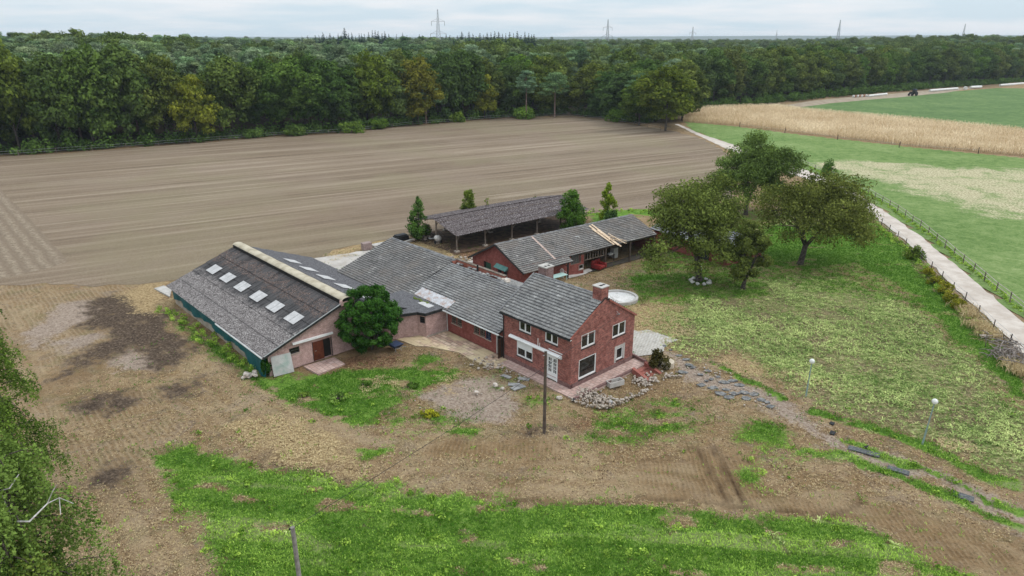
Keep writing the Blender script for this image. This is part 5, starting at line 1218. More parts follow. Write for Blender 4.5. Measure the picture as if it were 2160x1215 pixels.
for i, (x_, y_, r_) in enumerate([(1085, 812, 0.5), (1105, 800, 0.45), (1068, 795, 0.4), (1093, 818, 0.6)]):
    q = G(x_, y_); mb = MB(); a_ = r_ * 2.1; cu = np.array([math.cos(a_ * 3), math.sin(a_ * 3), 0.05]); cv = np.array([-math.sin(a_ * 3), math.cos(a_ * 3), 0.03]); mb.obox(q, cu, cv, ZX, (-r_, r_), (-r_ * .5, r_ * .45), (0, .07)); one("broken_slab", mb, m_greystone, "broken grey paving slab dropped beside the terrace strip", "slab", "broken slabs by the terrace")
# slate slabs strewn along the track
rs = random.Random(12); k = 0
SLAB = [(1400, 730), (1415, 738), (1432, 750), (1448, 758), (1462, 775), (1478, 790), (1492, 782), (1500, 800), (1515, 795), (1528, 806), (1490, 803), (1480, 812), (1505, 818), (1532, 822), (1545, 803), (1560, 812), (1548, 830), (1570, 828), (1520, 830), (1538, 838), (1575, 840), (1590, 832), (1605, 843), (1440, 785), (1455, 770), (1618, 848), (1625, 857)]
for x_, y_ in SLAB:
    q = GG(x_, y_); a_ = rs.uniform(0, 3.1); n_ = rs.randint(4, 6); r_ = rs.uniform(0.22, 0.55); mb = MB()
    pts = [np.array([r_ * rs.uniform(.7, 1.1) * math.cos(2 * PI * j / n_ + a_), r_ * 0.7 * rs.uniform(.7, 1.1) * math.sin(2 * PI * j / n_ + a_), 0]) for j in range(n_)]
    mb.prism(pts, -0.05, 0.025); mb.v = [(v_[0], v_[1], v_[2] + 0.08 * v_[0] * math.sin(a_ * 5)) for v_ in mb.v]
    o = mb.build("slate_slab", m_slate, loc=q + ZX * 0.012); tag(o, "flat blue-grey slate slab strewn along the track by the brick steps", "slab", "slate slabs along the track")
for i, (x_, y_, a_, w_, h_) in enumerate([(1755, 893, .9, .2, .15), (1756, 913, .9, .24, .17), (1828, 942, .9, .2, .14), (1822, 952, -.55, .95, .26), (1895, 992, -.6, .62, .24), (2032, 1047, -.62, .55, .3)]):
    q = GG(x_, y_); cu = np.array([math.cos(a_), math.sin(a_), 0]); cv = np.array([-math.sin(a_), math.cos(a_), 0]); mb = MB(); mb.obox((0, 0, 0), cu, cv, ZX, (-w_, w_), (-h_, h_), (-.03, .035)); o = mb.build("rubber_mat", m_black if i < 3 else mottled("grey_grid_mat", (0.06, 0.065, 0.068), (0.15, 0.155, 0.15), 8), loc=q - ZX * 0.005)
    tag(o, ["small black mat on the sandy drive, farthest up", "small black mat below the farthest one on the drive", "small black mat lying beside the long grey mat", "long grey grid mat sunk in the grass beside the drive", "middle grey grid mat along the drive", "short grey grid mat nearest the lower end of the drive"][i], "mat", "mats along the drive")
# stump
q = GG(1407, 770); mb = MB(); mb.lathe(q, [(0.62, -.1), (0.60, .38), (0.56, .40)], 14); s_ = one("tree_stump", mb, mottled("cut_wood", (0.45, 0.38, 0.29), (0.58, 0.50, 0.40)), "round pale tree stump beside the brick steps", "stump")
# lamp posts
def lamp(b, t, label):
    q = GG(*b); tx = G(*t, 3.2); h = z_at(t[0], t[1], q[0], q[1]); T = q + ZX * h
    d = np.array(ray(*t)); kk = q[1] / d[1]; T = np.array([d[0] * kk, q[1], h])
    r_ = thing("globe_lamp", label, "lamp", q, "globe garden lamps")
    mb = MB(); mb.tube([q - ZX * .1, q + (T - q) * .35], [.065, .06], 8); mb.tube([q + (T - q) * .345, q + (T - q) * .93], [.042, .038], 8); mb.lathe(q + (T - q) * .93, [(.06, 0), (.09, .05)], 10); mb.build("pole", m_lampgreen, r_)
    mb = MB(); c_ = T; prof = [(0.001 + .20 * math.sin(PI * i / 10), -.20 * math.cos(PI * i / 10)) for i in range(11)]; mb.lathe(c_, prof, 18); mb.build("globe", m_globe, r_, smooth=True)
lamp((1700, 835), (1713, 762), "slender globe lamp beside the slate track, the farther of the two")
lamp((1946, 935), (1972, 847), "slender leaning globe lamp in the cut grass, the nearer of the two")
# utility poles and the overhead wire
q = G(1148, 912); h = z_at(1150, 740, q[0], q[1]); pl_ = thing("utility_pole", "tall bare wooden pole standing in front of the brick house", "pole", q)
mb = MB(); mb.tube([q - ZX * .2, q + ZX * h * .5 + np.array([.0, 0, 0]), q + ZX * h], [.125, .11, .095], 9); mb.build("shaft", m_pole, pl_)
mb = MB(); mb.lathe(q + ZX * h, [(.10, 0), (.10, .03)], 9); mb.tube([q + ZX * (h - .3) - BX * .1, q + ZX * (h - .25) - BX * .28], .02); mb.build("cap", m_metal, pl_)
q2 = G(617, 1112, 5.6); h2 = 5.6; b2 = q2.copy(); b2[2] = 0; pl2 = thing("utility_pole", "grey weathered wooden pole at the bottom edge of the grass field", "pole", b2)
mb = MB(); mb.tube([b2 - ZX * .2, b2 + ZX * h2], [.125, .095], 9); mb.build("shaft", mottled("silver_wood", (0.17, 0.155, 0.14), (0.30, 0.28, 0.26), 2.0), pl2)
mb = MB(); mb.tube([b2 + ZX * (h2 - .12), b2 + ZX * (h2 - .08) - np.array([.12, .03, 0])], .018); mb.lathe(b2 + ZX * (h2 - .1) - np.array([.13, .03, 0]), [(.03, -.04), (.05, 0), (.03, .07)], 8); mb.build("insulator", m_black, pl2)
e0 = b2 + ZX * (h2 - .05); e1 = pg.p(5.35, 5.05, 0.3); pts = [e0 + (e1 - e0) * i / 24 - ZX * 0.35 * math.sin(PI * i / 24) for i in range(25)]
mb = MB(); mb.tube(pts, 0.013, 5); one("overhead_wire", mb, m_black, "thin black overhead wire from the near pole to the house gable", "wire")
# pond basin
q = GG(1305, 629); pond = thing("pond_basin", "empty round concrete pond basin behind the house", "basin", q)
mb = MB(); R_ = 1.75 * 26 / 24
mb.lathe(q, [(R_ + .16, -.2), (R_ + .16, .24), (R_ - .12, .24), (R_ - .14, .08)], 40); mb.f = mb.f[:-2]; mb.build("rim", m_conc, pond)
mb = MB(); mb.lathe(q, [(R_ - .1, -.1), (R_ - .13, .08)], 40); mb.build("floor", mottled("white_basin_floor", (0.50, 0.48, 0.46), (0.68, 0.66, 0.64), 0.9, c3=(0.30, 0.27, 0.25)), pond)
# red armchair
q = GG(1262, 566); ar = thing("armchair", "shabby dark red armchair standing outside the open bay", "armchair", q); fu = np.array([.75, -.66, 0]); fv = np.array([.66, .75, 0])
for nm, a_, b_, c_ in (("seat", (-.3, .75), (-.45, .45), (.15, .48)), ("backrest", (-.62, -.3), (-.8, .8), (.1, 1.02)), ("armrest", (-.3, .75), (-.8, -.46), (.1, .7)), ("armrest", (-.3, .75), (.46, .8), (.1, .7))):
    mb = MB(); mb.obox(q, fu, fv, ZX, a_, b_, c_); o = mb.build(nm, m_redleather, ar); bv = o.modifiers.new("round", 'BEVEL'); bv.width = .08; bv.segments = 3
# white garden chair
q = GG(1191, 584) - OU * .2; gc = thing("garden_chair", "white plastic garden chair under the outbuilding porch", "chair", q)
mb = MB(); mb.obox(q, OU, OV, ZX, (-.25, .25), (-.25, .25), (.42, .46)); mb.build("seat", m_white, gc)
for a_ in (-.23, .23):
    for b_ in (-.23, .23):
        mb = MB(); mb.tube([q + OU * a_ * 1.1 + OV * b_ * 1.1, q + OU * a_ + OV * b_ + ZX * .43], .022); mb.build("leg", m_white, gc)
    mb = MB(); mb.tube([q + OU * a_ - OV * .24 + ZX * .43, q + OU * a_ * 1.1 - OV * .22 + ZX * .66, q + OU * a_ * 1.1 + OV * .25 + ZX * .68], .025); mb.build("armrest", m_white, gc)
mb = MB(); mb.tube([q + OU * -.25 + OV * .25 + ZX * .44, q + OU * -.24 + OV * .33 + ZX * .85, q + OV * .36 + ZX * 1.0, q + OU * .24 + OV * .33 + ZX * .85, q + OU * .25 + OV * .25 + ZX * .44], .03)
for a_ in (-.12, 0, .12): mb.tube([q + OU * a_ + OV * .25 + ZX * .45, q + OU * a_ + OV * .34 + ZX * .95], .018)
mb.build("backrest", m_white, gc)
mb = MB(); q = GG(1178, 592); mb.obox(q, OU, OV, ZX, (-1.1, 1.0), (-.5, .5), (.62, .67))
for a_ in (-.95, .85):
    for b_ in (-.4, .4): mb.obox(q, OU, OV, ZX, (a_, a_ + .06), (b_ - .03, b_ + .03), (0, .62))
tb = one("garden_table", mb, m_turq, "pale turquoise garden table behind the house roof", "table")
q = GG(1204, 577); mb = MB(); mb.obox(q, OU, OV, ZX, (-.35, .35), (.0, .45), (0.05, .75)); mb.obox(q, OU, OV, ZX, (-.31, .31), (-.015, 0), (0.1, .7)); one("white_cabinet", mb, m_white, "white metal cabinet against the outbuilding's brick front", "cabinet")
q = Q(17.1, 2.2, -.7); mb = MB(); mb.obox(q, OU, OV, ZX, (-.4, .4), (0, .6), (0.02, 1.45)); mb.obox(q, OU, OV, ZX, (-.36, .36), (-.02, 0), (0.06, 1.0)); mb.obox(q, OU, OV, ZX, (-.36, .36), (-.02, 0), (1.05, 1.42)); one("old_fridge", mb, m_offwhite, "white refrigerator standing inside the open bay", "refrigerator")
q = Q(14.9, 2.0, -.7); wbn = thing("workbench", "dark workbench inside the open bay", "bench", q); mb = MB(); mb.obox(q, OU, OV, ZX, (-1.6, 1.4), (-.4, .4), (.82, .9)); mb.build("top", m_pole, wbn)
for a_ in (-1.5, 1.3):
    for b_ in (-.35, .35): mb = MB(); mb.obox(q, OU, OV, ZX, (a_ - .05, a_ + .05), (b_ - .05, b_ + .05), (0, .82)); mb.build("leg", m_pole, wbn)
q = Q(15.7, 1.6, 0.2); mb = MB(); mb.obox(q, OU, OV, ZX, (-.3, .3), (0, .4), (.0, .22)); one("white_crate", mb, m_white, "small white crate on the workbench in the open bay", "crate")
# black tank, brick pallet, slabs beyond the wing
q = G(846, 506); mb = MB(); mb.obox(q, SU, SV, ZX, (-.95, .95), (-.6, .6), (0, .62)); mb.obox(q, SU, SV, ZX, (-.85, .85), (-.5, .5), (.62, .78)); o = one("water_tank", mb, m_black, "black plastic tank at the edge of the courtyard", "tank"); bv = o.modifiers.new("round", 'BEVEL'); bv.width = .06
q = G(774, 527); mb = MB(); g_ = random.Random(2)
for k in range(6):
    for i in range(5):
        for j in range(3): mb.obox(q + ZX * (.10 + k * .15), SU, SV, ZX, (-.6 + i * .24, -.6 + i * .24 + .225), (-.4 + j * .28, -.4 + j * .28 + .26), (0, .14 + .01 * g_.random()))
one("brick_stack", mb, mottled("grey_pink_brick", (0.24, 0.175, 0.16), (0.36, 0.28, 0.26), 5), "square stack of grey-pink bricks at the end of the courtyard", "brick stack")
q = G(800, 519); mb = MB(); g_ = random.Random(5)
for k in range(3): mb.obox(q + ZX * .12 * k, SU, SV, ZX, (-1.2 + .2 * g_.random(), 1.2), (-.6, .6 - .2 * g_.random()), (0, .11))
one("slab_stack", mb, m_conc, "low stack of pale concrete slabs beside the brick stack", "slab stack")
mb = MB(); board(mb, G(848, 515) + ZX * .1, G(895, 500) + ZX * .1, .35, .3); one("concrete_kerb", mb, m_conc, "pale concrete kerb running to the shelter corner", "kerb")
# junk beside the shelter: mixer and scrap heap
q = G(924, 514); mx = thing("cement_mixer", "white drum cement mixer parked under the shelter corner", "mixer", q)
mb = MB(); mb.lathe((0, 0, 0), [(.12, -.5), (.42, -.25), (.5, .05), (.36, .38), (.25, .5)], 16); mb.v = [(q + SU * (-.8 * v_[2] + .5 * v_[0]) * 1.0 + SV * v_[1] + ZX * (.75 + .55 * v_[2] + .8 * v_[0])) for v_ in mb.v]; mb.build("drum", m_offwhite, mx, smooth=True)
mb = MB(); mb.tube([q - SU * .5, q + ZX * .7, q + SU * .5], .05); mb.tube([q - SU * 1.4 + ZX * 1.0, q + ZX * .7], .06); mb.build("frame", m_metal, mx)
for a_ in (-.45, .45):
    mb = MB(); mb.lathe((0, 0, 0), [(.05, -.05), (.24, -.05), (.24, .05), (.05, .05)], 12); mb.v = [(q + SU * (a_ + v_[2]) + SV * v_[0] + ZX * (.24 + v_[1])) for v_ in mb.v]; mb.build("wheel", m_black, mx)
mb = MB(); g_ = random.Random(6)
for i in range(60):
    p_ = G(893, 505) + np.array([g_.gauss(0, 1.1), g_.gauss(0, .7), 0]); mb.rock(p_ + ZX * g_.uniform(0.05, .7), g_.uniform(.1, .3), i)
for i in range(14):
    p_ = G(900, 505) + np.array([g_.gauss(0, 1.0), g_.gauss(0, .6), .2]); board(mb, p_, p_ + np.array([g_.uniform(-1, 1), g_.uniform(-1, 1), g_.uniform(.1, .9)]), .1, .05)
one("scrap_heap", mb, m_deadwood, "grey heap of scrap and stones at the shelter's end", "scrap heap")
mb = MB(); board(mb, GG(2066, 713) + ZX * .25, GG(2112, 713) + ZX * .35, .3, .07); one("loose_board", mb, mottled("silvered_board", (.36, .31, .27), (.48, .42, .38)), "long silvery board lying by the road fence", "board")
# stones around the nearest walnut
for i in range(9):
    a_ = 2 * PI * i / 9; q = GG(1477, 594) + np.array([1.05 * math.cos(a_), 1.05 * math.sin(a_), .08]); mb = MB(); mb.rock((0, 0, 0), .3, i + 7, .6); o = mb.build("border_stone", m_offwhite, loc=q); tag(o, "whitish stone in the ring around the walnut trunk", "stone", "stones around the walnut trunk")
mb = MB(); q = GG(1471, 590); mb.tube([q + np.array([.10, -.50, 1.5 + .28 * math.sin(a_)]) + np.array([.14 * math.cos(a_), 0, 0]) for a_ in np.linspace(0, 2 * PI, 14)], .03, 5); one("rope_loop", mb, m_white, "white rope loop hanging on the walnut trunk", "rope")
# concrete slab at the far barn corner
mb = MB(); mb.prism([G(*p_) for p_ in [(325, 609), (346, 603), (362, 612), (358, 626)]], -.1, .06); one("corner_slab", mb, m_conc, "white concrete slab at the far corner of the barn", "slab")
# ------------------------------------------------------------------ plants
def unit(n, rg):
    d = rg.normal(size=(n, 3)); return d / np.linalg.norm(d, axis=1, keepdims=True)
def leaf_cloud(cl, n_per, size, rg, up=0.35, asp=0.6, shell=0.45, spread=0.16):
    """leaf-sized faces spread through clumps: rows of cx cy cz rx ry rz tone"""
    cl = np.asarray(cl, float); n_ = np.maximum(4, (n_per * (cl[:, 3] * cl[:, 4] * cl[:, 5]) ** (2 / 3) / np.mean((cl[:, 3] * cl[:, 4] * cl[:, 5]) ** (2 / 3))).astype(int))
    c = np.repeat(cl, n_, 0); n = len(c); d = unit(n, rg); r = shell + (1 - shell) * np.sqrt(rg.random(n))
    p = c[:, :3] + d * r[:, None] * c[:, 3:6] * (1 + 0.12 * rg.normal(size=(n, 1)))
    nm = d * 0.75 + rg.normal(size=(n, 3)) * 0.45 + np.array([0, 0, up]); nm /= np.linalg.norm(nm, axis=1, keepdims=True)
    return leaves(p, nm, size, c[:, 6] + rg.normal(size=n) * spread, rg, asp)
def leaves(p, nm, size, tone, rg, asp=0.6):
    n = len(p); t1 = np.cross(nm, rg.normal(size=(n, 3))); t1 /= np.linalg.norm(t1, axis=1, keepdims=True) + 1e-9; t2 = np.cross(nm, t1)
    s = (np.asarray(size) * (0.55 + 0.8 * rg.random(n)))[:, None]
    V = np.stack([p - t1 * s, p - t2 * s * asp + nm * s * .12, p + t1 * s, p + t2 * s * asp + nm * s * .12], 1).reshape(-1, 3)
    return V, np.arange(4 * n).reshape(n, 4), np.clip(tone, 0, 1)
def join(parts):
    Vs, Fs, Ts, b = [], [], [], 0
    for V, F, T in parts: Vs.append(V); Fs.append(F + b); Ts.append(T); b += len(V)
    return np.vstack(Vs), np.vstack(Fs), np.concatenate(Ts)
def crown_obj(parent, VFT, mat, name="crown", color=(1, 1, 1, 1)):
    V, F, T = VFT
    o = mesh_np(name, V, F, mat, parent, {"tone": ('FACE', T)}); o.color = color; return o
def oak_clumps(rg, H, R, base, K=85, lean=0.0):
    """an uneven broad crown of clumps, foliage hanging low on the outside"""
    out = []; cz = base + (H - base) * 0.52; rz = (H - base) * 0.52; ph = rg.random(6) * 6.28
    for i in range(K):
        d = unit(1, rg)[0]
        if d[2] < -0.75: d[2] *= -1
        az = math.atan2(d[1], d[0]); lob = 1 + 0.14 * math.sin(2 * az + ph[0]) + 0.10 * math.sin(3 * az + ph[1] + d[2] * 2) + 0.07 * math.sin(5 * az + ph[2] + 3 * d[2])
        f = rg.uniform(0.58, 0.95) if i < K * 0.82 else rg.uniform(0.2, 0.6); s = rg.uniform(0.15, 0.32) * R
        wz = 1.0 if d[2] > 0 else 0.95
        out.append([d[0] * R * f * lob * wz, d[1] * R * f * lob * wz, cz + d[2] * rz * f * (1 + 0.1 * math.sin(4 * az + ph[3])), s * rg.uniform(.9, 1.25), s * rg.uniform(.9, 1.25), s * rg.uniform(.6, .9), float(np.clip(rg.normal(0.45, 0.16), 0.1, 0.9))])
    return np.array(out)
def limbs(mb, cl, rg, z0, z1, r0, k=7, base=(0, 0, 0), lean=(0, 0), forks=True):
    base = np.asarray(base, float); top = base + np.array([lean[0], lean[1], z1]); mb.tube([base - ZX * .3, base + ZX * .12, base + np.array([lean[0] * .4, lean[1] * .4, z0]), top], [r0 * 1.5, r0 * 1.15, r0 * .9, r0 * .35], 8)
    for i in rg.choice(len(cl), min(k, len(cl)), replace=False):
        a = base + (top - base) * rg.uniform(z0 / z1 * 0.9, 0.95); b = base * 0 + cl[i, :3]; m = (a + b) / 2 + np.array([0, 0, -0.04 * np.linalg.norm(b - a)]) + rg.normal(size=3) * 0.1
        mb.tube([a, m, b], [r0 * .45, r0 * .28, r0 * .08], 5)
def make_tree(name, label, seed, H, R, base, leaf, mat, bark, K=85, n_per=75, group=None, cat="tree", trunk_r=0.32, kl=7):
    rg = np.random.default_rng(seed); root = thing(name, label, cat, (0, 0, 0), group)
    cl = oak_clumps(rg, H, R, base, K); crown_obj(root, leaf_cloud(cl, n_per, leaf, rg), mat)
    mb = MB(); limbs(mb, cl, rg, base + 0.12 * H, H * 0.72, trunk_r, kl); mb.build("trunk", bark, root, smooth=True); return root
def make_pine(name, label, seed, H, R, group=None, K=44, n_per=105, leaf=0.38):
    rg = np.random.default_rng(seed); root = thing(name, label, "tree", (0, 0, 0), group); cl = []
    for i in range(K):
        z = H * rg.uniform(0.56, 1.0); q = (z / H - 0.5) / 0.5; rr = R * math.sqrt(max(0.05, 1 - q ** 2.2)) * rg.uniform(0.3, 1.0); a = rg.uniform(0, 6.28); s = rg.uniform(0.20, 0.34) * R
        cl.append([rr * math.cos(a), rr * math.sin(a), z, s * 1.25, s * 1.25, s * 0.5, float(np.clip(rg.normal(.45, .18), .05, .95))])
    cl = np.array(cl); crown_obj(root, leaf_cloud(cl, n_per, leaf, rg, up=.8, asp=.35, spread=.24), m_needle)
    mb = MB(); limbs(mb, cl, rg, H * .55, H * .93, .24, 9); mb.build("trunk", m_pinebark, root, smooth=True); return root
def make_spruce(name, label, seed, H, R, group=None):
    rg = np.random.default_rng(seed); root = thing(name, label, "tree", (0, 0, 0), group); P_, N_, T_ = [], [], []
    z = 0.15 * H
    while z < H:
        rr = R * (1 - (z / H)) ** 0.95 + 0.05; k = int(6 + 8 * rr)
        for j in range(k):
            a = rg.uniform(0, 6.28); L = rr * rg.uniform(.7, 1.1)
            for f in np.linspace(.15, 1, max(2, int(L / .42))):
                P_.append((L * f * math.cos(a), L * f * math.sin(a), z - 0.28 * L * f + rg.normal() * .08)); N_.append((math.cos(a) * 1.0, math.sin(a) * 1.0, .6)); T_.append(rg.normal(.45, .2))
        z += 0.045 * H * (0.5 + 0.5 * (1 - z / H)) + .12
    N_ = np.array(N_) + rg.normal(size=(len(N_), 3)) * .25; N_ /= np.linalg.norm(N_, axis=1, keepdims=True)
    crown_obj(root, leaves(np.array(P_), N_,   .22 + .42 * np.clip((H - np.array(P_)[:, 2]) / 8.0, 0, 1), np.array(T_), rg, .5), m_spruce)
    mb = MB(); mb.tube([(0, 0, -.2), (0, 0, H * .97)], [.25, .03], 6); mb.build("trunk", m_bark, root); return root
def place(root, x, y, rz=0.0, s=1.0, sz=None, z=None, label=None, group=None, color=None):
    root.location = (float(x), float(y), float(zg(x, y)) - 0.05 if z is None else z); root.rotation_euler = (0, 0, rz); root.scale = (s, s, sz or s)
    if label: root["label"] = label
    if group: root["group"] = group
    if color is not None:
        for ch in root.children:
            if ch.name.startswith("crown"): ch.color = tuple(color) + (1,)
    return root

# ---- the edge of the forest
protos = [make_tree("oak_tree", "oak", 100 + i, 20.0, (7.4, 8.0, 6.8, 8.4, 7.6)[i], (0.2, 0.6, 0.0, 0.8, 0.3)[i], 0.46, m_leaf, m_bark, 120, 105) for i in range(5)]
pines = [make_pine("pine_tree", "pine", 200 + i, 20.5, (4.4, 5.4, 3.9)[i]) for i in range(3)]
used = set()
def inst(pool, i):
    k = i % len(pool); key = (id(pool), k)
    if key not in used: used.add(key); return pool[k]
    return copy_tree(pool[k])
def along(pts, step):
    out = []; carry = 0.0
    for a, b in zip(pts, pts[1:]):
        L = np.linalg.norm(b - a); d = (b - a) / L; n = np.array([-d[1], d[0]]); n = n if n[1] > 0 else -n; s = carry
        while s < L: out.append((a + d * s, n)); s += step
        carry = s - L
    return out
EDGE_L = [G(*p)[:2] for p in [(-160, 343), (0, 329), (150, 321), (300, 309), (450, 298), (560, 288), (700, 281), (850, 266), (960, 257), (1080, 247), (1200, 243), (1290, 252), (1350, 262)]]
EDGE_R = [G(*p)[:2] for p in [(1455, 243), (1500, 231), (1570, 224), (1640, 218), (1720, 208), (1800, 201), (1880, 194), (1960, 187), (2060, 181), (2180, 174), (2320, 168)]]
rg = np.random.default_rng(5); front = []
PAL = [(.95, 1, 1), (0.78, 0.92, 0.85), (1.05, 1.02, 0.85), (0.70, 0.84, 0.85), (1.15, 1.12, 0.8), (0.92, 1.15, 0.8), (1.10, 0.98, 0.85), (0.66, 0.82, 0.78)]
CN = ["mid green", "dark green", "olive green", "blackish green", "yellowish green", "fresh green", "brownish green", "deep dark green"]
SPECIAL_PX = {455: ("yellow", (2.1, 1.6, 0.6), "golden yellow oak standing out against the dark forest edge"), 905: ("orange", (1.55, 1.12, 0.72), "big orange-brown oak at the far edge of the harrowed field")}
row1 = []
for L, side in ((EDGE_L, "L"), (EDGE_R, "R")):
    for p, n in along(L, 8.6 if side == "L" else 10.0):
        q = p + n * ((5.0 if side == 'L' else 10.5) + rg.uniform(-1.0, 1.8)) + rg.normal(size=2) * 0.8; row1.append((q, side))
names_px = lambda q: PCX + FOC * q[0] / (q[1] * CT + CAMH * ST_)
infos = []
for i, (q, side) in enumerate(row1):
    px = names_px(q); c = int(rg.integers(0, len(PAL))); infos.append([px, q, side, c])
infos.sort(key=lambda v: v[0])
spec_idx = {}
for spx in SPECIAL_PX:
    j = min(range(len(infos)), key=lambda k: abs(infos[k][0] - spx) + (0 if infos[k][2] == "L" else 500)); spec_idx[j] = spx
LAND = sorted([(infos[j][0], "the golden yellow oak" if s == 455 else "the orange-brown oak", j) for j, s in spec_idx.items()] + [(1402, "the big oak where the gravel road meets the forest", None)])
ORD = ["first", "second", "third", "fourth", "fifth", "sixth", "seventh", "eighth", "ninth", "tenth", "eleventh", "twelfth", "13th", "14th", "15th", "16th", "17th", "18th", "19th", "20th", "21st", "22nd", "23rd", "24th", "25th", "26th", "27th", "28th", "29th", "30th"] + [f"{i}th" for i in range(31, 70)]
Ls = [k for k in range(len(infos)) if infos[k][2] == "L"]; Rs = [k for k in range(len(infos)) if infos[k][2] == "R"]
for j, (px, q, side, c) in enumerate(infos):
    k = int(rg.integers(0, 5)); H = 20.0 + 3.2 * ss(700, 100, px) - 4.0 * ss(1000, 1250, px) * ss(1420, 1360, px) + rg.uniform(-1.6, 1.2) - (0.8 if side == "R" else 0)
    t = inst(protos, k); col = PAL[c]; s = rg.uniform(0.86, 1.08)
    if j in spec_idx:
        sp = SPECIAL_PX[spec_idx[j]]; col = sp[1]; lab = sp[2]
        q = q - np.array([0, 4.0]); H = 17.0 if sp[0] == "yellow" else 19.5; s = 0.72 if sp[0] == "yellow" else 0.95
    else:
        if side == "L":
            a = min((abs(Ls.index(j) - Ls.index(jj)), jj) for jj in spec_idx); d_ = Ls.index(j) - Ls.index(a[1]); ref = "golden yellow oak" if spec_idx[a[1]] == 455 else "orange-brown oak"
            lab = f"{CN[c]} oak of the forest edge, {ORD[abs(d_) - 1]} to the {'right' if d_ > 0 else 'left'} of the {ref}"
        else:
            lab = f"{CN[c]} oak behind the maize and crop field, {ORD[Rs.index(j)]} from the gravel road's end"
    place(t, q[0], q[1], rg.uniform(0, 6.28), s, H / 20.0, label=lab, group="oaks along the forest edge", color=col)
# second row, seen over the heads of the first
cnt2 = 0
for L, side in ((EDGE_L, "L"), (EDGE_R, "R")):
    for row in (13.5, 22.0):
        for p, n in along(L, 9.0 if side == "L" else 12.5):
            q = p + n * (row + (0 if side == 'L' else 5.5) + rg.uniform(-2, 2)) + rg.normal(size=2) * 1.2; H = 20.5 + rg.uniform(-1.5, 1.8) - 2.5 * ss(1000, 1250, names_px(q)) * ss(1480, 1400, names_px(q)); pine = rg.random() < (0.55 if side == "L" else 0.25)
            t = inst(pines if pine else protos, int(rg.integers(0, 5))); cnt2 += 1
            where = "left of the gravel road corner" if side == "L" else "behind the maize and the crop field"
            place(t, q[0], q[1], rg.uniform(0, 6.28), rg.uniform(.85, 1.1), H / 20.5, label=f"{'bluish green pine' if pine else 'green oak'} rising behind the front row, {where}", group=f"{'pines' if pine else 'oaks'} behind the front row {where}", color=PAL[int(rg.integers(0, 8))] if not pine else (1, 1, 1))
# trees with a look of their own along the edge
q = G(1408, 279)
bigo = copy_tree(protos[3]); place(bigo, q[0], q[1] + 3, 1.0, 1.02, 17.6 / 20, label="big olive oak at the corner where the gravel road meets the forest", color=(1.25, 1.1, 0.75)); bigo["group"] = "oaks along the forest edge"
q = G(1350, 266); bb = copy_tree(protos[0]); place(bb, q[0], q[1] + 2, 2.2, 0.8, 13 / 20, label="lower green oak just left of the corner oak by the road", color=(1.0, 1.1, 0.8))
q = G(1022, 251); t = copy_tree(protos[2]); place(t, q[0], q[1] + 1, 0.4, 0.62, 14.5 / 20, label="narrow yellowish oak between the orange-brown oak and the low bright bush", color=(1.75, 1.4, 0.6))
for px_, py_, h_, lab in [(898, 262, 12.5, "bluish pine with bare leaning trunk in front of the orange-brown oak"), (1342, 259, 15.5, "tall pine with bare pale trunk left of the road corner"), (1110, 252, 16.0, "pine with straight bare trunk behind the low bright bush"), (1170, 250, 15.0, "pine with bare trunk right of the low bright bush")]:
    q = G(px_, py_); t = copy_tree(pines[int(rg.integers(0, 3))]); place(t, q[0], q[1] + 1, rg.uniform(0, 6), 0.95, h_ / 20.5, label=lab, group="pines at the field edge", color=(0.95, 1.05, 1.0))
def bush(name, label, p, r, h, mat, color, seed, leaf=0.25, n_per=90, K=22, group=None, cat="bush"):
    rg_ = np.random.default_rng(seed); root = thing(name, label, cat, p, group); cl = []
    for i in range(K):
        d = unit(1, rg_)[0]; d[2] = abs(d[2]); f = rg_.uniform(.35, .85); s = rg_.uniform(.24, .38)
        cl.append([p[0] + d[0] * r * f, p[1] + d[1] * r * f, p[2] + .12 * h + d[2] * h * f * .85, s * r, s * r, s * h * .75, float(np.clip(rg_.normal(.45, .16), .1, .9))])
    V, F, T = leaf_cloud(np.array(cl), n_per, leaf, rg_); o = mesh_np("crown", V, F, mat, root, {"tone": ('FACE', T)}); o.color = tuple(color) + (1,)
    mb = MB()
    for i in range(5): a = i * 1.26; mb.tube([np.array(p) - ZX * .1, np.array(p) + np.array([.35 * r * math.cos(a), .35 * r * math.sin(a), .5 * h])], [.07, .03], 5)
    mb.build("stem", m_bark, root); return root
bush("round_bush", "rounded bright green bush at the far edge of the harrowed field", G(1108, 250), 4.6, 5.2, m_leaf, (1.5, 1.7, 0.9), 31, .34, 110)
for i, (x_, y_, r_, h_, cl_) in enumerate([(745, 280, 4, 4, (1.0, 1.2, .8)), (800, 272, 3.2, 3.6, (1.0, 1.25, .7)), (965, 257, 3, 4.2, (1.3, 1.5, .8)), (1300, 257, 4, 5, (1.0, 1.2, .8)), (620, 286, 3.6, 3.4, (.8, 1.0, .8)), (530, 291, 3.0, 3.0, (.8, 1.0, .8))]):
    bush("edge_bush", ["dark green bush bulging from the forest edge, nearest the field's middle", "mid green bush at the forest edge left of the orange-brown oak", "bright green bush at the forest edge right of the orange-brown oak", "bushy green growth left of the road corner oak", "dark low bush at the forest edge right of the golden oak", "low dark bush beside the golden yellow oak"][i], G(x_, y_), r_, h_, m_leaf, cl_, 60 + i, .32, 70, group="bushes along the forest edge")
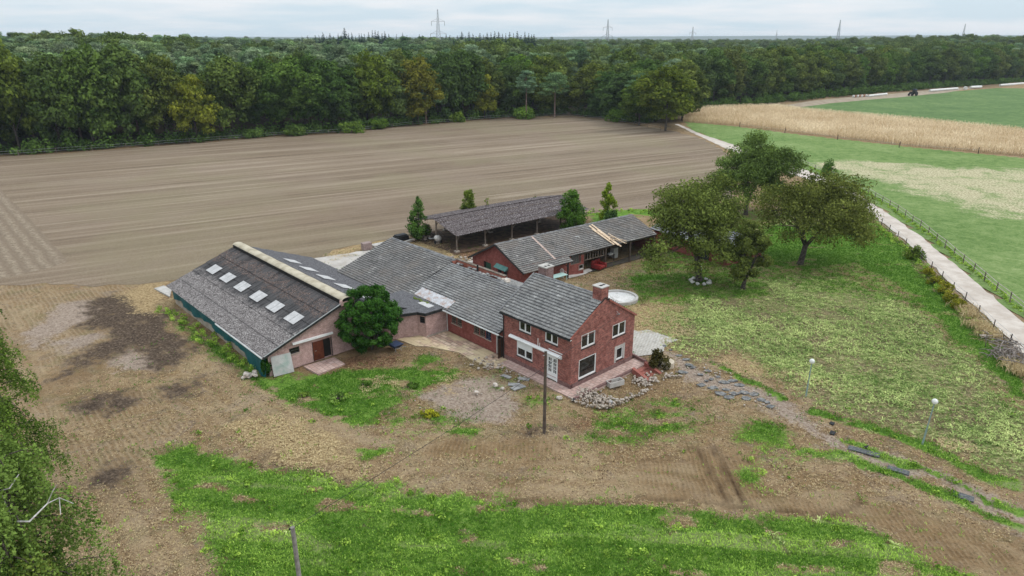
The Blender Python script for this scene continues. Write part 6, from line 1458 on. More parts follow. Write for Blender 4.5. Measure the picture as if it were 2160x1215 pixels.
# undergrowth filling the foot of the forest
rgu = np.random.default_rng(8); cl = []
for L in (EDGE_L, EDGE_R):
    for p, n in along(L, 1.5):
        for k in range(2):
            q = p + n * rgu.uniform(-0.5, 6.0) + rgu.normal(size=2) * .5; h = rgu.uniform(1.0, 4.2); cl.append([q[0], q[1], h * .5, rgu.uniform(1.0, 2.0), rgu.uniform(1.0, 2.0), h * .55, float(np.clip(rgu.normal(.42, .18), .05, .9))])
V, F, T = leaf_cloud(np.array(cl), 70, .34, rgu); o = mesh_np("undergrowth", V, F, m_leaf, attrs={"tone": ('FACE', T)}); o.color = (0.75, 0.95, 0.75, 1); tag(o, "dark undergrowth along the foot of the forest", kind="stuff")

# ---- the woods beyond, one mass to the horizon
def scatter_gn(name, label, pts, scl, src, seed, smin, smax):
    me = bpy.data.meshes.new(name); me.vertices.add(len(pts)); me.vertices.foreach_set("co", np.asarray(pts, np.float32).ravel())
    a = me.attributes.new("size", 'FLOAT', 'POINT'); a.data.foreach_set("value", np.asarray(scl, np.float32)); me.update()
    o = bpy.data.objects.new(name, me); COL.objects.link(o); tag(o, label, kind="stuff")
    ng = bpy.data.node_groups.new(name, 'GeometryNodeTree'); ng.interface.new_socket("Geometry", in_out='INPUT', socket_type='NodeSocketGeometry'); ng.interface.new_socket("Geometry", in_out='OUTPUT', socket_type='NodeSocketGeometry')
    N = ng.nodes; gi = N.new('NodeGroupInput'); go = N.new('NodeGroupOutput'); iop = N.new('GeometryNodeInstanceOnPoints'); m2p = N.new('GeometryNodeMeshToPoints'); prev = None
    g2i = N.new('GeometryNodeGeometryToInstance')
    for s_ in src:
        oi = N.new('GeometryNodeObjectInfo'); oi.inputs['Object'].default_value = s_; oi.inputs['As Instance'].default_value = True; oi.transform_space = 'ORIGINAL'; ng.links.new(oi.outputs['Geometry'], g2i.inputs[0])
    ng.links.new(gi.outputs[0], m2p.inputs[0]); ng.links.new(m2p.outputs[0], iop.inputs['Points']); ji = N.new('GeometryNodeJoinGeometry')
    for s_ in [n for n in N if n.bl_idname == 'GeometryNodeObjectInfo']: ng.links.new(s_.outputs['Geometry'], ji.inputs[0])
    ng.links.new(ji.outputs[0], iop.inputs['Instance']); iop.inputs['Pick Instance'].default_value = True
    ri = N.new('FunctionNodeRandomValue'); ri.data_type = 'INT'; ri.inputs[4].default_value = 0; ri.inputs[5].default_value = len(src) - 1; ri.inputs['Seed'].default_value = seed; ng.links.new(ri.outputs[2], iop.inputs['Instance Index'])
    rr = N.new('FunctionNodeRandomValue'); rr.data_type = 'FLOAT_VECTOR'; rr.inputs[0].default_value = (0, 0, 0); rr.inputs[1].default_value = (0, 0, 6.283); rr.inputs['Seed'].default_value = seed + 1; ng.links.new(rr.outputs[0], iop.inputs['Rotation'])
    na = N.new('GeometryNodeInputNamedAttribute'); na.data_type = 'FLOAT'; na.inputs['Name'].default_value = "size"; ng.links.new(na.outputs[0], iop.inputs['Scale'])
    ng.links.new(iop.outputs[0], go.inputs[0]); N.remove(g2i)
    md = o.modifiers.new("scatter", 'NODES'); md.node_group = ng; return o
foot = [p for p in EDGE_L] + [G(1405, 262)[:2], G(1440, 246)[:2]] + EDGE_R
far_poly = np.array([p for p in foot] + [np.array([3200.0, 2600.0]), np.array([2600.0, 4200.0]), np.array([-3600.0, 4200.0]), np.array([-900.0, 300.0])])
rf = np.random.default_rng(14); C_ = []
def spread(r0, r1, sp):
    n = int(1.75 * (r1 ** 2 - r0 ** 2) / 2 / sp ** 2); r = np.sqrt(rf.uniform(r0 ** 2, r1 ** 2, n)); a = rf.uniform(-0.875, 0.875, n); return np.stack([r * np.sin(a), r * np.cos(a)], 1)
C_ = np.vstack([spread(150, 420, 5.6), spread(420, 700, 7.5), spread(700, 1200, 12.0), spread(1200, 2200, 22.0), spread(2200, 3600, 36.0)])
C_ = C_[inside(C_, far_poly)]
dm = np.full(len(C_), 1e9)
for a, b in zip(foot, foot[1:]): dm = np.minimum(dm, seg_dist(C_, np.array(a), np.array(b)))
C_ = C_[dm > 26]; rr = np.hypot(C_[:, 0], C_[:, 1])
az_ = C_[:, 0] / C_[:, 1]
pine_p = fbm(C_[:, 0] / 90, C_[:, 1] / 90, 3, 3); is_pine = pine_p + 0.18 * ss(0.25, 0.0, az_) - 0.08 + rf.normal(size=len(C_)) * .06 > 0.52
szb = np.clip(rf.normal(.94, .13, len(C_)), .62, 1.28) * (0.97 + 0.10 * (fbm(C_[:, 0] / 60, C_[:, 1] / 60, 9, 2) - .5))
zz = zg(C_[:, 0], C_[:, 1])
wide = 1 + 0.5 * ss(600, 1500, rr)
pts3 = np.column_stack([C_, zz - 0.3]);
crown_of = lambda t: [c for c in t.children if c.name.startswith("crown")][0]
scatter_gn("pine_forest", "bluish green pine forest stretching to the horizon", pts3[is_pine], (szb * wide ** .3)[is_pine] * .97, [crown_of(t) for t in pines], 3, .8, 1.1)
scatter_gn("oak_forest", "mixed green oak forest stretching to the horizon", pts3[~is_pine], (szb * wide ** .2)[~is_pine] * .96, [crown_of(t) for t in protos[:3]], 5, .8, 1.1)
# ---- spruces on the skyline
sp0 = [make_spruce("spruce_tree", "spruce", 300 + i, 29.0, (9.0, 10.5, 8.0)[i]) for i in range(3)]
spx = [(640, 76), (652, 73), (668, 74), (676, 72), (684, 70), (692, 73), (699, 71), (706, 74), (716, 70), (722, 73), (730, 62), (738, 73), (745, 71), (752, 74), (760, 71), (765, 69), (771, 71), (780, 72), (788, 68), (794, 66), (800, 70), (808, 72), (814, 69), (822, 73), (838, 76), (851, 72), (860, 76), (886, 76), (892, 78)]
spx2 = [(942, 76), (950, 74), (958, 77), (966, 73), (975, 71), (983, 74), (990, 72), (998, 71), (1005, 73), (1013, 71), (1020, 73), (1028, 71), (1036, 73), (1044, 70), (1052, 72), (1060, 70), (1067, 72), (1075, 70), (1083, 73), (1091, 71), (1099, 72), (1107, 70), (1115, 72), (1121, 71), (1126, 73)]
i = 0
for k, (lst, D0) in enumerate(((spx, 470), (spx2, 430))):
    for px_, py_ in lst:
        D = D0 + rf.uniform(-45, 45); y_ = D; x_ = (px_ - PCX) / FOC * (y_ * CT + 8 * ST_); zt_ = CAMH + (82.0 - py_) / FOC * D * 1.06 + rf.uniform(-1.6, .6); gz_ = float(zg(x_, y_)); H = zt_ - gz_ + 0.6
        t = inst(sp0, int(rf.integers(0, 3))); i += 1
        big = px_ == 730
        place(t, x_, y_, rf.uniform(0, 6), (1.5 if big else rf.uniform(.6, 1.15)), H / 29.0, label=("tallest broad dark spruce on the skyline left of the big pylon" if big else ("dark pointed spruce on the skyline left of the biggest pylon" if k == 0 else "dark pointed spruce in the dense skyline row right of the biggest pylon")), group=("spruces left of the biggest pylon" if k == 0 else "spruces right of the biggest pylon"))
        if big: t["group"] = "tallest spruce"
# ---- pylons
def make_pylon():
    r_ = thing("power_pylon", "pylon", "pylon", (0, 0, 0)); Hp = 52.0; hw = lambda z: 3.0 * (1 - z / 44) + .75 if z < 40 else .75 * (1 - (z - 40) / 14) + .2
    mb = MB(); T = .17; zs = [0, 6, 11.5, 16.5, 21, 25, 28.5, 31.5, 34.5, 37.5, 40.5, 43.5, 46.5, 49.5, 52]
    cor = lambda z: [np.array([sx * hw(z), sy * hw(z), z]) for sx, sy in ((-1, -1), (1, -1), (1, 1), (-1, 1))]
    for a, b in zip(zs, zs[1:]):
        A_, B_ = cor(a), cor(b)
        for k in range(4):
            mb.tube([A_[k], B_[k]], T, 4, False); mb.tube([A_[k], B_[(k + 1) % 4]], T * .6, 4, False); mb.tube([A_[(k + 1) % 4], B_[k]], T * .6, 4, False); mb.tube([B_[k], B_[(k + 1) % 4]], T * .5, 4, False)
    mb.build("tower", m_pylon, r_)
    for z, L in ((28.5, 8.2), (40.5, 6.8)):
        mb = MB()
        for sx in (-1, 1):
            tip = np.array([sx * L, 0, z])
            for sy in (-1, 1): mb.tube([np.array([sx * hw(z), sy * hw(z), z]), tip], T * .8, 4, False); mb.tube([np.array([sx * hw(z + 2.6), sy * hw(z + 2.6), z + 2.6]), tip], T * .7, 4, False)
        ar = mb.build("cross_arm", m_pylon, r_)
        for sx in (-1, 1):
            mb = MB(); mb.tube([np.array([sx * L, 0, z]), np.array([sx * L, 0, z - 4.2])], .16, 5); mb.build("insulator", m_frame_dark, ar)
    return r_
py0 = make_pylon()
for i, (px_, top, D, rz, lab) in enumerate([(925, 31, 760, 0.05, "biggest steel pylon rising above the forest between the spruces"), (1281, 48, 1080, 0.1, "steel pylon second from the biggest, above the flat forest"), (1460, 61, 1450, 0.1, "small distant steel pylon in the middle of the skyline"), (1637, 67, 2300, 0.9, "tiniest steel pylon on the skyline"), (1767, 49, 1050, 0.95, "narrow-looking steel pylon above the right-hand woods"), (2030, 56, 1300, 0.85, "faint steel pylon at the right end of the skyline")]):
    y_ = D; x_ = (px_ - PCX) / FOC * (D * CT); t = py0 if i == 0 else copy_tree(py0); zt_ = CAMH + (82.0 - top) / FOC * D * 1.06
    place(t, x_, y_, rz, 1.0, 1.0, z=zt_ - 52.0, label=lab, group="power pylons")
# ---- far hills on the horizon
mb = MB(); xs_ = np.linspace(-6000, 7500, 160)
for k, (yd, z0, amp) in enumerate(((6000, 18, 26), (6400, 36, 34), (7200, 20, 20))):
    for x_ in xs_: mb.v.append((x_, yd + 200 * math.sin(x_ * .0011 + k), (0 if k == 2 else z0 + amp * float(fbm(x_ / 1400 + k * 9, 0.3, 5, 4)) * (0.35 + 0.9 * float(ss(-200, 3500, x_))))))
n_ = len(xs_)
for k in range(2):
    for i in range(n_ - 1): mb.f.append((k * n_ + i, k * n_ + i + 1, (k + 1) * n_ + i + 1, (k + 1) * n_ + i))
base = len(mb.v)
for x_ in xs_: mb.v.append((x_, 5600, -1))
for i in range(n_ - 1): mb.f.append((base + i, base + i + 1, i + 1, i))
tag(mb.build("hills", mottled("far_wooded_hills", (0.035, 0.055, 0.028), (0.06, 0.085, 0.045), .01, fine=.05)), "low wooded hills along the horizon", kind="structure")
# ------------------------------------------------------------------ the orchard and garden trees
def open_tree(name, label, p, H, R, base, fork, leaf, n_per, K, seed, color, mat, trunk_r, lean=(0, 0), sz=(1, 1), group=None, off=(0, 0), droop=0.0, nl=3):
    """a spreading fruit tree: forked trunk, visible limbs, a loose crown of small sprays"""
    rg = np.random.default_rng(seed); root = thing(name, label, "tree", p, group); p = np.asarray(p, float); cl = []; mb = MB()
    fk = p + np.array([lean[0], lean[1], fork]); mb.tube([p - ZX * .3, p + ZX * .15, (p + fk) / 2 + np.array([lean[0] * .1, 0, 0]), fk], [trunk_r * 1.7, trunk_r * 1.15, trunk_r, trunk_r * .95], 9)
    cz = base + (H - base) * .45; ctr = p + np.array([off[0], off[1], cz]); rz = (H - base) * .55; ph = rg.random(4) * 6.28; tips = []
    for i in range(K):
        d = unit(1, rg)[0]
        if d[2] < -.55: d[2] *= -.6
        az = math.atan2(d[1], d[0]); lob = 1 + .16 * math.sin(2 * az + ph[0]) + .12 * math.sin(3 * az + ph[1] + 2 * d[2]) + .10 * math.sin(5 * az + ph[2])
        f = rg.uniform(.60, 1.0) if i < K * .75 else rg.uniform(.25, .6); q = ctr + np.array([d[0] * R * sz[0] * f * lob, d[1] * R * sz[1] * f * lob, d[2] * rz * f - droop * (np.hypot(d[0], d[1]) * f) ** 3]); s = rg.uniform(.16, .27) * R
        cl.append([*q, s * 1.15, s * 1.15, s * rg.uniform(.55, .85), float(np.clip(rg.normal(.45, .17), .08, .92))]); tips.append(q)
    cl = np.array(cl); mains = []
    for k in range(nl):
        a = 2 * PI * k / nl + rg.uniform(-.4, .4); e = fk + np.array([math.cos(a) * R * .38 * sz[0] + off[0] * .5, math.sin(a) * R * .38 * sz[1] + off[1] * .5, (H - fork) * rg.uniform(.35, .6)]); m = (fk + e) / 2 + np.array([math.cos(a), math.sin(a), 0]) * R * .06; mb.tube([fk - ZX * .1, m, e], [trunk_r * .75, trunk_r * .5, trunk_r * .3], 7); mains += [(m, trunk_r * .3), (e, trunk_r * .25)]
    for q in tips:
        st_, r_ = min(mains, key=lambda v: np.linalg.norm(v[0] - q)); m = (st_ + q) / 2 + rg.normal(size=3) * .15 + ZX * .12; mb.tube([st_, m, q], [min(.07, r_ * .6), .035, .012], 4, False)
    crown_obj(root, leaf_cloud(cl, n_per, leaf, rg, up=.25, asp=.5, shell=.1, spread=.2), mat, color=(*color, 1)); mb.build("trunk", m_bark, root, smooth=True); return root
wg = "walnut trees in the orchard"
open_tree("walnut_tree", "big spreading walnut with olive yellowing crown nearest the outbuilding, stones around its trunk", GG(1475, 592), 12.3, 5.5, 1.0, 3.0, .15, 250, 160, 41, (.66, .80, .62), m_walnut, .34, (-.5, 0), (1.02, .9), wg, (-.9, .3), .6)
open_tree("walnut_tree", "small brownish walnut standing in front of the orchard shed", GG(1567, 607), 7.6, 2.6, .9, 1.0, .13, 230, 80, 42, (.50, .62, .50), m_walnut, .22, (.1, 0), (1, 1), wg, (.3, .2), .5)
open_tree("walnut_tree", "wide brown-tinged walnut with a forked trunk on the orchard grass", GG(1688, 556), 11.2, 6.5, 2.4, 2.4, .15, 200, 160, 43, (.64, .72, .58), m_walnut, .33, (.3, 0), (1.12, .9), wg, (1.3, .6), 1.4, 3)
open_tree("walnut_tree", "dense dark green rounded tree farthest back in the orchard", GG(1573, 452), 12.2, 6.2, 1.2, 2.6, .17, 260, 160, 44, (.50, .74, .60), m_walnut, .3, (0, 0), (1.05, .95), wg, (1.0, .5), .4)
bush("orchard_shrub", "dark green pointed shrub behind the wide walnut", GG(1748, 372), 1.9, 3.6, m_leaf, (.9, 1.3, .8), 45, .16, 90)
# laurel ball by the barn
p = G(785, 737); rg = np.random.default_rng(50); lau = thing("laurel_bush", "big round dark green laurel bush in front of the barn gable", "bush", p); cl = []
for i in range(200):
    d = unit(1, rg)[0]; d[2] = d[2] if d[2] > -.97 else -d[2]; f = rg.uniform(.76, .95) if i < 170 else rg.uniform(.3, .6); s = rg.uniform(.24, .50); cl.append([p[0] + d[0] * 2.9 * f, p[1] + d[1] * 2.9 * f, 3.0 + d[2] * 2.95 * f, s, s, s * .9, float(np.clip(rg.normal(.42, .18), .05, .95))])
crown_obj(lau, leaf_cloud(np.array(cl), 190, .105, rg, up=.3, asp=.45, shell=.3, spread=.18), m_laurel); mb = MB()
for i in range(6): a = i * 1.05; mb.tube([p, p + np.array([.9 * math.cos(a), .9 * math.sin(a), 2.2])], [.1, .04], 5)
mb.build("trunk", m_bark, lau)
# young trees at the field edge
def cone_tree(name, label, p, H, R, color, mat, seed, K, n_per, leaf, shape, base=.4, group=None):
    rg = np.random.default_rng(seed); root = thing(name, label, "tree", p, group); cl = []
    for i in range(K):
        z = base + (H - base) * rg.random() ** 1.15; q = (z - base) / (H - base); rr = R * shape(q) * rg.uniform(.3, 1.0); a = rg.uniform(0, 6.28); s = rg.uniform(.20, .32) * R * (.6 + .6 * shape(q)); cl.append([p[0] + rr * math.cos(a), p[1] + rr * math.sin(a), p[2] + z, s, s, s * 1.1, float(np.clip(rg.normal(.45, .18), .05, .95))])
    crown_obj(root, leaf_cloud(np.array(cl), n_per, leaf, rg, up=.3, shell=.2), mat, color=(*color, 1)); mb = MB(); mb.tube([np.array(p) - ZX * .2, np.array(p) + ZX * H * .5, np.array(p) + ZX * H * .97], [.12, .07, .015], 6)
    for c in cl[::3]: mb.tube([np.array([p[0], p[1], max(p[2] + .3, c[2] - .4)]), np.array(c[:3])], [.03, .01], 4, False)
    mb.build("trunk", m_bark, root); return root
yg = "young trees between the shelter and the field"
cone_tree("young_tree", "dark pointed young tree at the left end of the shelter", G(885, 506), 5.9, 1.75, (.75, 1.0, .75), m_leaf, 61, 60, 90, .12, lambda q: min(1, .55 + 2.2 * q) * (1 - q) ** .8 * 1.25, .5, yg)
cone_tree("young_tree", "thin light green young tree rising behind the shelter roof", G(990, 476), 5.3, 1.7, (1.3, 1.25, .85), m_leaf, 62, 48, 90, .12, lambda q: (1 - q) ** .45, .4, yg)
cone_tree("young_tree", "dense rounded green young tree at the right end of the shelter", G(1205, 489), 5.9, 1.9, (.95, 1.3, .75), m_leaf, 63, 75, 110, .13, lambda q: max(.05, 1 - ((q - .42) / .6) ** 2) ** .5, .6, yg)
cone_tree("young_tree", "yellow-green wispy young tree right of the rounded one", G(1281, 464), 5.6, 1.6, (1.7, 1.7, .75), m_leaf, 64, 52, 90, .13, lambda q: (1 - q) ** .55, .4, yg)
cone_tree("sapling", "tiny bare sapling top behind the shelter roof", G(1128, 452), 3.4, .5, (1.3, 1.3, .9), m_leaf, 65, 8, 40, .10, lambda q: 1 - q, 2.0)
cone_tree("sapling", "thin leafless sapling beside the light green young tree", G(1026, 478), 4.4, .8, (1.4, 1.3, .9), m_leaf, 66, 10, 22, .09, lambda q: 1 - q * .6, 1.2)
bush("dark_shrub", "small dark bluish shrub below the yellow-green young tree", G(1290, 470), 1.3, 2.2, m_leaf, (.45, .7, .65), 67, .12, 100)
bush("withered_shrub", "withered dark brown shrub in the bed beside the brick steps", GG(1386, 772), 1.15, 1.5, m_walnut, (.28, .24, .26), 68, .10, 80)
bush("roadside_bush", "small olive bush leaning over the road fence", G(1928, 545), 1.35, 1.9, m_leaf, (1.1, 1.2, .8), 69, .12, 70)
bush("ivy_bush", "ivy growing up the barn's corner beside the grey panel", G(563, 792), .55, 2.0, m_laurel, (.7, .75, .7), 70, .10, 90)
for i, (x_, y_, r_, h_) in enumerate([(1957, 580, 1.0, 1.3), (1972, 600, 1.0, 1.2), (1988, 618, 1.1, 1.4), (2003, 634, 1.0, 1.2), (2018, 650, .9, 1.1)]):
    bush("weed_clump", "yellow-green tall weed clump lining the road fence", G(x_, y_), r_, h_, m_birchleaf, (1.35, 1.0, .4), 90 + i, .10, 70, 12, "yellow weeds along the road fence", "weeds")
for i, (x_, y_, r_, h_) in enumerate([(905, 876, .7, .5), (715, 842, .8, .55), (872, 815, .6, .4), (770, 812, .6, .4), (640, 835, .5, .3)]):
    bush("weed_clump", ["yellow-flowering weed clump at the lower tip of the grass near the barn", "greyish weed clump in the middle of the grass by the barn", "low weeds on the yellow sandy spot", "low weeds at the left end of the sandy spot", "pale weed tuft in the grass below the grey panel"][i], G(x_, y_), r_, h_, m_birchleaf, [(1.8, 1.35, .4), (.9, 1.1, .8), (.6, .8, .5), (.6, .8, .5), (1, 1.1, .7)][i], 110 + i, .08, 60, 10, "weeds in the grass by the barn", "weeds")
# brush heap at the right edge by the road
mb = MB(); g_ = random.Random(3)
for i in range(130):
    c_ = GG(*g_.choice([(2120, 755), (2140, 765), (2155, 775), (2135, 748), (2110, 728)])) + np.array([g_.gauss(0, .7), g_.gauss(0, .7), abs(g_.gauss(.35, .3))]); d_ = np.array([g_.gauss(0, 1), g_.gauss(0, 1), g_.gauss(0, .35)]); d_ *= g_.uniform(.4, 1.1) / np.linalg.norm(d_); mb.tube([c_ - d_, c_ + d_ * .2 + ZX * .08, c_ + d_], [.045, .04, .02], 4)
tag(mb.build("brush_heap", m_deadwood), "grey heap of cut branches by the road fence at the right edge", "brush heap")
# ---- weeping birches at the left edge
def birch(label, p, H, R, seed, nb, color, per=46, lf=.06):
    """boughs that rise and arch over, each hung with a curtain of leafy strands; dark gaps between the boughs"""
    rg = np.random.default_rng(seed); root = thing("weeping_birch", label, "tree", p, "weeping birches at the left edge"); p = np.asarray(p, float); mb = MB(); mb.tube([p - ZX * .2, p + ZX * H * .5 + np.array([.15, .1, 0]), p + ZX * H * .97], [.28, .17, .03], 8); P_, N_, T_ = [], [], []
    for b in range(nb):
        q = .12 + .86 * ((b + rg.random()) / nb); h0 = H * q * .93; a = b * 2.4 + rg.uniform(-.5, .5); L = R * math.sqrt(max(.06, 1 - q ** 3)) * rg.uniform(.55, 1.12); d = np.array([math.cos(a), math.sin(a), 0]); s0 = p + ZX * h0; c1 = s0 + d * L * .55 + ZX * (.10 * H * (1.1 - q) + .5); e = s0 + d * L + ZX * rg.uniform(-.5, .35)
        mb.tube([s0, (s0 + c1) / 2 + ZX * .1, c1 * .5 + s0 * .15 + e * .35, e], [.05, .035, .022, .008], 4, False); tb = float(np.clip(rg.normal(.45, .20), .08, .9))
        for k in range(per):
            f = rg.uniform(.30, 1.0); m = (1 - f) ** 2 * s0 + 2 * f * (1 - f) * c1 + f * f * e + rg.normal(size=3) * np.array([.22, .22, .10]); ln = rg.uniform(.35, 1.0) * (1.0 + 1.1 * f) * (.75 + .5 * (1 - q)); n = int(13 * ln) + 4; tt = rg.random(n) ** .85; sw = rg.normal(size=2) * .10
            P_.append(m + np.column_stack([(sw[0] + d[0] * .16) * tt + rg.normal(size=n) * .05, (sw[1] + d[1] * .16) * tt + rg.normal(size=n) * .05, -ln * tt])); N_.append(rg.normal(size=(n, 3)) * .8 + np.array([d[0] * .5, d[1] * .5, .55])); T_.append(np.clip(tb + rg.normal() * .08 + rg.normal(size=n) * .16 + (rg.random(n) < .03) * .35, 0, 1))
    N_ = np.vstack(N_); N_ /= np.linalg.norm(N_, axis=1, keepdims=True); crown_obj(root, leaves(np.vstack(P_), N_, lf, np.concatenate(T_), rg, .62), m_birchleaf, color=(*color, 1)); mb.build("trunk", m_bark, root, smooth=True); return root
qa = G(20, 925, 13.2); A_ = (qa[0] - .9, qa[1] + .2, 0); birch("large weeping birch with bare white twigs in the lower left corner", A_, 13.5, 2.9, 71, 62, (.75, .88, .68))
q = G(70, 1130, 9.6); birch("paler weeping birch in front of the large one at the lower left corner", (q[0] - .7, q[1] - .5, 0), 10.0, 2.5, 72, 54, (1.15, 1.15, .8))
q = G(-30, 640, 13.0); birch("weeping birch farther up the left edge, only its right side in view", (q[0] - 1.3, q[1] + .3, 0), 13.4, 2.5, 73, 46, (.85, 1.02, .62))
for i, (z0, pts) in enumerate([(9.6, [(62, 1100, 11.4), (100, 1062, 11.6), (125, 1050, 11.7), (155, 1062, 11.4)]), (None, [(125, 1050, 11.7), (128, 1085, 11.2)]), (9.4, [(0, 1035, 11.2), (20, 1030, 11.5), (40, 1000, 11.8)]), (None, [(100, 1062, 11.6), (112, 1035, 12.1), (120, 1022, 12.3)])]):
    P_ = [G(*p_) for p_ in pts]; P_ = ([np.array(A_) + ZX * z0] if z0 else []) + P_; mb = MB(); mb.tube(P_, [.035, .028, .022, .016, .010][:len(P_)] if z0 else [.018, .014, .008][:len(P_)], 5); tag(mb.build("bare_branch", m_birchbark), ["longest bare white branch arching out of the large birch", "short bare white twig hanging from the long branch", "bare white branch at the left edge of the large birch", "small bare white twig pointing up from the long branch"][i], "branch", "bare birch branches")

# ------------------------------------------------------------------ fences
def fence(name, label, px, every, h, rails, mat_r, post_r=.06, mat_p=None, group=None, rr=.018):
    P_ = [G(*p)[:2] for p in px]; r_ = thing(name, label, "fence", (*P_[0], 0), group); sp_ = along(P_, every); tops = []
    g_ = random.Random(len(px))
    for p, n in sp_:
        b = np.array([p[0], p[1], float(zg(p[0], p[1]))]); t = b + ZX * h * g_.uniform(.92, 1.08) + np.array([g_.uniform(-.06, .06), g_.uniform(-.06, .06), 0]); mb = MB(); mb.tube([b - ZX * .3, t], [post_r, post_r * .9], 6); mb.build("post", mat_p or m_pole, r_); tops.append((b, t))
    for f in rails:
        mb = MB(); mb.tube([b + (t - b) * f for b, t in tops], rr, 4); mb.build("rail" if rr > .025 else "wire", mat_r, r_)
    return r_
m_tape = mottled("pale_rail", (.36, .31, .26), (.52, .47, .41), 2)
fence("pasture_fence", "post and pale rail fence along the far side of the gravel road", [(1690, 347), (1760, 376), (1800, 394), (1832, 410), (1900, 452), (1967, 502), (2043, 566), (2103, 616), (2162, 664), (2230, 725), (2330, 815), (2460, 930)], 3.4, 1.15, (.55, .93), m_tape, .07, m_wood, None, .045)
fence("orchard_fence", "wire fence with dark posts along the orchard side of the gravel road", [(1735, 402), (1800, 435), (1850, 470), (1902, 512), (1945, 556), (2000, 607), (2045, 652), (2095, 698), (2140, 742), (2200, 800), (2300, 905), (2400, 1015)], 3.6, 1.2, (.35, .65, .95), m_metal, .055)
fence("field_fence", "sparse grey post fence along the forest edge of the harrowed field", [(-40, 333), (40, 329), (150, 321), (300, 310), (450, 299), (560, 289), (700, 283), (850, 267), (960, 258), (1060, 250), (1200, 247), (1290, 256), (1345, 265), (1400, 277)], 7.5, 1.25, (.5, .95), m_metal, .075, m_wood)
fence("maize_fence", "widely spaced posts along the edge of the dry maize", [(1560, 268), (1710, 288), (1900, 312), (2065, 324), (2200, 340)], 17.0, 1.5, (.6,), m_metal, .10, m_pole)
# ------------------------------------------------------------------ maize
mz = px_poly([(1440, 258), (1450, 243), (1490, 234), (1560, 231), (1640, 230), (1700, 239), (1900, 257), (2160, 284), (2420, 312), (2420, 352), (2160, 330), (1900, 307), (1700, 284), (1560, 266)])
rg = np.random.default_rng(21); d0 = mz[14 - 3] - mz[-1]; d0 = (mz[11] - mz[13]); d0 = d0 / np.linalg.norm(d0); n0 = np.array([-d0[1], d0[0]]); lo = mz.min(0); hi = mz.max(0); R_ = np.linalg.norm(hi - lo)
aa, bb_ = np.meshgrid(np.arange(-R_, R_, .42), np.arange(-R_, R_, .78)); P_ = mz.mean(0) + aa.ravel()[:, None] * d0 + bb_.ravel()[:, None] * n0; P_ = P_[inside(P_, mz)]; P_ = P_ + rg.normal(size=P_.shape) * .07; n = len(P_); Hh = rg.uniform(1.75, 2.35, n)
pr, nr, tr = [], [], []; Vs = []
k_ = 6; base = np.repeat(np.column_stack([P_, np.zeros(n)]), k_, 0); hh = np.repeat(Hh, k_) * np.tile(np.linspace(.25, 1.0, k_), n); az2 = rg.uniform(0, 6.28, n * k_); L_ = rg.uniform(.28, .55, n * k_); L_[k_ - 1::k_] *= .5
dirv = np.column_stack([np.cos(az2), np.sin(az2), np.zeros(n * k_)]); s = base + np.column_stack([np.zeros(n * k_), np.zeros(n * k_), hh]); m = s + dirv * L_[:, None] * .5 + ZX * .16; e = s + dirv * L_[:, None] + ZX * rg.uniform(-.3, .25, n * k_)[:, None]; sd = np.cross(dirv, ZX) * .055
V = np.stack([s - ZX * .3, m - sd, e, m + sd], 1).reshape(-1, 3); F = np.arange(len(V)).reshape(-1, 4); T = np.clip(np.repeat(rg.normal(.5, .14, n), k_) + .9 * (np.repeat(fbm(P_[:, 0] * .08, P_[:, 1] * .08, 2, 3), k_) - .5) + rg.normal(size=n * k_) * .15, 0, 1)
st_ = np.column_stack([P_, np.zeros(n)]); wv = np.column_stack([np.full(n, .03), np.zeros(n), np.zeros(n)]); tp = st_ + np.column_stack([rg.normal(size=n) * .08, rg.normal(size=n) * .08, Hh]); V2 = np.stack([st_ - wv, st_ + wv, tp + wv * .5, tp - wv * .5], 1).reshape(-1, 3)
V = np.vstack([V, V2]); F = np.arange(len(V)).reshape(-1, 4); T = np.concatenate([T, np.clip(rg.normal(.45, .12, n), 0, 1)]); o = mesh_np("maize", V, F, m_maize, attrs={"tone": ('FACE', T)}); tag(o, "broad strip of dry tan maize beyond the pasture", kind="stuff")
# white wrapped bales and logs along the forest path
g_ = random.Random(8)
def bale(x_, y_, L, r, rz, mat, label, grp, cat="bale", z=0):
    q = G(x_, y_); mb = MB(); mb.lathe((0, 0, 0), [(r * .3, -L / 2), (r * .94, -L / 2 + .02), (r, -L / 2 + .12), (r, L / 2 - .12), (r * .94, L / 2 - .02), (r * .3, L / 2)], 14); ca, sa = math.cos(rz), math.sin(rz); mb.v = [(v[2] * ca - v[0] * sa, v[2] * sa + v[0] * ca, v[1] + r + z) for v in mb.v]; return tag(mb.build("bale", mat, loc=q, smooth=False), label, cat, grp)
for i in range(8): bale(1800 + i * 4.5, 205.5 - i * .25, 1.6, .52, 1.0, m_rust if i % 2 else m_bale, "round bale in the white and rust-brown row at the forest edge", "white and rust bales at the forest edge")
for i in range(8): bale(1834 + i * 4.8, 204.5 - i * .55, 1.9, .52, .55, m_bale, "white wrapped bale in the row right of the rust-brown bales", "white bales right of the rust bales")
for i in range(11): bale(1964 + i * 5.2, 193.5 - i * .42, 2.6, .60, .42, m_bale, "white wrapped bale in the long row beyond the dark tractor", "white bales beyond the tractor")
for i in range(4): bale(2050 + i * 5.2, 187.2 - i * .3, 2.6, .75, .42, m_bale, "white wrapped bale in the short separate row", "white bales in the short row")
for i in range(9): bale(2112 + i * 5.6, 182.2 - i * .45, 2.8, .65, .42, m_bale, "white wrapped bale in the farthest row at the right edge", "white bales in the farthest row")
bale(2036, 189.5, 2.0, .9, 1.2, m_bale, "single white bale lying apart before the short row", "lone bale")
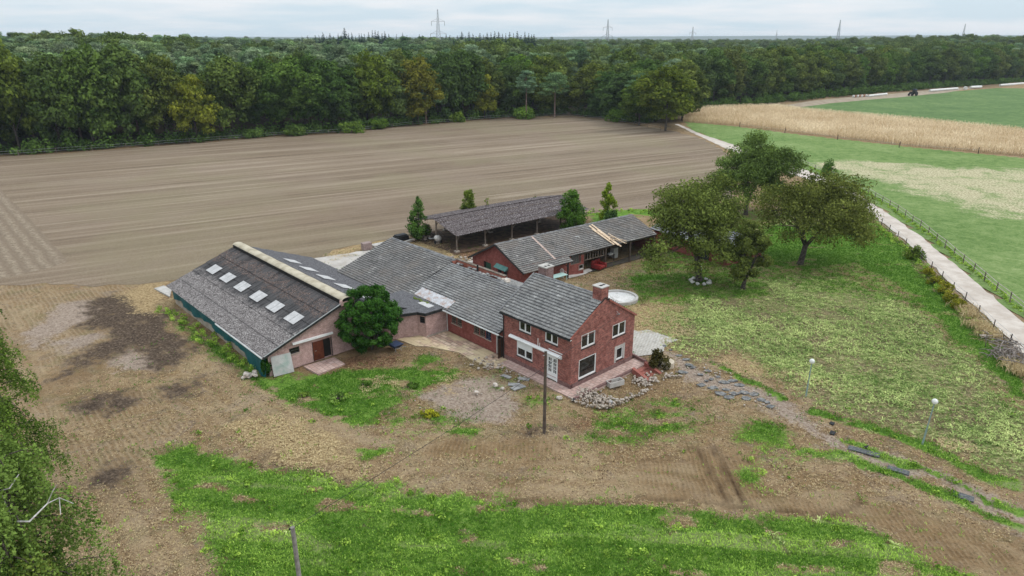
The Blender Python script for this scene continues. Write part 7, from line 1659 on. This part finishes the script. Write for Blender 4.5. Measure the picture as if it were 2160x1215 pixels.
# dark tractor by the forest
q = G(1925, 202); tr = thing("tractor", "dark tractor parked against the forest edge beyond the crop field", "tractor", q); u = np.array([.9, .42, 0]); v = np.array([-.42, .9, 0])
mb = MB(); mb.obox(q, u, v, ZX, (-2.2, .4), (-.5, .5), (.9, 1.9)); mb.obox(q, u, v, ZX, (-.2, 2.0), (-.9, .9), (.9, 1.5)); mb.build("body", m_frame_dark, tr)
mb = MB(); mb.box8([q + u * a_ + v * b_ + ZX * c_ for a_, b_, c_ in ((.0, -.8, 1.5), (1.8, -.8, 1.5), (1.8, .8, 1.5), (.0, .8, 1.5), (.25, -.7, 3.0), (1.7, -.7, 3.0), (1.7, .7, 3.0), (.25, .7, 3.0))]); mb.build("cab", m_glass, tr)
mb = MB(); mb.obox(q, u, v, ZX, (.15, 1.8), (-.8, .8), (3.0, 3.12)); mb.build("cab_roof", m_bluegrey, tr)
for a_, b_, r_ in ((1.2, -1.0, .95), (1.2, 1.0, .95), (-1.7, -.8, .62), (-1.7, .8, .62)):
    mb = MB(); mb.lathe((0, 0, 0), [(r_ * .5, -.22), (r_ * .95, -.22), (r_, 0), (r_ * .95, .22), (r_ * .5, .22)], 18); mb.v = [tuple(q + u * (a_ + p_[0]) + v * (b_ + p_[2]) + ZX * (r_ + p_[1])) for p_ in mb.v]; mb.build("wheel", m_black, tr)

# ------------------------------------------------------------------ grass standing on the ground
def bilerp_zone(P): return zones(P)
def blades(P, h0, h1, wid, rg, flat=0.0):
    n = len(P); k = 3; b = np.repeat(P, k, 0) + np.column_stack([rg.normal(size=(n * k, 2)) * .05, np.zeros(n * k)]); az = rg.uniform(0, 6.28, n * k); hh = rg.uniform(h0, h1, n * k); bend = rg.uniform(.2, .9, n * k) + flat
    d = np.column_stack([np.cos(az), np.sin(az), np.zeros(n * k)]); sd = np.column_stack([-np.sin(az), np.cos(az), np.zeros(n * k)]) * (wid * rg.uniform(.7, 1.4, n * k))[:, None]; mid = b + ZX * (hh * .6)[:, None] + d * (hh * bend * .35)[:, None]; tip = b + ZX * (hh * np.clip(1.0 - bend * .35, .12, 1))[:, None] + d * (hh * bend)[:, None]
    V = np.stack([b - sd * .4, mid - sd, tip, mid + sd], 1).reshape(-1, 3); return V, np.arange(len(V)).reshape(-1, 4), k
rg = np.random.default_rng(33); n = 330000
P2 = np.column_stack([rg.uniform(-34, 62, n), 27 + 71 * rg.random(n) ** 1.35]); P2 = P2[np.abs(P2[:, 0]) < P2[:, 1] * .80 + 3]
zn2 = zones(P2); gz2 = zg(P2[:, 0], P2[:, 1]) - .03; road_poly = px_poly(ROAD_L + ROAD_R[::-1]); free = ~inside(P2, road_poly)
for bx in ((-1.5, 8.0, -1.1, 8.5), (7.8, 33.2, -.5, 10.5), (15.6, 41.5, -17.2, .3)):
    s_ = (P2 - C0[:2]) @ AX[:2]; t_ = (P2 - C0[:2]) @ BX[:2]; free &= ~((s_ > bx[0]) & (s_ < bx[1]) & (t_ > bx[2]) & (t_ < bx[3]))
free &= ~inside(P2, np.array([p_[:2] for p_ in ppts])); pas = inside(P2, px_poly(ROAD_R[1:] + [(3900, 1270), (3600, 345), (2500, 345), (2160, 334), (1445, 257)])); fld = inside(P2, px_poly(FIELD_PX))
jn = (fbm(P2[:, 0] * 1.3, P2[:, 1] * 1.3, 6, 3) - .5) * 1.1
rnd = rg.random(len(P2)); gsel = free & ~fld & ~pas & ((zn2['green'] + jn * .8 > .52) | ((zn2['green'] + jn > .22) & (rnd < .30)) | (rnd < .012)) & (zn2['rut'] < .4)
Pg = np.column_stack([P2, gz2])[gsel]; ton = .38 + .8 * (fbm(Pg[:, 0] * .5, Pg[:, 1] * .5, 12, 3) - .5) + 1.5 * (zn2['streak'][gsel] - .5); V, F, k = blades(Pg, .07, .20, .020, rg)
o = mesh_np("grass", V, F, m_grassblade, attrs={"tone": ('FACE', np.clip(np.repeat(ton, k) + rg.normal(size=len(F)) * .28, 0, 1))}); tag(o, "fresh green grass growing in patches over the yard", kind="stuff")
pm = zn2['mown'] * (.25 + 1.0 * ss(.66, .40, fbm(P2[:, 0] * .25, P2[:, 1] * .25, 19, 4))); gsel |= free & ~fld & ~pas & (zn2['mown'] > .3) & (rnd > .80) & (fbm(P2[:, 0] * .4, P2[:, 1] * .4, 27, 3) > .46)
msel = free & ~fld & ~pas & ~gsel & ((rnd < .55 * pm) | ((zn2['green'] > .6) & (zn2['streak'] > .56)))
Pm = np.column_stack([P2, gz2])[msel]; ton = .40 + .9 * (fbm(Pm[:, 0] * 1.6, Pm[:, 1] * 2.4, 14, 4) - .5) + .5 * (fbm(Pm[:, 0] * .2, Pm[:, 1] * .2, 15, 2) - .5); V, F, k = blades(Pm, .10, .28, .026, rg, .9)
o = mesh_np("cut_grass", V, F, m_hay, attrs={"tone": ('FACE', np.clip(np.repeat(ton, k) + rg.normal(size=len(F)) * .2, 0, 1))}); tag(o, "pale cut grass lying in swaths on the orchard meadow", kind="stuff")
dsel = free & ~fld & ~pas & (zn2['dry'] + jn > .62)
tuf = [G(x_, y_)[:2] for x_, y_ in [(2048, 668), (2062, 690), (2078, 700), (2090, 712), (2035, 655), (2138, 778), (2155, 790)]]; extra = np.vstack([t_ + rg.normal(size=(130, 2)) * .5 for t_ in tuf]); Pd = np.column_stack([P2, gz2])[dsel]; V1, F1, k = blades(Pd, .05, .16, .02, rg, .8); V2, F2, _ = blades(np.column_stack([extra, np.full(len(extra), -.02)]), .45, .95, .022, rg)
V = np.vstack([V1, V2]); F = np.vstack([F1, F2 + len(V1)]); o = mesh_np("dead_grass", V, F, m_straw, attrs={"tone": ('FACE', np.clip(rg.normal(.5, .2, len(F)), 0, 1))}); tag(o, "dry straw-coloured grass and dead tufts", kind="stuff")
rsel = free & ~fld & ~pas & ~gsel & ~msel & ~dsel & (P2[:, 1] < 82); Pr = np.column_stack([P2, gz2])[rsel]; Pr = Pr[(rg.random(len(Pr)) < .55) & ((zn2['tread'] + zn2['dark'] + zn2['pale'] + zn2['rut'] + zn2['rows'] * .6)[rsel] < .45 + .3 * rg.random(len(Pr)))]; half = rg.random(len(Pr)) < .55
V, F, k = blades(Pr[half], .04, .11, .013, rg, 1.0); o = mesh_np("stubble", V, F, m_straw, attrs={"tone": ('FACE', np.clip(rg.normal(.45, .22, len(F)), 0, 1))}); tag(o, "short straw stubble scattered over the bare earth", kind="stuff")
Pc = Pr[~half]; Pc = Pc + ZX * .012; nm = rg.normal(size=Pc.shape) * .55 + np.array([0, 0, 1.0]); nm /= np.linalg.norm(nm, axis=1, keepdims=True); V, F, T = leaves(Pc, nm, .055, rg.normal(.4, .25, len(Pc)), rg, .75)
o = mesh_np("clods", V, F, m_clod, attrs={"tone": ('FACE', T)}); tag(o, "small clods and crumbs of brown earth", kind="stuff")
# tall weeds along the barn's side and the fences
cl = []
for ln, w_, h_ in (([(350, 655), (420, 700), (480, 742), (540, 785)], .8, .55), ([(1850, 476), (1905, 520), (1950, 570)], .6, .5), ([(1945, 575), (2010, 640), (2090, 720)], .6, .5), ([(1240, 450), (1330, 445), (1400, 445)], 1.6, .5), ([(1690, 345), (1830, 408), (1960, 496), (2160, 660)], .5, .3)):
    L = [G(*p_)[:2] for p_ in ln]
    for p_, n_ in along(L, .35):
        q = p_ + rg.normal(size=2) * w_ * .5; h = h_ * rg.uniform(.4, 1.2); cl.append([q[0], q[1], h * .45, .3, .3, h * .5, float(np.clip(rg.normal(.5, .2), 0, 1))])
gq = Pg[(Pg[:, 1] < 47) & (rg.random(len(Pg)) < .010)]
for q in gq: r_ = rg.uniform(.12, .34); cl.append([q[0], q[1], q[2] + r_ * .35, r_, r_, r_ * .5, float(np.clip(rg.normal(.35, .25), 0, 1))])
V, F, T = leaf_cloud(np.array(cl), 26, .085, rg, up=.2, shell=.1); o = mesh_np("weeds", V, F, m_grassblade, attrs={"tone": ('FACE', T)}); o.color = (1.0, .95, .9, 1); tag(o, "rank green weeds along the barn side and the fences", kind="stuff")

# ------------------------------------------------------------------ the air
def haze_box():
    mb = MB(); mb.v = [(x, y, z) for z in (-3.0, 62.0) for x, y in ((-9000, -700), (9000, -700), (9000, 10000), (-9000, 10000))]; mb.f = [(3, 2, 1, 0), (4, 5, 6, 7), (0, 1, 5, 4), (1, 2, 6, 5), (2, 3, 7, 6), (3, 0, 4, 7)]
    n = NT("haze_air"); v = n.node("ShaderNodeVolumePrincipled"); v.inputs["Color"].default_value = (.80, .90, 1.0, 1); v.inputs["Density"].default_value = HAZE; v.inputs["Anisotropy"].default_value = 0.0
    for l in list(n.o.inputs["Surface"].links): n.t.links.remove(l)
    n.t.nodes.remove(n.b); n.t.links.new(v.outputs[0], n.o.inputs["Volume"]); o = mb.build("haze", n.m); tag(o, kind="stuff"); return o
HAZE = 0.00010
haze_box()
